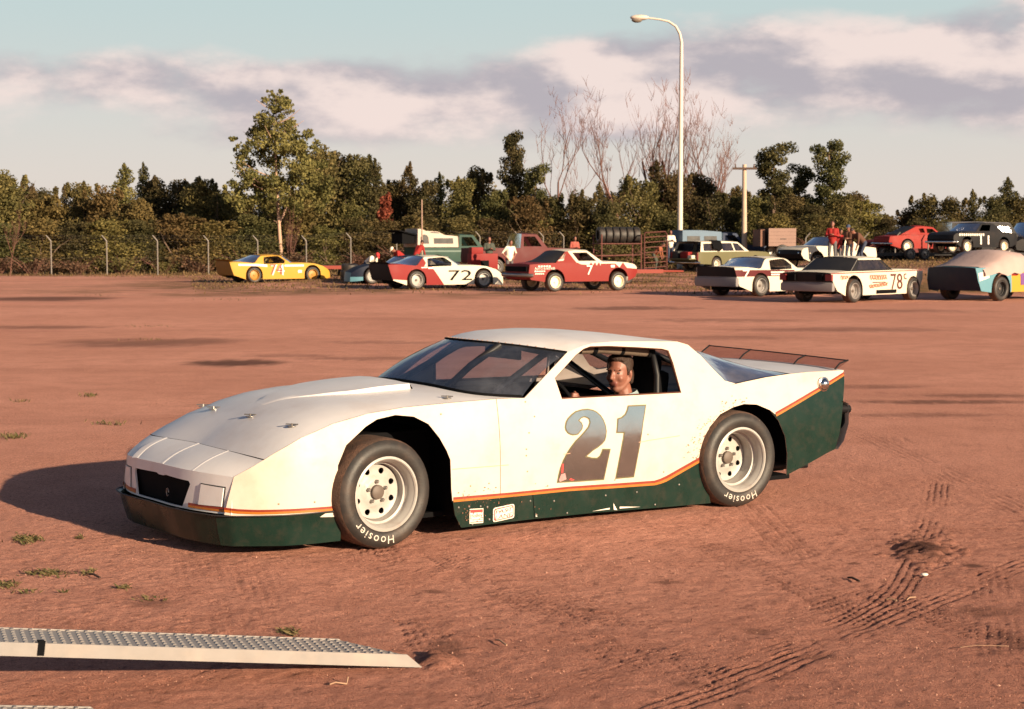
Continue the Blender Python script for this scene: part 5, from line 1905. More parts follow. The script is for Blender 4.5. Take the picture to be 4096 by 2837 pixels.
def vehicle(label, cat, sp, px, Z, heading, anchor, mats, wheels=True, name='race_car', rim=None, group=None, z=None, sc=1.0):
    """sp: shape table. anchor: (x, side) of the wheel that stands on the sight line px at distance Z"""
    h = radians(heading)
    ax, ay = anchor[0] * sc, anchor[1] * sp['W'] * sc
    wx, wy = at(px, Z)
    rx = wx - (ax * cos(h) - ay * sin(h))
    ry = wy - (ax * sin(h) + ay * cos(h))
    zz = bank_at(wx, wy) if z is None else z
    e = empty(name, (rx, ry, zz), h)
    e.scale = (sc, sc, sc)
    tag(e, label, cat, group)
    W = sp['W']
    zs = sp.get('bulge', 0.5)
    xn, xt = sp['nose'][0][0] - 0.45, sp['tail'][-1][0] + 0.35

    def vf(x, zq):
        v = W - 0.22 * max(0.0, zq - zs) ** 2 - 0.10 * max(0.0, zs - zq - 0.1) ** 2
        if x > xn:
            v -= sp.get('ntaper', 0.13) * ((x - xn) / 0.45) ** 2
        if x < xt:
            v -= 0.05 * ((xt - x) / 0.35) ** 2
        return v
    bot = [sp['tail'][0]]
    for (cx, r, zc) in sp['arch']:
        bot += arch_pts(cx, r, zc, sp['zb'])
    poly = bot + sp['nose'][::-1] + sp['top'][::-1][1:] + sp['tail'][::-1][1:]
    cuts = sp.get('cuts', [])
    mb = MB()
    for s in (1, -1):
        side_panel(mb, poly, vf, s, 0.012, cuts=cuts, step=0.16, matf=sp.get('matf'))
    chain = sp['tail'][:-1] + sp['top'] + sp['nose'][1:]
    us = [-1, -0.93, -0.75, -0.4, 0, 0.4, 0.75, 0.93, 1]
    nt, ntop = len(sp['tail']) - 1, len(sp['top'])
    rows = []
    for i, (x, zq) in enumerate(chain):
        tailish = i <= nt - 1 + (1 if i == nt else 0)
        row = []
        for u in us:
            c = 1 - u * u
            dx = -0.04 * c if i < nt else (0.09 * c if i >= nt + ntop - 1 else 0)
            dz = sp.get('crown', 0.03) * (1 - abs(u) ** 3) if nt <= i < nt + ntop else 0
            row.append((x + dx, u * vf(x, zq), zq + dz))
        rows.append(row)
    x0, x1 = sp['cabin']
    IN = len(mats)

    def skin(i, j):
        a, b = chain[i], chain[i + 1]
        if nt <= i < nt + ntop - 1 and x0 - 0.01 <= min(a[0], b[0]) and max(a[0], b[0]) <= x1 + 0.01:
            return IN
        f = sp.get('skinf')
        return f(i, a, b, nt, ntop) if f else 0
    mb.grid(rows, matf=skin, flip=True)
    mb.build('body', list(mats) + [M['black']], e, smooth=35)
    # dark underside and wheel wells
    mb = MB()
    lx0, lx1 = sp['tail'][0][0] + 0.25, sp['nose'][-1][0] - 0.3
    mb.box(((lx0 + lx1) / 2, 0, sp['zb'] + 0.14), (lx1 - lx0, 2 * W - 0.62, 0.20))
    mb.build('underbody', M['black'], e)
    # cabin
    tum = sp.get('tumble', 0.36)
    zbelt = sp['frame'][0][1]

    def gf(x, zq):
        return vf(0, zbelt) - 0.004 - tum * max(0, zq - zbelt)
    cab = sp.get('cabmats', [0])
    mb = MB()
    for s in (1, -1):
        side_panel(mb, sp['frame'], gf, s, 0.02, sp['windows'], sp.get('framecuts', []), step=0.14, matf=sp.get('framef'))
    rail = sp['rail']
    rr = []
    rc = sp.get('roofcrown', 0.05)
    for (x, zq) in rail:
        rr.append([(x + (sp.get('bowf', 0.18) if (x, zq) == rail[-1] else (-sp.get('bowr', 0.06) if (x, zq) == rail[0] else 0)) * (1 - u * u), u * (gf(x, zq) + 0.003), zq + rc * (1 - abs(u) ** 2.6)) for u in us])
    mb.grid(rr, mat=sp.get('roofmat', 0), flip=True)
    mb.build('cabin', list(mats) + [M['black']], e, smooth=40)

    def pane(nm, edge, c0, c1, mat_, fl):
        m2 = MB()
        rows = []
        ed = resample(edge, 7)
        for k in range(7):
            t = k / 6
            ex, ez = ed[k]
            ve = gf(ex, ez) if ez > zbelt else vf(ex, ez) - 0.02
            cx, cz = c0[0] + (c1[0] - c0[0]) * t, c0[1] + (c1[1] - c0[1]) * t
            rows.append([(ex + (cx - ex) * (1 - u * u), u * (ve - 0.006), ez + (cz - ez) * (1 - abs(u) ** 2.4) - 0.004) for u in us])
        m2.grid(rows, flip=fl)
        m2.build(nm, mat_, e, smooth=180)
    if sp.get('rear'):
        pane('rear_window', *sp['rear'], sp.get('rearglass', SCREEN), True)
    if sp.get('front'):
        pane('windscreen', *sp['front'], sp.get('frontglass', GLASS), False)
    if sp.get('sideglass'):
        for w_ in sp['windows']:
            for s in (1, -1):
                m2 = MB()
                side_panel(m2, w_, lambda x, zq: gf(x, zq) - 0.01, s, 0.004, step=0.5)
                m2.build('side_window', GLASS, e)
    if wheels:
        R = sp.get('R', 0.33)
        rm = rim or M['rim']
        for (cx, r, zc) in sp['arch']:
            for s in (1, -1):
                wheel(e, (cx, s * (W + sp.get('poke', 0.03)), R), 0 if s > 0 else pi, 0.07 if rm in (P['whitewheel'], P['yellowwheel']) else 0.11, rm, R=R, seg=28, lugs=False, detail=False, w=0.25,
                      hub_mat=rm if rm in (P['whitewheel'], P['yellowwheel']) else None)
    return e, vf, gf


def word(e, vf, s, x0, z0, h, mat, side=-1, w=None, name='lettering', slant=0.0, off=0.014):
    """lettering on a body side, reading along the side as one faces it"""
    mb = MB()
    dx = 1 if side < 0 else -1
    lettering(mb, s, lambda tx, ty: (x0 + dx * tx, side * (vf(x0 + dx * tx, z0 + ty) + off), z0 + ty), w=w, h=h, slant=slant)
    return mb.build(name, mat, e)


def patch(e, vf, poly, mat, side=-1, name='paint_patch', off=0.010):
    mb = MB()
    side_panel(mb, poly, lambda x, zq: vf(x, zq) + off, side, 0.004, step=0.15)
    return mb.build(name, mat, e)


def fastback(**k):
    sp = dict(W=0.86, zb=0.15, bulge=0.45, R=0.325, arch=[(-1.39, 0.385, 0.33), (1.314, 0.385, 0.35)],
              tail=[(-2.30, 0.32), (-2.40, 0.60), (-2.46, 0.87)],
              top=[(-2.46, 0.87), (-1.93, 0.876), (-1.42, 0.828), (-0.94, 0.786), (0.29, 0.823), (0.80, 0.822), (1.14, 0.813), (1.45, 0.782), (1.82, 0.68), (2.02, 0.57), (2.17, 0.466)],
              nose=[(2.17, 0.466), (2.21, 0.30), (2.22, 0.10)], cabin=(-1.93, 0.29),
              frame=[(0.29, 0.823), (0.095, 0.957)] + RAIL[::-1] + SAIL[::-1] + [(-1.222, 0.801), (-0.939, 0.783)], windows=[WIN], rail=RAIL, roofcrown=0.055, bowf=0.30,
              rear=(SAIL[::-1] + [(-1.5, 0.838), (-1.93, 0.872)], (-1.05, 1.17), (-1.96, 0.89)),
              front=(([(-0.092, 1.086), (0.095, 0.957), (0.29, 0.823)]), (0.21, 1.13), (0.62, 0.88)), crown=0.03)
    sp.update(k)
    return sp


# yellow 74
sp = fastback(skinf=lambda i, a, b, nt, ntop: 1 if i < nt else 0)
e, vf, gf = vehicle('yellow fastback race car number 74 parked on the grass, far left', 'race car', sp, 573, 70, 33, (-1.39, -1), [P['yellow'], P['tan']], rim=P['yellowwheel'], sc=1.04)
word(e, vf, '74', -0.62, 0.30, 0.46, M['decal_white'], name='number_shadow', w=0.62, slant=-0.02, off=0.012)
word(e, vf, '74', -0.66, 0.34, 0.44, P['darkred'], name='number', w=0.56, slant=-0.02, off=0.020)
patch(e, vf, [(-2.1, 0.72), (-1.2, 0.70), (-0.8, 0.66), (-0.8, 0.76), (-1.2, 0.79), (-2.1, 0.80)], M['decal_white'], name='white_band')
patch(e, vf, [(0.0, 0.67), (0.9, 0.67), (0.9, 0.75), (0.0, 0.75)], M['decal_white'], name='white_band')
patch(e, vf, [(0.62, 0.40), (0.80, 0.40), (0.80, 0.52), (0.62, 0.52)], M['decal_white'], name='round_decal')
mb = MB()
mb.grid([[(-2.36, u * 0.78, 0.88) for u in (-1, -.5, 0, .5, 1)], [(-2.50, u * 0.80, 0.98) for u in (-1, -.5, 0, .5, 1)]])
mb.build('rear_spoiler', P['tan'], e)

# red and white 72
sp = fastback(cuts=[[(-0.78, 0.786), (-0.30, 0.15)], [(-2.3, 0.36), (-1.79, 0.32)]],
              matf=lambda x, z: 1 if (x > -0.78 + (0.786 - z) * 0.755 or (x < -1.75 and z < 0.36 + (x + 2.3) * -0.08)) else 0,
              skinf=lambda i, a, b, nt, ntop: 2 if i < nt else (1 if a[0] > -0.2 else 0), framef=lambda x, z: 1 if x > -1.0 + (z - 0.8) * -0.1 else 0, roofmat=1)
e, vf, gf = vehicle('red and white fastback race car number 72 with red tail', 'race car', sp, 938, 60.5, 31, (-1.39, -1), [P['red'], P['cream'], P['black']], sc=1.08)
word(e, vf, '72', -0.12, 0.30, 0.36, M['black'], w=0.95, name='number')
for (x0, z0, x1, z1) in ((-1.20, 0.745, -0.95, 0.775), (-0.93, 0.715, -0.74, 0.77)):
    patch(e, vf, [(x0, z0), (x1, z0), (x1, z1), (x0, z1)], M['decal_white'], name='sponsor_patch')
mb = MB()
mb.grid([[(-2.38, u * 0.78, 0.875) for u in (-1, -.5, 0, .5, 1)], [(-2.52, u * 0.80, 0.96) for u in (-1, -.5, 0, .5, 1)]])
mb.build('rear_spoiler', P['black'], e)

# red 7, older high-riding coupe
coupe = dict(W=0.92, zb=0.36, bulge=0.62, R=0.35, arch=[(-1.35, 0.42, 0.40), (1.38, 0.43, 0.42)], ntaper=0.08,
             tail=[(-2.33, 0.44), (-2.42, 0.62), (-2.36, 0.98)], top=[(-2.36, 0.98), (-1.75, 1.03), (-1.30, 1.04), (0.72, 1.06), (1.2, 1.07), (1.8, 1.03), (2.12, 0.97), (2.24, 0.88)],
             nose=[(2.24, 0.88), (2.28, 0.70), (2.16, 0.50)], cabin=(-1.75, 0.72),
             frame=[(0.72, 1.06), (0.16, 1.46), (-0.35, 1.49), (-0.80, 1.44), (-1.30, 1.04)], windows=[[(-0.32, 1.10), (-0.52, 1.40), (0.10, 1.41), (0.46, 1.10)]],
             framecuts=[[(-0.42, 1.05), (-0.70, 1.45)]], framef=lambda x, z: 1 if x > -0.42 - (z - 1.05) * 0.70 else 0, rail=[(-0.80, 1.44), (-0.35, 1.49), (0.16, 1.46)], roofmat=1, roofcrown=0.05, bowf=0.2,
             rear=([(-0.80, 1.44), (-1.30, 1.05), (-1.70, 1.03)], (-0.88, 1.48), (-1.75, 1.07)), front=([(0.16, 1.46), (0.72, 1.06)], (0.36, 1.49), (0.95, 1.10)), rearglass=M['interior'],
             cuts=[[(-0.40, 1.05), (-0.22, 0.98), (2.26, 0.80)]], matf=lambda x, z: 1 if (x > -0.4 and z > 0.985 - max(0, x - 1.2) * 0.16) else 0, skinf=lambda i, a, b, nt, ntop: 1 if (i >= nt and a[0] > 0.6 and i < nt + ntop - 1) else 0, tumble=0.40)
e, vf, gf = vehicle('faded red high-riding coupe race car number 7 with cream wheels', 'race car', coupe, 1249, 57.5, 30, (-1.35, -1), [P['brickred'], P['cream']], rim=P['whitewheel'])
word(e, vf, '7', 0.0, 0.60, 0.34, M['decal_white'], w=0.26, name='number')
word(e, vf, 'AUTO & REPAIR', -2.2, 0.80, 0.085, M['decal_white'], w=0.85, name='lettering', slant=0.0)
for (x, z, w_) in ((-2.05, 0.90, 0.55), (-2.2, 0.72, 0.45), (-2.18, 0.63, 0.38)):
    for q in range(5):
        patch(e, vf, [(x + w_ * q / 5, z), (x + w_ * (q + 0.7) / 5, z), (x + w_ * (q + 0.7) / 5, z + 0.045), (x + w_ * q / 5, z + 0.045)], M['decal_white'], name='sponsor_patch')
patch(e, vf, [(1.05, 0.86), (1.22, 0.86), (1.22, 0.95), (1.05, 0.95)], M['decal_white'], name='sponsor_patch')
mb = MB()
mb.tube([(-2.30, -0.98, 0.60), (-2.48, -0.90, 0.60), (-2.50, 0, 0.60), (-2.48, 0.90, 0.60)], 0.065, 8)
mb.build('rear_bumper', M['steel'], e, smooth=60)
mb = MB()
mb.box((-2.43, 0, 0.82), (0.05, 1.5, 0.18))
mb.build('tail_light_panel', M['black'], e)
mb = MB()
side_panel(mb, [(-1.2, 1.10), (-0.86, 1.38), (-0.80, 1.36), (-0.95, 1.12)], gf, -1, 0.03, step=0.2)
mb.build('window_edge', P['cream'], e)

# white 7 with grey bumper
sp = fastback(cuts=[[(-2.40, 0.60), (0.29, 0.60)], [(-2.44, 0.80), (0.29, 0.78)]], matf=lambda x, z: 1 if (0.60 < z < 0.79 and x < 0.1) else (0),
              skinf=lambda i, a, b, nt, ntop: (2 if i == 0 else 3) if i < nt else 0)
e, vf, gf = vehicle('white fastback race car number 7 with grey bumper and dark side band', 'race car', sp, 1712, 52.5, 39, (-1.39, -1), [P['cream'], P['maroon'], P['grey'], P['black']], rim=M['alu'], sc=1.10)
word(e, vf, '7', -2.18, 0.56, 0.235, M['decal_white'], w=0.30, name='number', off=0.02)
for (z0, z1) in ((0.70, 0.74), (0.63, 0.67)):
    patch(e, vf, [(-0.95, z0), (-0.35, z0), (-0.35, z1), (-0.95, z1)], M['decal_white'], name='white_band')
mb = MB()
mb.box((-2.40, 0, 0.44), (0.14, 1.72, 0.28), bev=0.06)
mb.build('rear_bumper', P['grey'], e, smooth=40)

# white 78c
sp = fastback(zb=0.20, tail=[(-2.20, 0.34), (-2.36, 0.58), (-2.42, 0.82)], top=[(-2.42, 0.82), (-1.6, 0.86), (-1.0, 0.86), (0.35, 0.87), (0.9, 0.88), (1.5, 0.87), (2.0, 0.86), (2.25, 0.85)],
              nose=[(2.25, 0.85), (2.18, 0.60), (1.95, 0.30)], cabin=(-1.6, 0.6), arch=[(-1.39, 0.42, 0.34), (1.64, 0.36, 0.33)],
              frame=[(0.60, 0.87), (0.10, 1.20), (-0.60, 1.22), (-0.98, 1.20), (-1.50, 0.86)], windows=[[(-1.22, 0.90), (-0.94, 1.15), (0.05, 1.155), (0.40, 0.90)]], rail=[(-0.98, 1.20), (-0.60, 1.22), (0.10, 1.20)], roofmat=0, bowf=0.15, sideglass=True, rearglass=M['interior'],
              framef=lambda x, z: 0 if z > 1.165 else 5, framecuts=[[(-1.0, 1.165), (0.2, 1.165)]], rear=([(-0.98, 1.20), (-1.50, 0.86)], (-1.02, 1.25), (-1.58, 0.88)), front=([(0.10, 1.20), (0.60, 0.87)], (0.25, 1.23), (0.8, 0.90)), ntaper=0.04, skinf=lambda i, a, b, nt, ntop: (2 if i == 0 else 3) if i < nt else (0 if i < nt + ntop - 1 else 3))
e, vf, gf = vehicle('white slab-sided race car number 78c with black cabin and red tail lamps', 'race car', sp, 1922, 47, 45, (-1.39, -1), [P['cream'], P['maroon'], P['grey'], P['black'], P['grey'], P['black']], rim=M['alu'], sc=1.08)
word(e, vf, '78', 0.44, 0.33, 0.44, M['decal_brown'], w=0.60, name='number')
word(e, vf, 'c', 1.12, 0.60, 0.17, M['decal_brown'], w=0.15, name='number_suffix')
patch(e, vf, [(-2.42, 0.855 - 0.03), (2.2, 0.862), (2.2, 0.842), (-2.42, 0.80)], P['darkred'], name='red_pinstripe', off=0.012)
patch(e, vf, [(-0.50, 0.53), (0.15, 0.53), (0.15, 0.555), (-0.50, 0.555)], M['decal_brown'], name='lettering_underline')
mb = MB()
for k in range(46):      # looping painted script on quarter and door
    t = k / 45
    mb.tube([(-2.05 + 0.40 * t + 0.03 * sin(k * 1.3), -(vf(-2.0, 0.72) + 0.012), 0.70 + 0.06 * sin(k * 0.9) * (1 - 0.4 * t)),
             (-2.05 + 0.40 * (k + 1) / 45 + 0.03 * sin((k + 1) * 1.3), -(vf(-2.0, 0.72) + 0.012), 0.70 + 0.06 * sin((k + 1) * 0.9) * (1 - 0.4 * (k + 1) / 45))], 0.006, 4, caps=False)
for k in range(80):
    def q(k):
        t = k / 80
        return (-0.62 + 0.85 * t + 0.04 * sin(k * 1.7), -(vf(0.2, 0.68) + 0.012), 0.68 + 0.07 * sin(k * 1.1))
    mb.tube([q(k), q(k + 1)], 0.006, 4, caps=False)
for k in range(80):
    def q(k):
        t = k / 80
        return (-0.66 + 0.92 * t + 0.04 * sin(k * 2.1), -(vf(0.2, 0.45) + 0.012), 0.43 + 0.05 * sin(k * 1.3) + 0.06 * t)
    mb.tube([q(k), q(k + 1)], 0.006, 4, caps=False)
o = mb.build('painted_script', material('orange_script_paint', (0.42, 0.13, 0.06), 0.5), e)
mb = MB()
mb.box((-2.36, 0, 0.44), (0.14, 1.70, 0.24), bev=0.06)
mb.build('rear_bumper', P['grey'], e, smooth=40)
for s in (1, -1):
    for (y0, mt, nm) in ((0.74, P['darkred'], 'tail_lamp'), (0.44, M['black'], 'lamp_pocket')):
        mb = MB()
        mb.box((-2.43, s * y0, 0.70), (0.08, 0.20, 0.17), bev=0.01)
        mb.build(nm, mt, e)
mb = MB()
mb.box((0.2, -0.87, 0.28), (1.0, 0.04, 0.10))
mb.build('exhaust_tunnel', M['black'], e)

# pale blue car under a tarp, at the right edge
sp = fastback(W=0.92, zb=0.25, top=[(-2.46, 0.95), (-1.93, 0.96), (-1.42, 0.95), (-0.94, 0.94), (0.29, 0.95), (0.80, 0.95), (1.45, 0.9), (2.02, 0.7), (2.17, 0.5)], nose=[(2.17, 0.5), (2.21, 0.35), (2.2, 0.25)],
              tail=[(-2.30, 0.30), (-2.42, 0.60), (-2.46, 0.95)], arch=[(-1.39, 0.45, 0.36), (1.314, 0.42, 0.35)], R=0.35, cabin=(-1.93, 0.29),
              frame=[(0.29, 0.95), (-0.10, 1.28), (-0.8, 1.32), (-1.1, 1.26), (-1.5, 0.95)], windows=[[(-0.95, 0.98), (-0.85, 1.24), (-0.15, 1.24), (0.10, 0.98)]], rail=[(-1.1, 1.26), (-0.8, 1.32), (-0.10, 1.28)],
              rear=([(-1.1, 1.26), (-1.5, 0.95), (-1.93, 0.95)], (-1.15, 1.3), (-1.95, 0.97)), front=([(-0.10, 1.28), (0.29, 0.95)], (0.1, 1.3), (0.6, 0.97)),
              cuts=[[(-0.88, 0.94), (-0.88, 0.26)]], matf=lambda x, z: 1 if x > -0.88 else 0, skinf=lambda i, a, b, nt, ntop: 2 if i < nt else 0)  # tail skin in navy: shade on the pale blue tail painted in
e, vf, gf = vehicle('pale blue and yellow race car half covered by a pinkish tarp, right edge', 'race car', sp, 2252, 48.5, 38, (-1.39, -1), [P['cyan'], P['yellow'], P['navy']], rim=M['interior'], sc=1.06)
patch(e, vf, [(-2.38, 0.58), (-1.95, 0.68), (-1.95, 0.90), (-2.40, 0.80)], M['decal_white'], name='white_patch')
patch(e, vf, [(-0.86, 0.72), (-0.60, 0.72), (-0.60, 0.93), (-0.86, 0.93)], P['red'], name='red_patch')
word(e, vf, '1', -0.45, 0.45, 0.34, material('purple_number', (0.14, 0.05, 0.20), 0.5), w=0.22, name='number')
mb = MB()      # the tarp, slung over tail and roof
rows = []
line = [(-2.25, 0.985), (-1.9, 1.05), (-1.55, 1.20), (-1.2, 1.36), (-0.9, 1.42), (-0.5, 1.40), (-0.25, 1.36)]
for i, (x, z) in enumerate(line):
    r = []
    for (u, dz) in ((-1.10, -0.42), (-1.08, -0.28), (-1.0, -0.12), (-0.8, -0.02), (-0.4, 0.02), (0, 0.03), (0.4, 0.02), (0.8, -0.02), (1.0, -0.12), (1.08, -0.3)):
        k = 1.0 if 0 < i < 6 else 0.7
        r.append((x + 0.05 * sin(i * 2 + u * 5), u * 0.90, max(0.72 + 0.05 * sin(i * 1.7), z + dz * k * (1.5 if i > 2 else 0.9) + 0.018 * sin(i * 2.3 + u * 7))))
    rows.append(r)
mb.grid(rows, flip=True)
o = mb.build('tarp', P['tarp'], None, smooth=180)
o.location = e.location
o.rotation_euler = e.rotation_euler
o.scale = e.scale
tag(o, 'pinkish grey tarp draped over the tail and roof of the pale blue car', 'tarp')

# dark car with pale blue air dam behind the tail of number 72
sp = fastback(skinf=lambda i, a, b, nt, ntop: 1 if i >= nt + ntop - 1 else 0, cuts=[[(1.7, 0.30), (2.21, 0.30)]], matf=lambda x, z: 1 if (x > 1.68 and z < 0.30) else 0)
e, vf, gf = vehicle('dark blue race car with pale blue air dam, behind the tail of number 72', 'race car', sp, 838, 66.5, 196, (1.314, 1), [P['navy'], P['cyan']])

# white car facing left on the bank
sp = dict(coupe)
sp.update(R=0.34, skinf=lambda i, a, b, nt, ntop: 1 if i >= nt + ntop - 1 else 0, matf=None, cuts=[], framef=None, framecuts=[], roofmat=0)
e, vf, gf = vehicle('white coupe with dark grille facing left on the bank, left of the man in red', 'race car', sp, 1838, 66, 212, (1.38, 1), [P['cream'], P['black']], rim=P['whitewheel'], sc=0.9)
for s in (1, -1):
    mb = MB()
    mb.lathe([(0, 0.03), (0.07, 0.02), (0.085, 0)], 14, axis='y')
    mb.v = [(2.28 + v[1], s * 0.62 + v[0], 0.74 + v[2]) for v in mb.v]
    mb.build('headlight', M['chrome'], e, smooth=50)


# ---- trailers
def trailer(label, px, Z, heading, L, W, deck, z, mat, name='flatbed_trailer', tandem=True):
    h = radians(heading)
    x, y = at(px, Z)
    e = empty(name, (x, y, z), h)
    tag(e, label, 'trailer')
    mb = MB()
    mb.box((0, 0, deck - 0.05), (L, W, 0.06))
    mb.build('deck', M['interior'], e)
    for s in (1, -1):
        mb = MB()
        mb.box((0, s * W / 2, deck - 0.10), (L + 0.1, 0.06, 0.16))
        mb.build('side_rail', mat, e)
    mb = MB()
    mb.tube([(L / 2, 0.5, deck - 0.1), (L / 2 + 1.2, 0, deck - 0.12), (L / 2, -0.5, deck - 0.1)], 0.045, 8)
    mb.build('drawbar', mat, e, smooth=60)
    for dx in ((-0.42, 0.42) if tandem else (0,)):
        for s in (1, -1):
            wheel(e, (dx, s * (W / 2 + 0.24), 0.31), 0 if s > 0 else pi, 0.05, M['steel'], R=0.31, seg=22, lugs=False, detail=False, w=0.2)
    return e


trailer('low dark tandem trailer under the red fastback on the bank', 2036, 84, 18, 4.6, 1.9, 0.40, bank_at(*at(2036, 84)), M['interior'])
sp = fastback(zb=0.24, matf=lambda x, z: 0)
sp.update(top=[(-2.36, 0.86), (-1.75, 0.93), (-1.30, 0.95), (0.72, 0.95), (1.2, 0.95), (1.8, 0.90), (2.12, 0.84), (2.24, 0.76)], tail=[(-2.33, 0.40), (-2.42, 0.60), (-2.36, 0.86)], nose=[(2.24, 0.76), (2.28, 0.6), (2.16, 0.35)],
          cabin=(-1.75, 0.72), arch=[(-1.35, 0.40, 0.36), (1.38, 0.40, 0.36)], R=0.34, frame=[(0.72, 0.95), (0.30, 1.34), (-0.25, 1.40), (-0.75, 1.38), (-1.75, 0.96)],
          windows=[[(-0.52, 1.06), (-0.60, 1.28), (-0.30, 1.30), (-0.25, 1.06)], [(-0.12, 1.04), (-0.12, 1.28), (0.24, 1.27), (0.50, 1.04)]], rail=[(-0.75, 1.38), (-0.25, 1.40), (0.30, 1.34)], bowf=0.1,
          rear=([(-0.75, 1.38), (-1.75, 0.965)], (-0.85, 1.42), (-1.85, 0.98)), front=([(0.30, 1.34), (0.72, 0.95)], (0.45, 1.38), (0.9, 0.98)), rearglass=M['interior'])
e, vf, gf = vehicle('bright red fastback race car loaded on the trailer, on the bank', 'race car', sp, 2040, 84, 18, (-1.35, -1), [P['brightred']], rim=P['whitewheel'], z=bank_at(*at(2040, 84)) + 0.36)
mb = MB()
mb.tube([(-2.30, -0.92, 0.50), (-2.46, -0.86, 0.50), (-2.47, 0, 0.50), (-2.46, 0.86, 0.50)], 0.055, 8)
mb.build('rear_bumper', M['chrome'], e, smooth=60)
word(e, vf, '2', 0.15, 0.50, 0.34, M['decal_white'], w=0.26, name='number')
trailer('dark trailer under the black number 11 car on the bank', 2218, 80, 210, 4.6, 1.9, 0.42, bank_at(*at(2218, 80)), M['interior'])
sp = dict(coupe)
sp.update(zb=0.30, matf=None, cuts=[], framef=None, framecuts=[], roofmat=0, skinf=None, R=0.34)
e, vf, gf = vehicle('black coupe race car number 11 facing left on a trailer', 'race car', sp, 2174, 78, 214, (1.38, 1), [P['black']], rim=P['whitewheel'], z=bank_at(*at(2174, 78)) + 0.38)
word(e, vf, '11', 0.45, 0.44, 0.44, M['decal_white'], w=0.66, side=1, name='number', off=0.02)
for k in range(12):
    x = 1.95 - 0.155 * k
    patch(e, vf, [(x - 0.10, 0.86), (x, 0.86), (x, 0.97), (x - 0.10, 0.97)], M['decal_white'], side=1, name='painted_letter')
mb = MB()
mb.tube([(2.1, 0.93, 0.56), (2.34, 0.86, 0.56), (2.40, 0, 0.56), (2.34, -0.86, 0.56)], 0.06, 8)
mb.build('front_bumper', M['chrome'], e, smooth=60)

# maroon and white cars almost hidden at the back of the bank
sp = dict(coupe)
sp.update(matf=None, cuts=[], framef=None, framecuts=[], roofmat=0, skinf=None)
vehicle('maroon coupe half hidden behind the tail of the red fastback', 'race car', sp, 1988, 88, 200, (1.38, 1), [P['maroon']])
vehicle('white coupe half hidden between the red fastback and the black car', 'race car', sp, 2128, 88.5, 20, (-1.35, -1), [P['cream']], z=bank_at(*at(2128, 88.5)) + 0.15)

# ---- pickups, wagon, van
pick = dict(W=0.98, zb=0.50, bulge=0.8, R=0.37, arch=[(-1.65, 0.46, 0.42), (1.65, 0.46, 0.42)], ntaper=0.04, tail=[(-2.75, 0.55), (-2.78, 0.8), (-2.76, 1.25)],
            top=[(-2.76, 1.25), (-0.42, 1.25), (1.0, 1.25), (1.2, 1.27), (2.2, 1.22), (2.55, 1.15), (2.62, 1.05)], nose=[(2.62, 1.05), (2.66, 0.8), (2.60, 0.5)], cabin=(-2.76, 1.0),
            frame=[(1.0, 1.25), (0.50, 1.90), (-0.30, 1.92), (-0.42, 1.25)], windows=[[(-0.24, 1.33), (-0.20, 1.80), (0.38, 1.80), (0.70, 1.33)]], rail=[(-0.30, 1.92), (0.10, 1.93), (0.50, 1.90)], bowf=0.06, bowr=0.02, roofcrown=0.04,
            rear=([(-0.30, 1.92), (-0.42, 1.25)], (-0.32, 1.95), (-0.44, 1.25)), front=([(0.50, 1.90), (1.0, 1.25)], (0.58, 1.94), (1.12, 1.28)), tumble=0.22, rearglass=GLASS, crown=0.01)


def camper(e, outline, W, mat, wins, name='camper_shell'):
    mb = MB()
    f = lambda x, z: W - 0.12 * max(0, z - 1.3)
    for s in (1, -1):
        side_panel(mb, outline, f, s, 0.02, step=0.3)
    n = len(outline)
    rows = [[(x, u * f(x, z), z + 0.02 * (1 - u * u)) for u in (-1, -.6, 0, .6, 1)] for x, z in outline]
    mb.grid(rows)
    c = mb.build(name, mat, e, smooth=35)
    for w_ in wins:
        for s in (1, -1):
            m2 = MB()
            side_panel(m2, w_, lambda x, z: f(x, z) + 0.012, s, 0.01, step=0.3)
            m2.build('shell_window', M['interior'], c)
    return c


sp = dict(pick)
sp.update(cuts=[[(-2.77, 1.02), (2.6, 1.02)], [(-2.77, 1.10), (2.6, 1.10)]], matf=lambda x, z: 1 if 1.02 < z < 1.10 else 0)
e, vf, gf = vehicle('green pickup truck with cream camper shell and raised rear hatch', 'pickup truck', sp, 985, 84, 26, (-1.65, -1), [P['teal'], P['palegreen']], name='pickup_truck')
camper(e, [(-0.46, 1.27), (-0.48, 1.84), (-1.2, 1.90), (-1.6, 2.08), (-2.3, 2.12), (-2.5, 2.22), (-2.72, 2.22), (-2.78, 1.27)], 0.99, P['shell'],
       [[(-2.60, 1.45), (-2.60, 1.78), (-2.5, 1.90), (-2.36, 1.93), (-2.22, 1.88), (-2.15, 1.75), (-2.13, 1.45)], [(-1.85, 1.45), (-1.85, 1.74), (-0.75, 1.74), (-0.75, 1.45)], [(-2.08, 2.02), (-1.98, 2.06), (-1.60, 2.05), (-1.5, 1.99)]])
mb = MB()
mb.box((-3.30, 0, 2.02), (1.0, 1.8, 0.05), rot=Matrix.Rotation(radians(14), 3, 'Y'))
mb.box((-3.2, 0, 1.72), (0.7, 1.5, 0.55))
mb.build('open_hatch', M['black'], e)

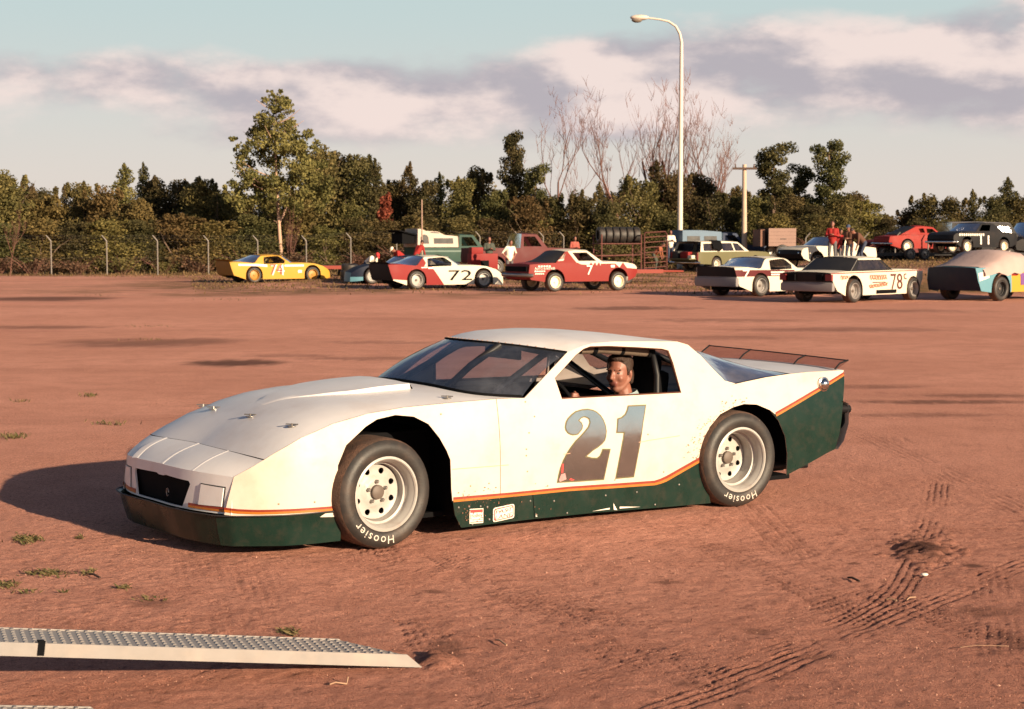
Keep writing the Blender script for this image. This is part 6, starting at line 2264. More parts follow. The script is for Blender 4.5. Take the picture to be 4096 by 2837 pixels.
e, vf, gf = vehicle('maroon pickup truck behind the red number 7 car', 'pickup truck', pick, 1118, 76, 22, (-1.65, -1), [P['maroon']], name='pickup_truck')
sp = dict(pick)
e, vf, gf = vehicle('dark blue pickup truck with pale blue shell behind the lamp post', 'pickup truck', sp, 1578, 87, 17, (-1.65, -1), [P['blue']], name='pickup_truck', z=0.36)
camper(e, [(-0.46, 1.27), (-0.46, 1.98), (-1.6, 2.06), (-2.74, 2.06), (-2.78, 1.27)], 0.99, P['paleblue'], [[(-2.5, 1.45), (-2.5, 1.75), (-1.75, 1.75), (-1.75, 1.45)], [(-1.5, 1.45), (-1.5, 1.75), (-0.75, 1.75), (-0.75, 1.45)]])

wag = dict(W=0.99, zb=0.32, bulge=0.6, R=0.345, arch=[(-1.50, 0.40, 0.38), (1.52, 0.40, 0.38)], ntaper=0.05, tail=[(-2.80, 0.36), (-2.86, 0.58), (-2.84, 0.95)],
           top=[(-2.84, 0.95), (-2.6, 0.96), (1.05, 0.98), (1.5, 0.99), (2.4, 0.95), (2.72, 0.88)], nose=[(2.72, 0.88), (2.78, 0.65), (2.7, 0.40)], cabin=(-2.86, 1.05),
           frame=[(1.05, 0.98), (0.30, 1.46), (-0.6, 1.50), (-2.5, 1.47), (-2.70, 0.96)], windows=[[(-2.45, 1.01), (-2.38, 1.38), (-1.22, 1.40), (-1.22, 1.01)], [(-0.98, 1.01), (-0.98, 1.41), (-0.22, 1.41), (-0.12, 1.01)], [(-0.02, 1.01), (-0.12, 1.41), (0.28, 1.39), (0.72, 1.01)]],
           rail=[(-2.5, 1.47), (-0.6, 1.50), (0.30, 1.46)], bowf=0.2, roofcrown=0.04, front=([(0.30, 1.46), (1.05, 0.98)], (0.5, 1.5), (1.25, 1.02)), sideglass=True, framef=lambda x, z: 1, roofmat=1, tumble=0.30)
e, vf, gf = vehicle('sage green station wagon with its tailgate open', 'station wagon', wag, 1612, 82, 41, (-1.50, -1), [P['sage'], P['cream']], name='station_wagon', rim=P['cream'])
mb = MB()
mb.box((-3.12, 0, 0.60), (0.60, 1.7, 0.05))
mb.build('tailgate', P['sage'], e)
for s in (1, -1):
    mb = MB()
    mb.box((-2.86, s * 0.88, 0.74), (0.07, 0.12, 0.40), bev=0.02)
    mb.build('tail_lamp', P['darkred'], e, smooth=40)
mb = MB()
mb.tube([(-2.80, -1.02, 0.42), (-2.95, -0.95, 0.42), (-2.96, 0.95, 0.42), (-2.8, 1.02, 0.42)], 0.06, 8)
mb.build('rear_bumper', M['chrome'], e, smooth=60)
wagon_m = Matrix.Translation(e.location) @ Matrix.Rotation(e.rotation_euler.z, 4, 'Z')


def on_wagon(p):
    return wagon_m @ Vector(p)


mb = MB()      # cloth hung over the roof edge
rows = []
for k in range(7):
    x = -1.75 + 0.115 * k
    rows.append([(x, y + 0.02 * sin(k * 1.9), z) for (y, z) in ((-0.2, 1.57), (-0.55, 1.56), (-0.83, 1.53), (-0.90, 1.40), (-0.97, 1.22 + 0.06 * sin(k * 2)), (-1.01, 1.05 + 0.08 * sin(k * 1.3)))])
mb.grid(rows)
o = mb.build('black_jacket', M['black'], None, smooth=180)
o.matrix_world = wagon_m
tag(o, 'black jacket slung over the roof edge of the station wagon', 'jacket')
for (p, s, mt, nm, lb, ct) in (((-2.95, -0.25, 0.80), (0.40, 0.55, 0.34), P['red'], 'cool_box', 'red cool box with white side on the wagon tailgate', 'cool box'),
                               ((-2.98, -0.62, 0.70), (0.34, 0.30, 0.20), P['cream'], 'duffel_bag', 'pale bag beside the red cool box on the tailgate', 'bag'),
                               ((-2.95, 0.40, 0.82), (0.36, 0.42, 0.38), M['interior'], 'tool_box', 'dark tool box at the left of the wagon tailgate', 'tool box')):
    mb = MB()
    mb.box((0, 0, 0), s, bev=0.05)
    o = mb.build(nm, mt, None, smooth=40)
    o.matrix_world = wagon_m @ Matrix.Translation(p)
    tag(o, lb, ct)
    mb = MB()
    mb.tube([(0, -s[1] * 0.3, s[2] / 2), (0, -s[1] * 0.2, s[2] / 2 + 0.07), (0, s[1] * 0.2, s[2] / 2 + 0.07), (0, s[1] * 0.3, s[2] / 2)], 0.012, 6)
    mb.build('handle', M['black'], o)

van = dict(W=1.0, zb=0.45, bulge=0.9, R=0.36, arch=[(-1.5, 0.44, 0.40), (1.5, 0.44, 0.40)], ntaper=0.04, tail=[(-2.5, 0.5), (-2.55, 0.8), (-2.53, 1.15)],
           top=[(-2.53, 1.15), (-1.0, 1.16), (1.6, 1.16), (2.2, 1.08), (2.45, 0.95)], nose=[(2.45, 0.95), (2.5, 0.7), (2.42, 0.5)], cabin=(-2.55, 1.6),
           frame=[(1.6, 1.16), (1.1, 1.96), (-2.4, 1.98), (-2.53, 1.15)], windows=[[(0.3, 1.26), (0.3, 1.80), (0.95, 1.80), (1.3, 1.26)], [(-2.2, 1.3), (-2.2, 1.75), (-0.2, 1.75), (-0.2, 1.3)]], rail=[(-2.4, 1.98), (-0.6, 2.0), (1.1, 1.96)],
           bowf=0.1, roofmat=1, roofcrown=0.07, rear=([(-2.4, 1.98), (-2.53, 1.15)], (-2.45, 2.02), (-2.58, 1.18)), front=([(1.1, 1.96), (1.6, 1.16)], (1.25, 2.02), (1.8, 1.2)), sideglass=True, tumble=0.16)
vehicle('black van with pale roof on the bank at the right edge', 'van', van, 2318, 88, 200, (1.5, 1), [P['black'], P['cream']], name='van')
vehicle('dark van half hidden behind the black number 11 car', 'van', van, 2176, 88, 12, (-1.5, -1), [P['black'], P['grey']], name='van', z=bank_at(*at(2176, 88)) + 0.0)

# ---- trailer with the tyre rack and red ramp gate
Zt = 67
x, y = at(1385, Zt)
tr = trailer('trailer with a raised tyre rack and red loading gate', 1392, Zt, 12, 3.2, 1.8, 0.62, bank_at(x, y), P['trailerred'], name='rack_trailer', tandem=False)
mb = MB()
for dx in (-0.95, 0.75):
    for s in (0.55, -0.75):
        mb.tube([(dx, s, 0.6), (dx, s, 2.05)], 0.03, 6)
for s in (0.55, -0.75):
    mb.tube([(-1.0, s, 1.66), (0.80, s, 1.66)], 0.025, 6)
    mb.tube([(-1.0, s, 1.15), (0.80, s, 1.2)], 0.02, 6)
mb.tube([(-1.0, 0.55, 1.66), (-1.0, -0.75, 1.66)], 0.025, 6)
mb.tube([(0.80, 0.55, 1.66), (0.80, -0.75, 1.66)], 0.025, 6)
mb.build('tyre_rack', RUST, tr, smooth=60)
mb = MB()
mb.tube([(0.85, -0.85, 0.55), (0.85, -0.85, 2.05), (0.90, -0.85, 2.12), (1.75, -0.85, 2.16), (1.82, -0.85, 2.05), (1.82, -0.85, 0.55)], 0.03, 6)
gate = mb.build('ramp_gate', RUST, tr, smooth=60)
for k in range(7):
    mb = MB()
    z = 0.66 + 0.21 * k
    mb.tube([(0.86, -0.85, z), (1.81, -0.85, z + 0.06)], 0.019, 6)
    mb.build('gate_bar', RUST, gate, smooth=60)
tw = Matrix.Translation(tr.location) @ Matrix.Rotation(tr.rotation_euler.z, 4, 'Z')
first = None
for k in range(6):
    e = None
    if first is None:
        mb = tyre_mesh('racing_tyre', R=0.34, r=0.20, w=0.26, seg=26)
        first = o = mb.build('racing_tyre', [M['tyre'], M['tyre']], None, smooth=50)
    else:
        o = first.copy()
        COL.objects.link(o)
    o.matrix_world = tw @ Matrix.Translation((-0.82 + 0.30 * k + 0.13, -0.12, 2.02)) @ Matrix.Rotation(radians(-90), 4, 'Z')
    tag(o, ('leftmost dark racing tyre in the row on the raised rack', 'second racing tyre from the left on the raised rack', 'third racing tyre from the left on the raised rack', 'third racing tyre from the right on the raised rack',
            'second racing tyre from the right on the raised rack', 'rightmost racing tyre on the raised rack, its open face showing')[k], 'tyre', 'tyres on the raised rack')

# weathered box trailer by the power pole
Zb = 86
x, y = at(1746, Zb)
e = empty('box_trailer', (x, y, bank_at(x, y) + 0.1), radians(6))
tag(e, 'weathered pinkish box trailer just right of the power pole', 'trailer')
wd = material('weathered_panels', (0.28, 0.18, 0.15), 0.9, var=0.15, vscale=5, bump=0.2, bscale=20)
mb = MB()
mb.box((0, 0, 1.09), (1.42, 2.2, 0.94))
mb.build('box_frame', material('dark_timber', (0.07, 0.04, 0.03), 0.9), e)
for k in range(5):
    mb = MB()
    mb.box((0, -1.115, 0.71 + 0.19 * k), (1.48, 0.03, 0.183))
    mb.build('side_board', wd, e)
mb = MB()
mb.box((0.05, -1.14, 1.0), (0.30, 0.03, 0.04))
mb.build('handle', M['interior'], e)
for s in (1, -1):
    wheel(e, (0, s * 1.15, 0.36), 0 if s > 0 else pi, 0.05, M['steel'], R=0.36, seg=20, lugs=False, detail=False, w=0.2)
mb = MB()
mb.box((-0.98, 0, 1.05), (0.24, 1.6, 0.9))
mb.build('end_crate', material('brown_boards', (0.20, 0.10, 0.07), 0.9, var=0.2), e)

# low red flatbed at the left and dark tyres beside it
trailer('faded red flatbed trailer between the yellow car and number 72', 778, 75, 10, 2.6, 1.7, 0.72, 0.0, P['trailerred'], tandem=False)
first = None
for k in range(3):
    if first is None:
        first = o = tyre_mesh('loose_tyre', R=0.36, r=0.20, w=0.27, seg=26).build('loose_tyre', [M['tyre'], M['tyre']], None, smooth=50)
    else:
        o = first.copy()
        COL.objects.link(o)
    x, y = at(784, 70)
    if k < 2:
        o.location = (x, y, 0.27 + 0.27 * k)
        o.rotation_euler = (radians(90), 0, 0)
    else:
        o.location = (x + 0.05, y + 0.1, 0.27 * 3)
        o.rotation_euler = (radians(94), 0, 0.4)
    tag(o, ('bottom tyre of the dark stack beside the red flatbed', 'middle tyre of the dark stack beside the red flatbed', 'top tyre of the dark stack beside the red flatbed')[k], 'tyre', 'tyre stack beside the red flatbed')

# thin upright pole by the camper pickup
x, y = at(950, 80)
mb = MB()
mb.tube([(x, y, 0), (x, y, 1.785 + (545 - 450) * 80 / 3600)], [0.045, 0.03], 7)
o = mb.build('thin_pole', material('thin_pole_paint', (0.34, 0.22, 0.17), 0.7), None, smooth=60)
tag(o, 'thin upright pole left of the cream camper shell', 'pole')

# red tool chest behind number 72
x, y = at(1086, 72)
e = empty('tool_chest', (x, y, bank_at(x, y)), radians(20))
tag(e, 'red tool chest with open dark drawer bay behind the number 72 car', 'tool chest')
mb = MB()
mb.box((0, 0, 0.72), (1.25, 0.6, 0.72), bev=0.02)
mb.build('cabinet', P['red'], e, smooth=40)
mb = MB()
mb.box((0.0, -0.31, 0.62), (0.38, 0.03, 0.30))
mb.build('drawer_bay', M['black'], e)
mb = MB()
mb.box((-0.3, 0.05, 1.22), (0.55, 0.45, 0.28), bev=0.02)
mb.build('top_box', P['red'], e, smooth=40)
for dx in (-0.5, 0.5):
    wheel(e, (dx, -0.25, 0.18), pi, 0.03, M['steel'], R=0.18, seg=16, lugs=False, detail=False, w=0.08)
# ------------------------------------------------------------------ people
def fuse(caps, balls, voxel, mats, name, parent=None, relax=3):
    """caps: (p0, r0, p1, r1, mat); balls: (c, radii, rot, mat) -> ONE continuous skin"""
    mb = MB()
    for (p0, r0, p1, r1, m) in caps:
        mb.capsule(p0, r0, p1, r1, 12)
    for (c, r, rot, m) in balls:
        mb.sphere(c, r, 18, 12, rot=rot)
    o = mb.build(name + '_draft', mats)
    rm = o.modifiers.new('r', 'REMESH')
    rm.mode = 'VOXEL'
    rm.voxel_size = voxel
    sm = o.modifiers.new('s', 'SMOOTH')
    sm.factor = 0.5
    sm.iterations = relax
    dg = bpy.context.evaluated_depsgraph_get()
    me = bpy.data.meshes.new_from_object(o.evaluated_get(dg))
    me.name = name
    old = o.data
    bpy.data.objects.remove(o)
    bpy.data.meshes.remove(old)
    n = len(me.polygons)
    cen = np.zeros(n * 3, dtype=np.float32)
    me.polygons.foreach_get('center', cen)
    cen = cen.reshape(-1, 3)
    best = np.full(n, 1e9)
    mi = np.zeros(n, dtype=np.int32)
    for (p0, r0, p1, r1, m) in caps:
        a, b = np.array(p0, float), np.array(p1, float)
        d = b - a
        L = max(1e-9, d @ d)
        t = np.clip(((cen - a) @ d) / L, 0, 1)
        ds = np.linalg.norm(cen - a - t[:, None] * d, axis=1) - (r0 + (r1 - r0) * t)
        s = ds < best
        best = np.where(s, ds, best)
        mi = np.where(s, m, mi)
    for (c, r, rot, m) in balls:
        q = cen - np.array(c, float)
        if rot is not None:
            q = q @ np.array(rot)
        rr = np.array(r if hasattr(r, '__len__') else (r, r, r), float)
        k = np.linalg.norm(q / rr, axis=1)
        ds = (k - 1) * rr.mean()
        s = ds < best
        best = np.where(s, ds, best)
        mi = np.where(s, m, mi)
    me.materials.clear()
    for m in mats:
        me.materials.append(m)
    me.polygons.foreach_set('material_index', mi)
    me.polygons.foreach_set('use_smooth', np.ones(n, dtype=bool))
    me.update()
    ob = bpy.data.objects.new(name, me)
    return link(ob, parent)


def cloth(name, col):
    return material(name, col, 0.85, var=0.18, vscale=14, bump=0.25, bscale=30)


C = {'red': cloth('red_jacket', (0.28, 0.012, 0.010)), 'white': cloth('white_shirt', (0.80, 0.70, 0.58)), 'grey': cloth('grey_trousers', (0.10, 0.095, 0.10)), 'dark': cloth('dark_green_overalls', (0.055, 0.062, 0.048)),
     'jeans': cloth('blue_jeans', (0.035, 0.045, 0.08)), 'brown': cloth('brown_jacket', (0.10, 0.04, 0.022)), 'orange': cloth('orange_shirt', (0.28, 0.085, 0.04)), 'pink': cloth('pink_red_shirt', (0.34, 0.08, 0.06)),
     'cap_white': cloth('white_cap', (0.78, 0.66, 0.52)), 'cap_blue': cloth('blue_cap', (0.05, 0.07, 0.13)), 'cap_red': cloth('red_cap', (0.5, 0.03, 0.03))}


def person(label, px, Z, yaw, H=1.75, bend=0.0, arms='down', top='red', legs='jeans', cap=None, z=None, sleeves=True, group='people among the parked cars', turn=0.0, crouch=0.0):
    x, y = at(px, Z)
    zz = bank_at(x, y) if z is None else z
    root = empty('person', (x, y, zz), yaw)
    tag(root, label, 'person', group)
    k = H / 1.75
    mats = [M['skin'], C[top], C[legs], M['black']]
    R = Matrix.Rotation(bend, 3, 'X')      # tips the trunk towards -y (its front)
    hipz = 0.93 - crouch
    hip = Vector((0, 0.02 + 0.18 * sin(bend), hipz))

    def T(p):
        return (hip + R @ (Vector(p) - Vector((0, 0, 0.93)))) * k
    caps, balls = [], []
    for s in (1, -1):
        h_ = Vector((s * 0.095, hip.y, hipz - 0.02))
        kn = Vector((s * 0.11, -0.03 - crouch * 0.6, 0.50 - crouch * 0.35))
        an = Vector((s * 0.12, 0.04, 0.09))
        caps += [(h_ * k, 0.088 * k, kn * k, 0.062 * k, 2), (kn * k, 0.060 * k, an * k, 0.045 * k, 2), (an * k, 0.045 * k, (an + Vector((0, -0.17, -0.045))) * k, 0.035 * k, 3)]
        sh = T((s * 0.185, 0, 1.43))
        if arms == 'down':
            el, wr = T((s * 0.235, 0.02, 1.15)), T((s * 0.23, -0.06, 0.90))
        elif arms == 'front':
            el, wr = T((s * 0.25, -0.06, 1.17)), T((s * 0.07, -0.27, 1.22))
        elif arms == 'hips':
            el, wr = T((s * 0.34, 0.05, 1.17)), T((s * 0.19, -0.08, 1.00))
        else:   # reaching down and forward
            el, wr = T((s * 0.21, -0.22, 1.25)), T((s * 0.16, -0.44, 1.12))
        ma = 1
        caps += [(sh, 0.058 * k, el, 0.045 * k, 1), (el, 0.044 * k, wr, 0.034 * k, 1 if sleeves else 0)]
        dv = (wr - el).normalized()
        hd = wr + dv * 0.08 * k
        caps += [(wr, 0.030 * k, hd, 0.038 * k, 0), (hd, 0.026 * k, hd + dv * 0.09 * k, 0.016 * k, 0), (wr + dv * 0.03 * k, 0.018 * k, hd + Vector((-s * 0.045, -0.03, 0.0)) * k, 0.013 * k, 0)]
    caps += [(T((0, 0, 0.95)), 0.135 * k, T((0, 0, 1.12)), 0.130 * k, 1), (T((-0.05, 0, 1.10)), 0.125 * k, T((-0.075, 0, 1.36)), 0.125 * k, 1), (T((0.05, 0, 1.10)), 0.125 * k, T((0.075, 0, 1.36)), 0.125 * k, 1),
             (T((-0.16, 0, 1.42)), 0.07 * k, T((0.16, 0, 1.42)), 0.07 * k, 1), (T((0, 0.0, 1.42)), 0.055 * k, T((0, -0.02, 1.56)), 0.050 * k, 0),
             (T((0, -0.10, 1.60)), 0.018 * k, T((0, -0.115, 1.575)), 0.020 * k, 0)]
    hr = (R @ Matrix.Rotation(0.1, 3, 'X'))
    balls += [(T((0, -0.02, 1.645)), (0.074 * k, 0.092 * k, 0.115 * k), hr, 0), (T((0, -0.055, 1.57)), (0.05 * k, 0.045 * k, 0.05 * k), hr, 0)]
    for s in (1, -1):
        balls.append((T((s * 0.074, 0.0, 1.635)), (0.012 * k, 0.022 * k, 0.03 * k), hr, 0))
    fuse(caps, balls, 0.021, mats, 'body', root)
    mb = MB()
    c0 = T((0, 0.0, 1.675))
    mb.sphere(c0, (0.082 * k, 0.096 * k, 0.092 * k), 14, 10, rot=hr)
    if cap:
        mb.build('hair', M['hair'], root, smooth=180).scale = (0.99, 0.99, 0.99)
        m2 = MB()
        m2.sphere(T((0, -0.01, 1.70)), (0.092 * k, 0.106 * k, 0.080 * k), 14, 10, rot=hr)
        m2.sphere(T((0, -0.125, 1.69)), (0.065 * k, 0.075 * k, 0.012 * k), 12, 6, rot=hr)
        m2.build('cap', C[cap], root, smooth=180)
    else:
        mb.build('hair', M['hair'], root, smooth=180)
    return root


# yaw: 0 faces the camera, pi/2 faces right in the picture
person('person in red jacket and white cap bending over, left of the camper', 903, 73, -1.1, bend=0.95, arms='reach', top='red', cap='cap_white', crouch=0.1)
person('person in red jacket bending beside the thin pole', 940, 75, 2.4, bend=0.6, arms='reach', top='red', legs='dark')
person('person in dark overalls standing with hands together, in front of the green cab', 1101, 73, 0.3, H=1.80, arms='front', top='dark', legs='dark')
person('person in white T-shirt with hands on hips, behind the red number 7 car', 1147, 70, 0.5, H=1.74, bend=0.18, arms='hips', top='white', legs='grey', sleeves=False)
person('person in pinkish red shirt standing far behind the white roof of number 7', 1292, 86, 0.4, H=1.84, bend=0.15, arms='front', top='pink', legs='jeans')
person('person in white shirt standing high behind the station wagon, left of lamp post', 1508, 87, 0.2, H=1.80, arms='front', top='white', legs='jeans', z=0.62)
person('person in orange shirt leaning in at the open wagon tailgate', 1477, 82.5, 1.2, H=1.70, bend=0.75, arms='reach', top='orange', legs='dark')
person('person in white shirt and red cap leaning over the dark blue car', 832, 68, 0.9, H=1.68, bend=1.05, arms='reach', top='white', legs='jeans', cap='cap_red', crouch=0.08)
person('man in bright red jacket and grey trousers standing on the bank', 1871, 63, -0.3, H=1.74, arms='front', top='red', legs='grey', z=0.86)
person('person in brown jacket bending, right of the man in red', 1934, 64.5, -1.2, H=1.74, bend=0.85, arms='reach', top='brown', legs='jeans')
person('person in brown coat and blue cap beside the man in red', 1909, 66.5, -0.6, H=1.66, bend=0.25, arms='front', top='brown', legs='jeans', cap='cap_blue')
person('person in red top walking close behind the man in red', 1884, 65, 0.6, H=1.55, bend=0.3, arms='down', top='red', legs='grey')


def driver():
    """sits in the race car; car axes: x forward, y left, z up"""
    root = empty('person', CAR_POS, CAR_ROT)
    tag(root, 'driver with brown hair and pale collar sitting in the white race car', 'person')
    mats = [M['skin'], M['paleshirt'], cloth('dark_race_trousers', (0.03, 0.03, 0.04)), M['black'], material('lips', (0.20, 0.065, 0.05), 0.5), material('stubbled_skin', (0.25, 0.105, 0.072), 0.6)]
    hx, hy, hz = -0.700, 0.440, 0.915            # middle of the skull
    yaw = radians(27)                            # looks ahead and a little to the camera
    Rh = Matrix.Rotation(yaw, 3, 'Z') @ Matrix.Rotation(radians(3), 3, 'Y')

    def Hd(f, l, u):
        return Vector((hx, hy, hz)) + Rh @ Vector((f, l, u))
    caps, balls = [], []
    balls += [(Hd(-0.012, 0, 0.035), (0.098, 0.078, 0.092), Rh, 0),          # skull
              (Hd(0.020, 0, -0.020), (0.078, 0.068, 0.100), Rh, 0),          # face
              (Hd(0.042, 0, -0.100), (0.040, 0.038, 0.032), Rh, 5),          # chin
              (Hd(0.082, 0, 0.028), (0.018, 0.050, 0.012), Rh, 0),           # brow
              (Hd(0.060, 0.038, -0.030), (0.030, 0.026, 0.026), Rh, 0), (Hd(0.060, -0.038, -0.030), (0.030, 0.026, 0.026), Rh, 0)]
    for s in (1, -1):
        caps += [(Hd(-0.01, s * 0.060, -0.045), 0.022, Hd(0.045, s * 0.028, -0.100), 0.020, 5)]      # jaw
        balls += [(Hd(-0.015, s * 0.080, -0.010), (0.020, 0.010, 0.032), Rh @ Matrix.Rotation(s * 0.3, 3, 'Z'), 0)]   # ears
    caps += [(Hd(0.092, 0, 0.018), 0.010, Hd(0.120, 0, -0.026), 0.013, 0), (Hd(0.108, 0, -0.030), 0.012, Hd(0.092, 0, -0.036), 0.016, 0),       # nose
             (Hd(0.090, -0.018, -0.062), 0.0095, Hd(0.090, 0.018, -0.062), 0.0095, 4), (Hd(0.086, -0.014, -0.074), 0.009, Hd(0.086, 0.014, -0.074), 0.009, 4),   # lips
             (Hd(-0.02, 0, -0.06), 0.058, Vector((hx - 0.045, hy, hz - 0.175)), 0.062, 0)]           # neck
    sx, sz = hx - 0.06, hz - 0.24
    caps += [((sx, hy - 0.17, sz), 0.075, (sx, hy + 0.17, sz), 0.075, 1), ((sx - 0.01, hy - 0.07, sz - 0.06), 0.13, (sx - 0.02, hy - 0.06, 0.42), 0.13, 1), ((sx - 0.01, hy + 0.07, sz - 0.06), 0.13, (sx - 0.02, hy + 0.06, 0.42), 0.13, 1)]
    for s in (1, -1):
        sh = Vector((sx, hy + s * 0.19, sz - 0.01))
        el = Vector((sx + 0.20, hy + s * 0.25, sz - 0.20))
        wr = Vector((-0.33, hy + s * 0.17, 0.70))
        caps += [(sh, 0.062, el, 0.048, 1), (el, 0.046, wr, 0.034, 0)]
        # hand closed on the steering wheel: palm, four fingers of unequal length, thumb
        grip = Vector((-0.245, hy + s * 0.155, 0.775))
        caps += [(wr, 0.032, grip + Vector((-0.02, s * 0.01, -0.02)), 0.036, 0)]
        for q, ln in enumerate((0.040, 0.046, 0.043, 0.034)):
            b0 = grip + Vector((0.005 + 0.004 * q, s * 0.012, 0.030 - 0.020 * q))
            k1 = b0 + Vector((0.030, -s * 0.004, 0.004))
            k2 = k1 + Vector((0.006, -s * ln * 0.6, -0.004))
            k3 = k2 + Vector((-0.022, -s * 0.010, -0.006))
            caps += [(b0, 0.0095, k1, 0.009, 0), (k1, 0.009, k2, 0.0085, 0), (k2, 0.0085, k3, 0.0075, 0)]
        caps += [(grip + Vector((-0.02, -s * 0.02, 0.015)), 0.012, grip + Vector((-0.012, -s * 0.048, 0.040)), 0.009, 0)]
        caps += [((-0.62, hy + s * 0.10, 0.42), 0.095, (-0.25, hy + s * 0.12, 0.46), 0.070, 2), ((-0.25, hy + s * 0.12, 0.46), 0.066, (0.15, hy + s * 0.10, 0.26), 0.050, 2)]
    body = fuse(caps, balls, 0.0075, mats, 'body', root, relax=2)
    # eyes under the brow
    for s in (1, -1):
        mb = MB()
        mb.sphere(Hd(0.076, s * 0.031, 0.004), (0.013, 0.014, 0.0085), 10, 8, rot=Rh)
        mb.build('eye', material('dark_eyes', (0.06, 0.035, 0.03), 0.3), root, smooth=180)
        mb = MB()
        mb.capsule(Hd(0.093, s * 0.012, 0.026), 0.006, Hd(0.080, s * 0.052, 0.026), 0.004)
        mb.build('eyebrow', M['hair'], root, smooth=180)
    # hair: swept back over the skull, longer behind the ears
    mb = MB()
    hb = [(Hd(-0.025, 0, 0.055), (0.098, 0.085, 0.083), Rh, 0), (Hd(-0.060, 0, -0.020), (0.060, 0.078, 0.080), Rh, 0), (Hd(0.030, 0, 0.100), (0.055, 0.060, 0.028), Rh, 0)]
    hc = []
    for s in (1, -1):
        hb += [(Hd(-0.012, s * 0.073, 0.040), (0.040, 0.014, 0.050), Rh, 0), (Hd(-0.045, s * 0.066, -0.035), (0.026, 0.018, 0.050), Rh, 0)]
        hc += [(Hd(0.012, s * 0.072, 0.03), 0.012, Hd(0.010, s * 0.074, -0.015), 0.006, 0)]
    for k in range(26):
        a = rng.uniform(-1, 1)
        t = rng.uniform(-0.2, 1)
        hc.append((Hd(0.05 - 0.06 * t, a * 0.062, 0.105 - 0.02 * abs(a)), 0.008, Hd(-0.04 - 0.05 * t, a * 0.078, 0.098 - 0.05 * t), 0.010, 0))
    fuse(hc, hb, 0.0075, [M['hair']], 'hair', root, relax=1)
    # collar
    mb = MB()
    for s in (1, -1):
        c = Vector((hx - 0.045, hy, hz - 0.165))
        mb.grid([[c + Vector((0.085 * cos(a), s * 0.082 * sin(a), 0.030 - 0.020 * cos(a))) for a in [pi * k / 10 for k in range(11)]],
                 [c + Vector((0.105 * cos(a), s * 0.112 * sin(a), -0.020 - 0.028 * cos(a))) for a in [pi * k / 10 for k in range(11)]]], flip=(s < 0))
    mb.build('collar', M['paleshirt'], root, smooth=180)


driver()
# ------------------------------------------------------------------ aluminium loading ramps
def ramp(label, off, group):
    tip = pix(950, 1503)
    d = Vector((-1.555, -0.617, 0)).normalized()
    e = empty('loading_ramp', (tip.x + off[0], tip.y + off[1], 0.0))
    ang = atan2(d.y, d.x)
    e.rotation_euler = (0, -radians(7.2), ang)          # local x runs up the ramp
    tag(e, label, 'ramp', group)
    L, W, h = 2.6, 0.25, 0.055
    # near rail is on +y (towards the camera the local y axis points away), so both rails are built
    for s in (0, 1):
        y = -W if s else 0.0
        mb = MB()
        v = [(-0.055 if s == 0 else 0.0, h), (L, h), (L, 0.004), (0.0 if s == 0 else 0.06, 0.004)]
        v = [(0.075, h), (L, h), (L, 0.002), (0.0, 0.002)] if s == 0 else [(0.30, h), (L, h), (L, 0.002), (0.22, 0.002)]
        P_ = [(a, y - 0.003, b) for a, b in v] + [(a, y + 0.003, b) for a, b in v]
        mb.add(P_, [(3, 2, 1, 0), (4, 5, 6, 7), (0, 1, 5, 4), (1, 2, 6, 5), (2, 3, 7, 6), (3, 0, 4, 7)])
        mb.box((L / 2 + 0.06, y + (-0.012 if s == 0 else 0.012), 0.006), (L - 0.16, 0.022, 0.005))
        mb.build('side_rail', M['alu'], e)
    mb = MB()      # plank with the angled front edge
    v = [(0.080, -0.004), (L, -0.004), (L, -W + 0.004), (0.30, -W + 0.004)]
    mb.add([(a, b, h - 0.004) for a, b in v] + [(a, b, h - 0.010) for a, b in v], [(0, 3, 2, 1)[::-1], (4, 7, 6, 5), (0, 1, 5, 4), (1, 2, 6, 5), (2, 3, 7, 6), (3, 0, 4, 7)])
    mb.build('deck_plate', M['alu'], e)
    mb = MB()      # raised grip buttons in staggered rows
    i = 0
    x = 0.10
    while x < L - 0.02:
        for k in range(6):
            y = -0.022 - 0.040 * k - (0.012 if i % 2 else 0)
            if y < -W + 0.012 or x < 0.10 + (-y) / W * 0.22:
                continue
            a = 0.0095
            zt = h - 0.004
            mb.add([(x - a, y - 0.014, zt), (x + a, y - 0.014, zt), (x + a, y + 0.014, zt), (x - a, y + 0.014, zt), (x - a * 0.45, y - 0.008, zt + 0.0055), (x + a * 0.45, y - 0.008, zt + 0.0055), (x + a * 0.45, y + 0.008, zt + 0.0055), (x - a * 0.45, y + 0.008, zt + 0.0055)],
                   [(0, 1, 5, 4), (1, 2, 6, 5), (2, 3, 7, 6), (3, 0, 4, 7), (4, 5, 6, 7)])
        x += 0.036
        i += 1
    o = mb.build('grip_tread', M['alu'], e)
    o['kind'] = 'stuff'
    for k in range(9):
        mb = MB()
        mb.box((0.40 + 0.27 * k, -W / 2, 0.028), (0.024, W - 0.02, 0.045))
        mb.build('cross_brace', M['alu'], e)
    mb = MB()
    mb.box((1.555, 0.0045, 0.036), (0.026, 0.004, 0.058))
    mb.box((1.555, -0.02, h + 0.001), (0.026, 0.05, 0.003))
    mb.build('strap', M['black'], e)
    return e


ramp('bare aluminium loading ramp lying with its tip on the dirt at bottom left', (0, 0), 'loading ramps')
ramp('second aluminium ramp, only its far edge showing at the bottom left corner', (-0.80, -1.0), 'loading ramps')

# ------------------------------------------------------------------ twigs, straws, litter
STRAW = material('pale_straw', (0.36, 0.22, 0.14), 0.8)
TWIG = material('dark_twig', (0.05, 0.025, 0.018), 0.9)


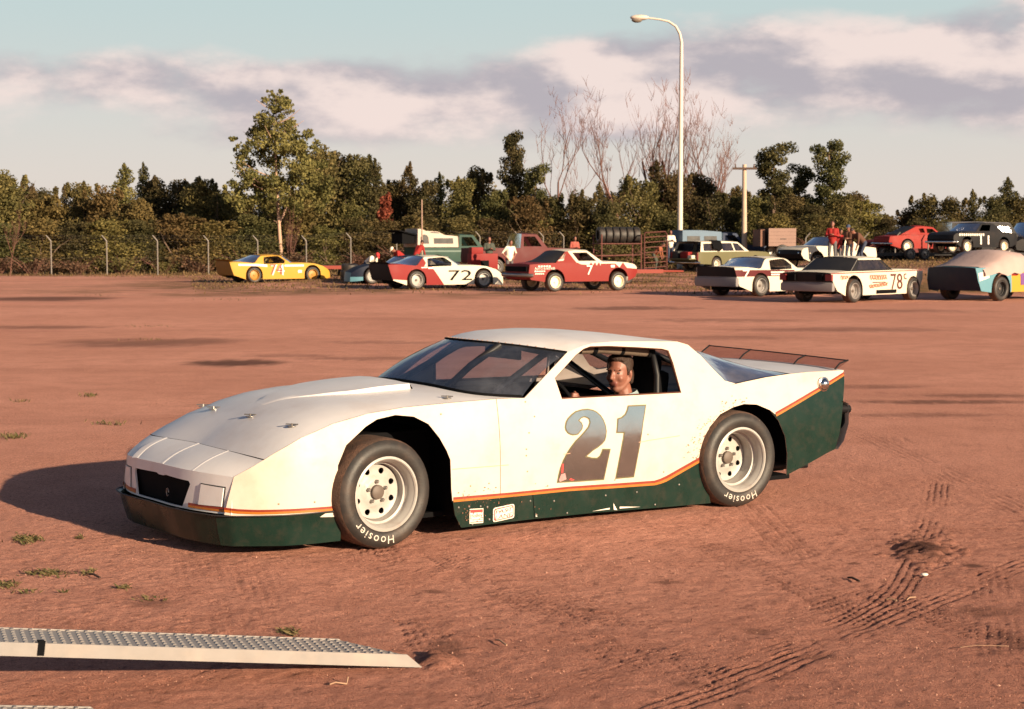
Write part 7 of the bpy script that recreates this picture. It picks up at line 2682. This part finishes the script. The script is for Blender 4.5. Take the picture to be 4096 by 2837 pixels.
def bit(a, b, r, mat, name, label, cat, hook=None):
    p, q = pix(*a, 0.012), pix(*b, 0.012)
    mid = (p + q) / 2
    mb = MB()
    pts = [p - mid, (p - mid) * 0.3 + Vector((0, 0.006, 0.006)), q - mid]
    if hook:
        w = pix(*hook, 0.03)
        pts.append(w - mid)
    mb.tube(pts, r, 6)
    o = mb.build(name, mat, None, smooth=60, loc=mid)
    tag(o, label, cat)


bit((742, 1540), (780, 1539), 0.0035, STRAW, 'pale_stick', 'short pale stick with a hooked end below the ramp tip', 'stick', hook=(783, 1524))
bit((1908, 1300), (1934, 1308), 0.006, TWIG, 'twig', 'short dark twig on the dirt at right, below the dark dirt pile', 'twig')
bit((1995, 1349), (2018, 1352), 0.004, STRAW, 'straw', 'pale straw on the dirt near the end of the tyre tracks', 'straw')
bit((2040, 1350), (2060, 1344), 0.004, STRAW, 'straw', 'thin pale straw right of the other straw near the tracks', 'straw')
bit((1115, 1440), (1140, 1452), 0.004, STRAW, 'straw', 'thin straw on the dirt above the ramp tip, below the race car', 'straw')
bit((2160, 1457), (2270, 1454), 0.0014, STRAW, 'grass_stem', 'long thin dry grass stem lying at lower right', 'grass stem')
bit((200, 1292), (225, 1300), 0.006, TWIG, 'twig', 'dark twig beside the weeds at left', 'twig')
mb = MB()
c = pix(2080, 1293, 0.012)
mb.sphere((0, 0, 0), (0.022, 0.014, 0.009), 7, 5)
o = mb.build('pebble', M['decal_white'], None, smooth=60, loc=c)
tag(o, 'small white pebble right of the dark dirt pile at right', 'pebble')

# loose gravel on the dirt
mb = MB()
gr = random.Random(9)
for k in range(9000):
    px, py = gr.uniform(-40, 2340), 900 + 700 * gr.random() ** 0.7
    c = pix(px, py)
    r = gr.uniform(0.0018, 0.0048) * (1.0 if gr.random() < 0.95 else 1.8)
    q = [(c.x + r * gr.uniform(.6, 1.2), c.y, 0.002), (c.x, c.y + r * gr.uniform(.6, 1.2), 0.002), (c.x - r * gr.uniform(.6, 1.2), c.y, 0.002), (c.x, c.y - r * gr.uniform(.6, 1.2), 0.002), (c.x + r * gr.uniform(-.3, .3), c.y + r * gr.uniform(-.3, .3), 0.002 + r * gr.uniform(.6, 1.1))]
    mb.add(q, [(0, 1, 4), (1, 2, 4), (2, 3, 4), (3, 0, 4)], 0 if gr.random() < 0.8 else 1)
o = mb.build('gravel', [material('gravel_reddish', (0.22, 0.09, 0.06), 0.9, var=0.5, vscale=3), material('gravel_pale', (0.46, 0.25, 0.18), 0.9, var=0.4, vscale=3)])
o['kind'] = 'stuff'

# ------------------------------------------------------------------ weeds and turf (nobody could count the blades)
BLADE = leaf_material('weed_blades', (0.055, 0.060, 0.018), (0.22, 0.17, 0.07), 0.2)


def blades(spots, name, mat):
    """spots: (x, y, z, height, lean, width)"""
    n = len(spots)
    S = np.array(spots)
    r = np.random.default_rng(5)
    a = r.uniform(0, 2 * pi, n)
    dx, dy = np.cos(a), np.sin(a)
    w = S[:, 5] / 2
    V = np.zeros((n, 4, 3))
    base = S[:, :3]
    V[:, 0] = base + np.stack([-dy * w, dx * w, -0.004 + 0 * w], 1)
    V[:, 1] = base + np.stack([dy * w, -dx * w, -0.004 + 0 * w], 1)
    mid = base + np.stack([dx * S[:, 4] * 0.4, dy * S[:, 4] * 0.4, S[:, 3] * 0.65], 1)
    tipp = base + np.stack([dx * S[:, 4], dy * S[:, 4], S[:, 3]], 1)
    V[:, 2] = mid + np.stack([dy * w * 0.8, -dx * w * 0.8, 0 * w], 1)
    V[:, 3] = tipp
    me = bpy.data.meshes.new(name)
    me.vertices.add(4 * n)
    me.vertices.foreach_set('co', V.astype(np.float32).ravel())
    me.loops.add(4 * n)
    me.polygons.add(n)
    me.loops.foreach_set('vertex_index', np.arange(4 * n, dtype=np.int32))
    me.polygons.foreach_set('loop_start', np.arange(0, 4 * n, 4, dtype=np.int32))
    t = me.attributes.new('leaf_tone', 'FLOAT', 'POINT')
    t.data.foreach_set('value', np.repeat(r.uniform(0, 1, n), 4).astype(np.float32))
    me.update(calc_edges=True)
    me.materials.append(mat)
    o = bpy.data.objects.new(name, me)
    o['kind'] = 'stuff'
    return link(o)


rng = random.Random(5)
sp_ = []
for (px, py, wx, wy, n) in ((60, 1215, 30, 9, 260), (30, 985, 34, 6, 160), (110, 1292, 55, 8, 230), (200, 1290, 18, 6, 60), (275, 1325, 22, 5, 60), (20, 1320, 26, 10, 120), (650, 1425, 24, 8, 110),
                            (205, 892, 24, 3, 70), (250, 955, 40, 3, 70), (60, 1335, 24, 4, 40), (145, 1335, 10, 3, 20), (540, 1228, 40, 4, 40), (330, 765, 60, 2, 50), (180, 1212, 16, 3, 30), (345, 1352, 40, 6, 40),
                            (45, 905, 20, 3, 30), (330, 735, 80, 2, 40), (210, 665, 50, 2, 30), (520, 675, 80, 3, 80)):
    for k in range(int(n * 0.65)):
        c = pix(px + rng.gauss(0, wx * 0.5), py + rng.gauss(0, wy * 0.5))
        s = rng.uniform(0.5, 1.2)
        far = c.y / 8
        sp_.append((c.x, c.y, 0.0, 0.020 * s * min(2.0, far), 0.035 * s, 0.007 * far ** 0.5))
blades(sp_, 'weeds', BLADE)
sp_ = []
for k in range(26000):
    Zq = 54 + 46 * rng.random() ** 0.8
    px = rng.uniform(-30, 2340)
    x, y = at(px, Zq)
    if px < 430 and Zq < 84 - px * 0.01:
        continue
    if px < 1500 and Zq < 60 and rng.random() < 0.85:
        continue
    z = bank_at(x, y)
    s = rng.uniform(0.4, 1.3)
    edge = 1.0 + 1.6 * smooth(84, 92, Zq)
    sp_.append((x, y, z, 0.085 * s * edge, 0.09 * s, 0.035))
blades(sp_, 'turf', leaf_material('dry_turf', (0.075, 0.055, 0.020), (0.26, 0.155, 0.07), 0.2))
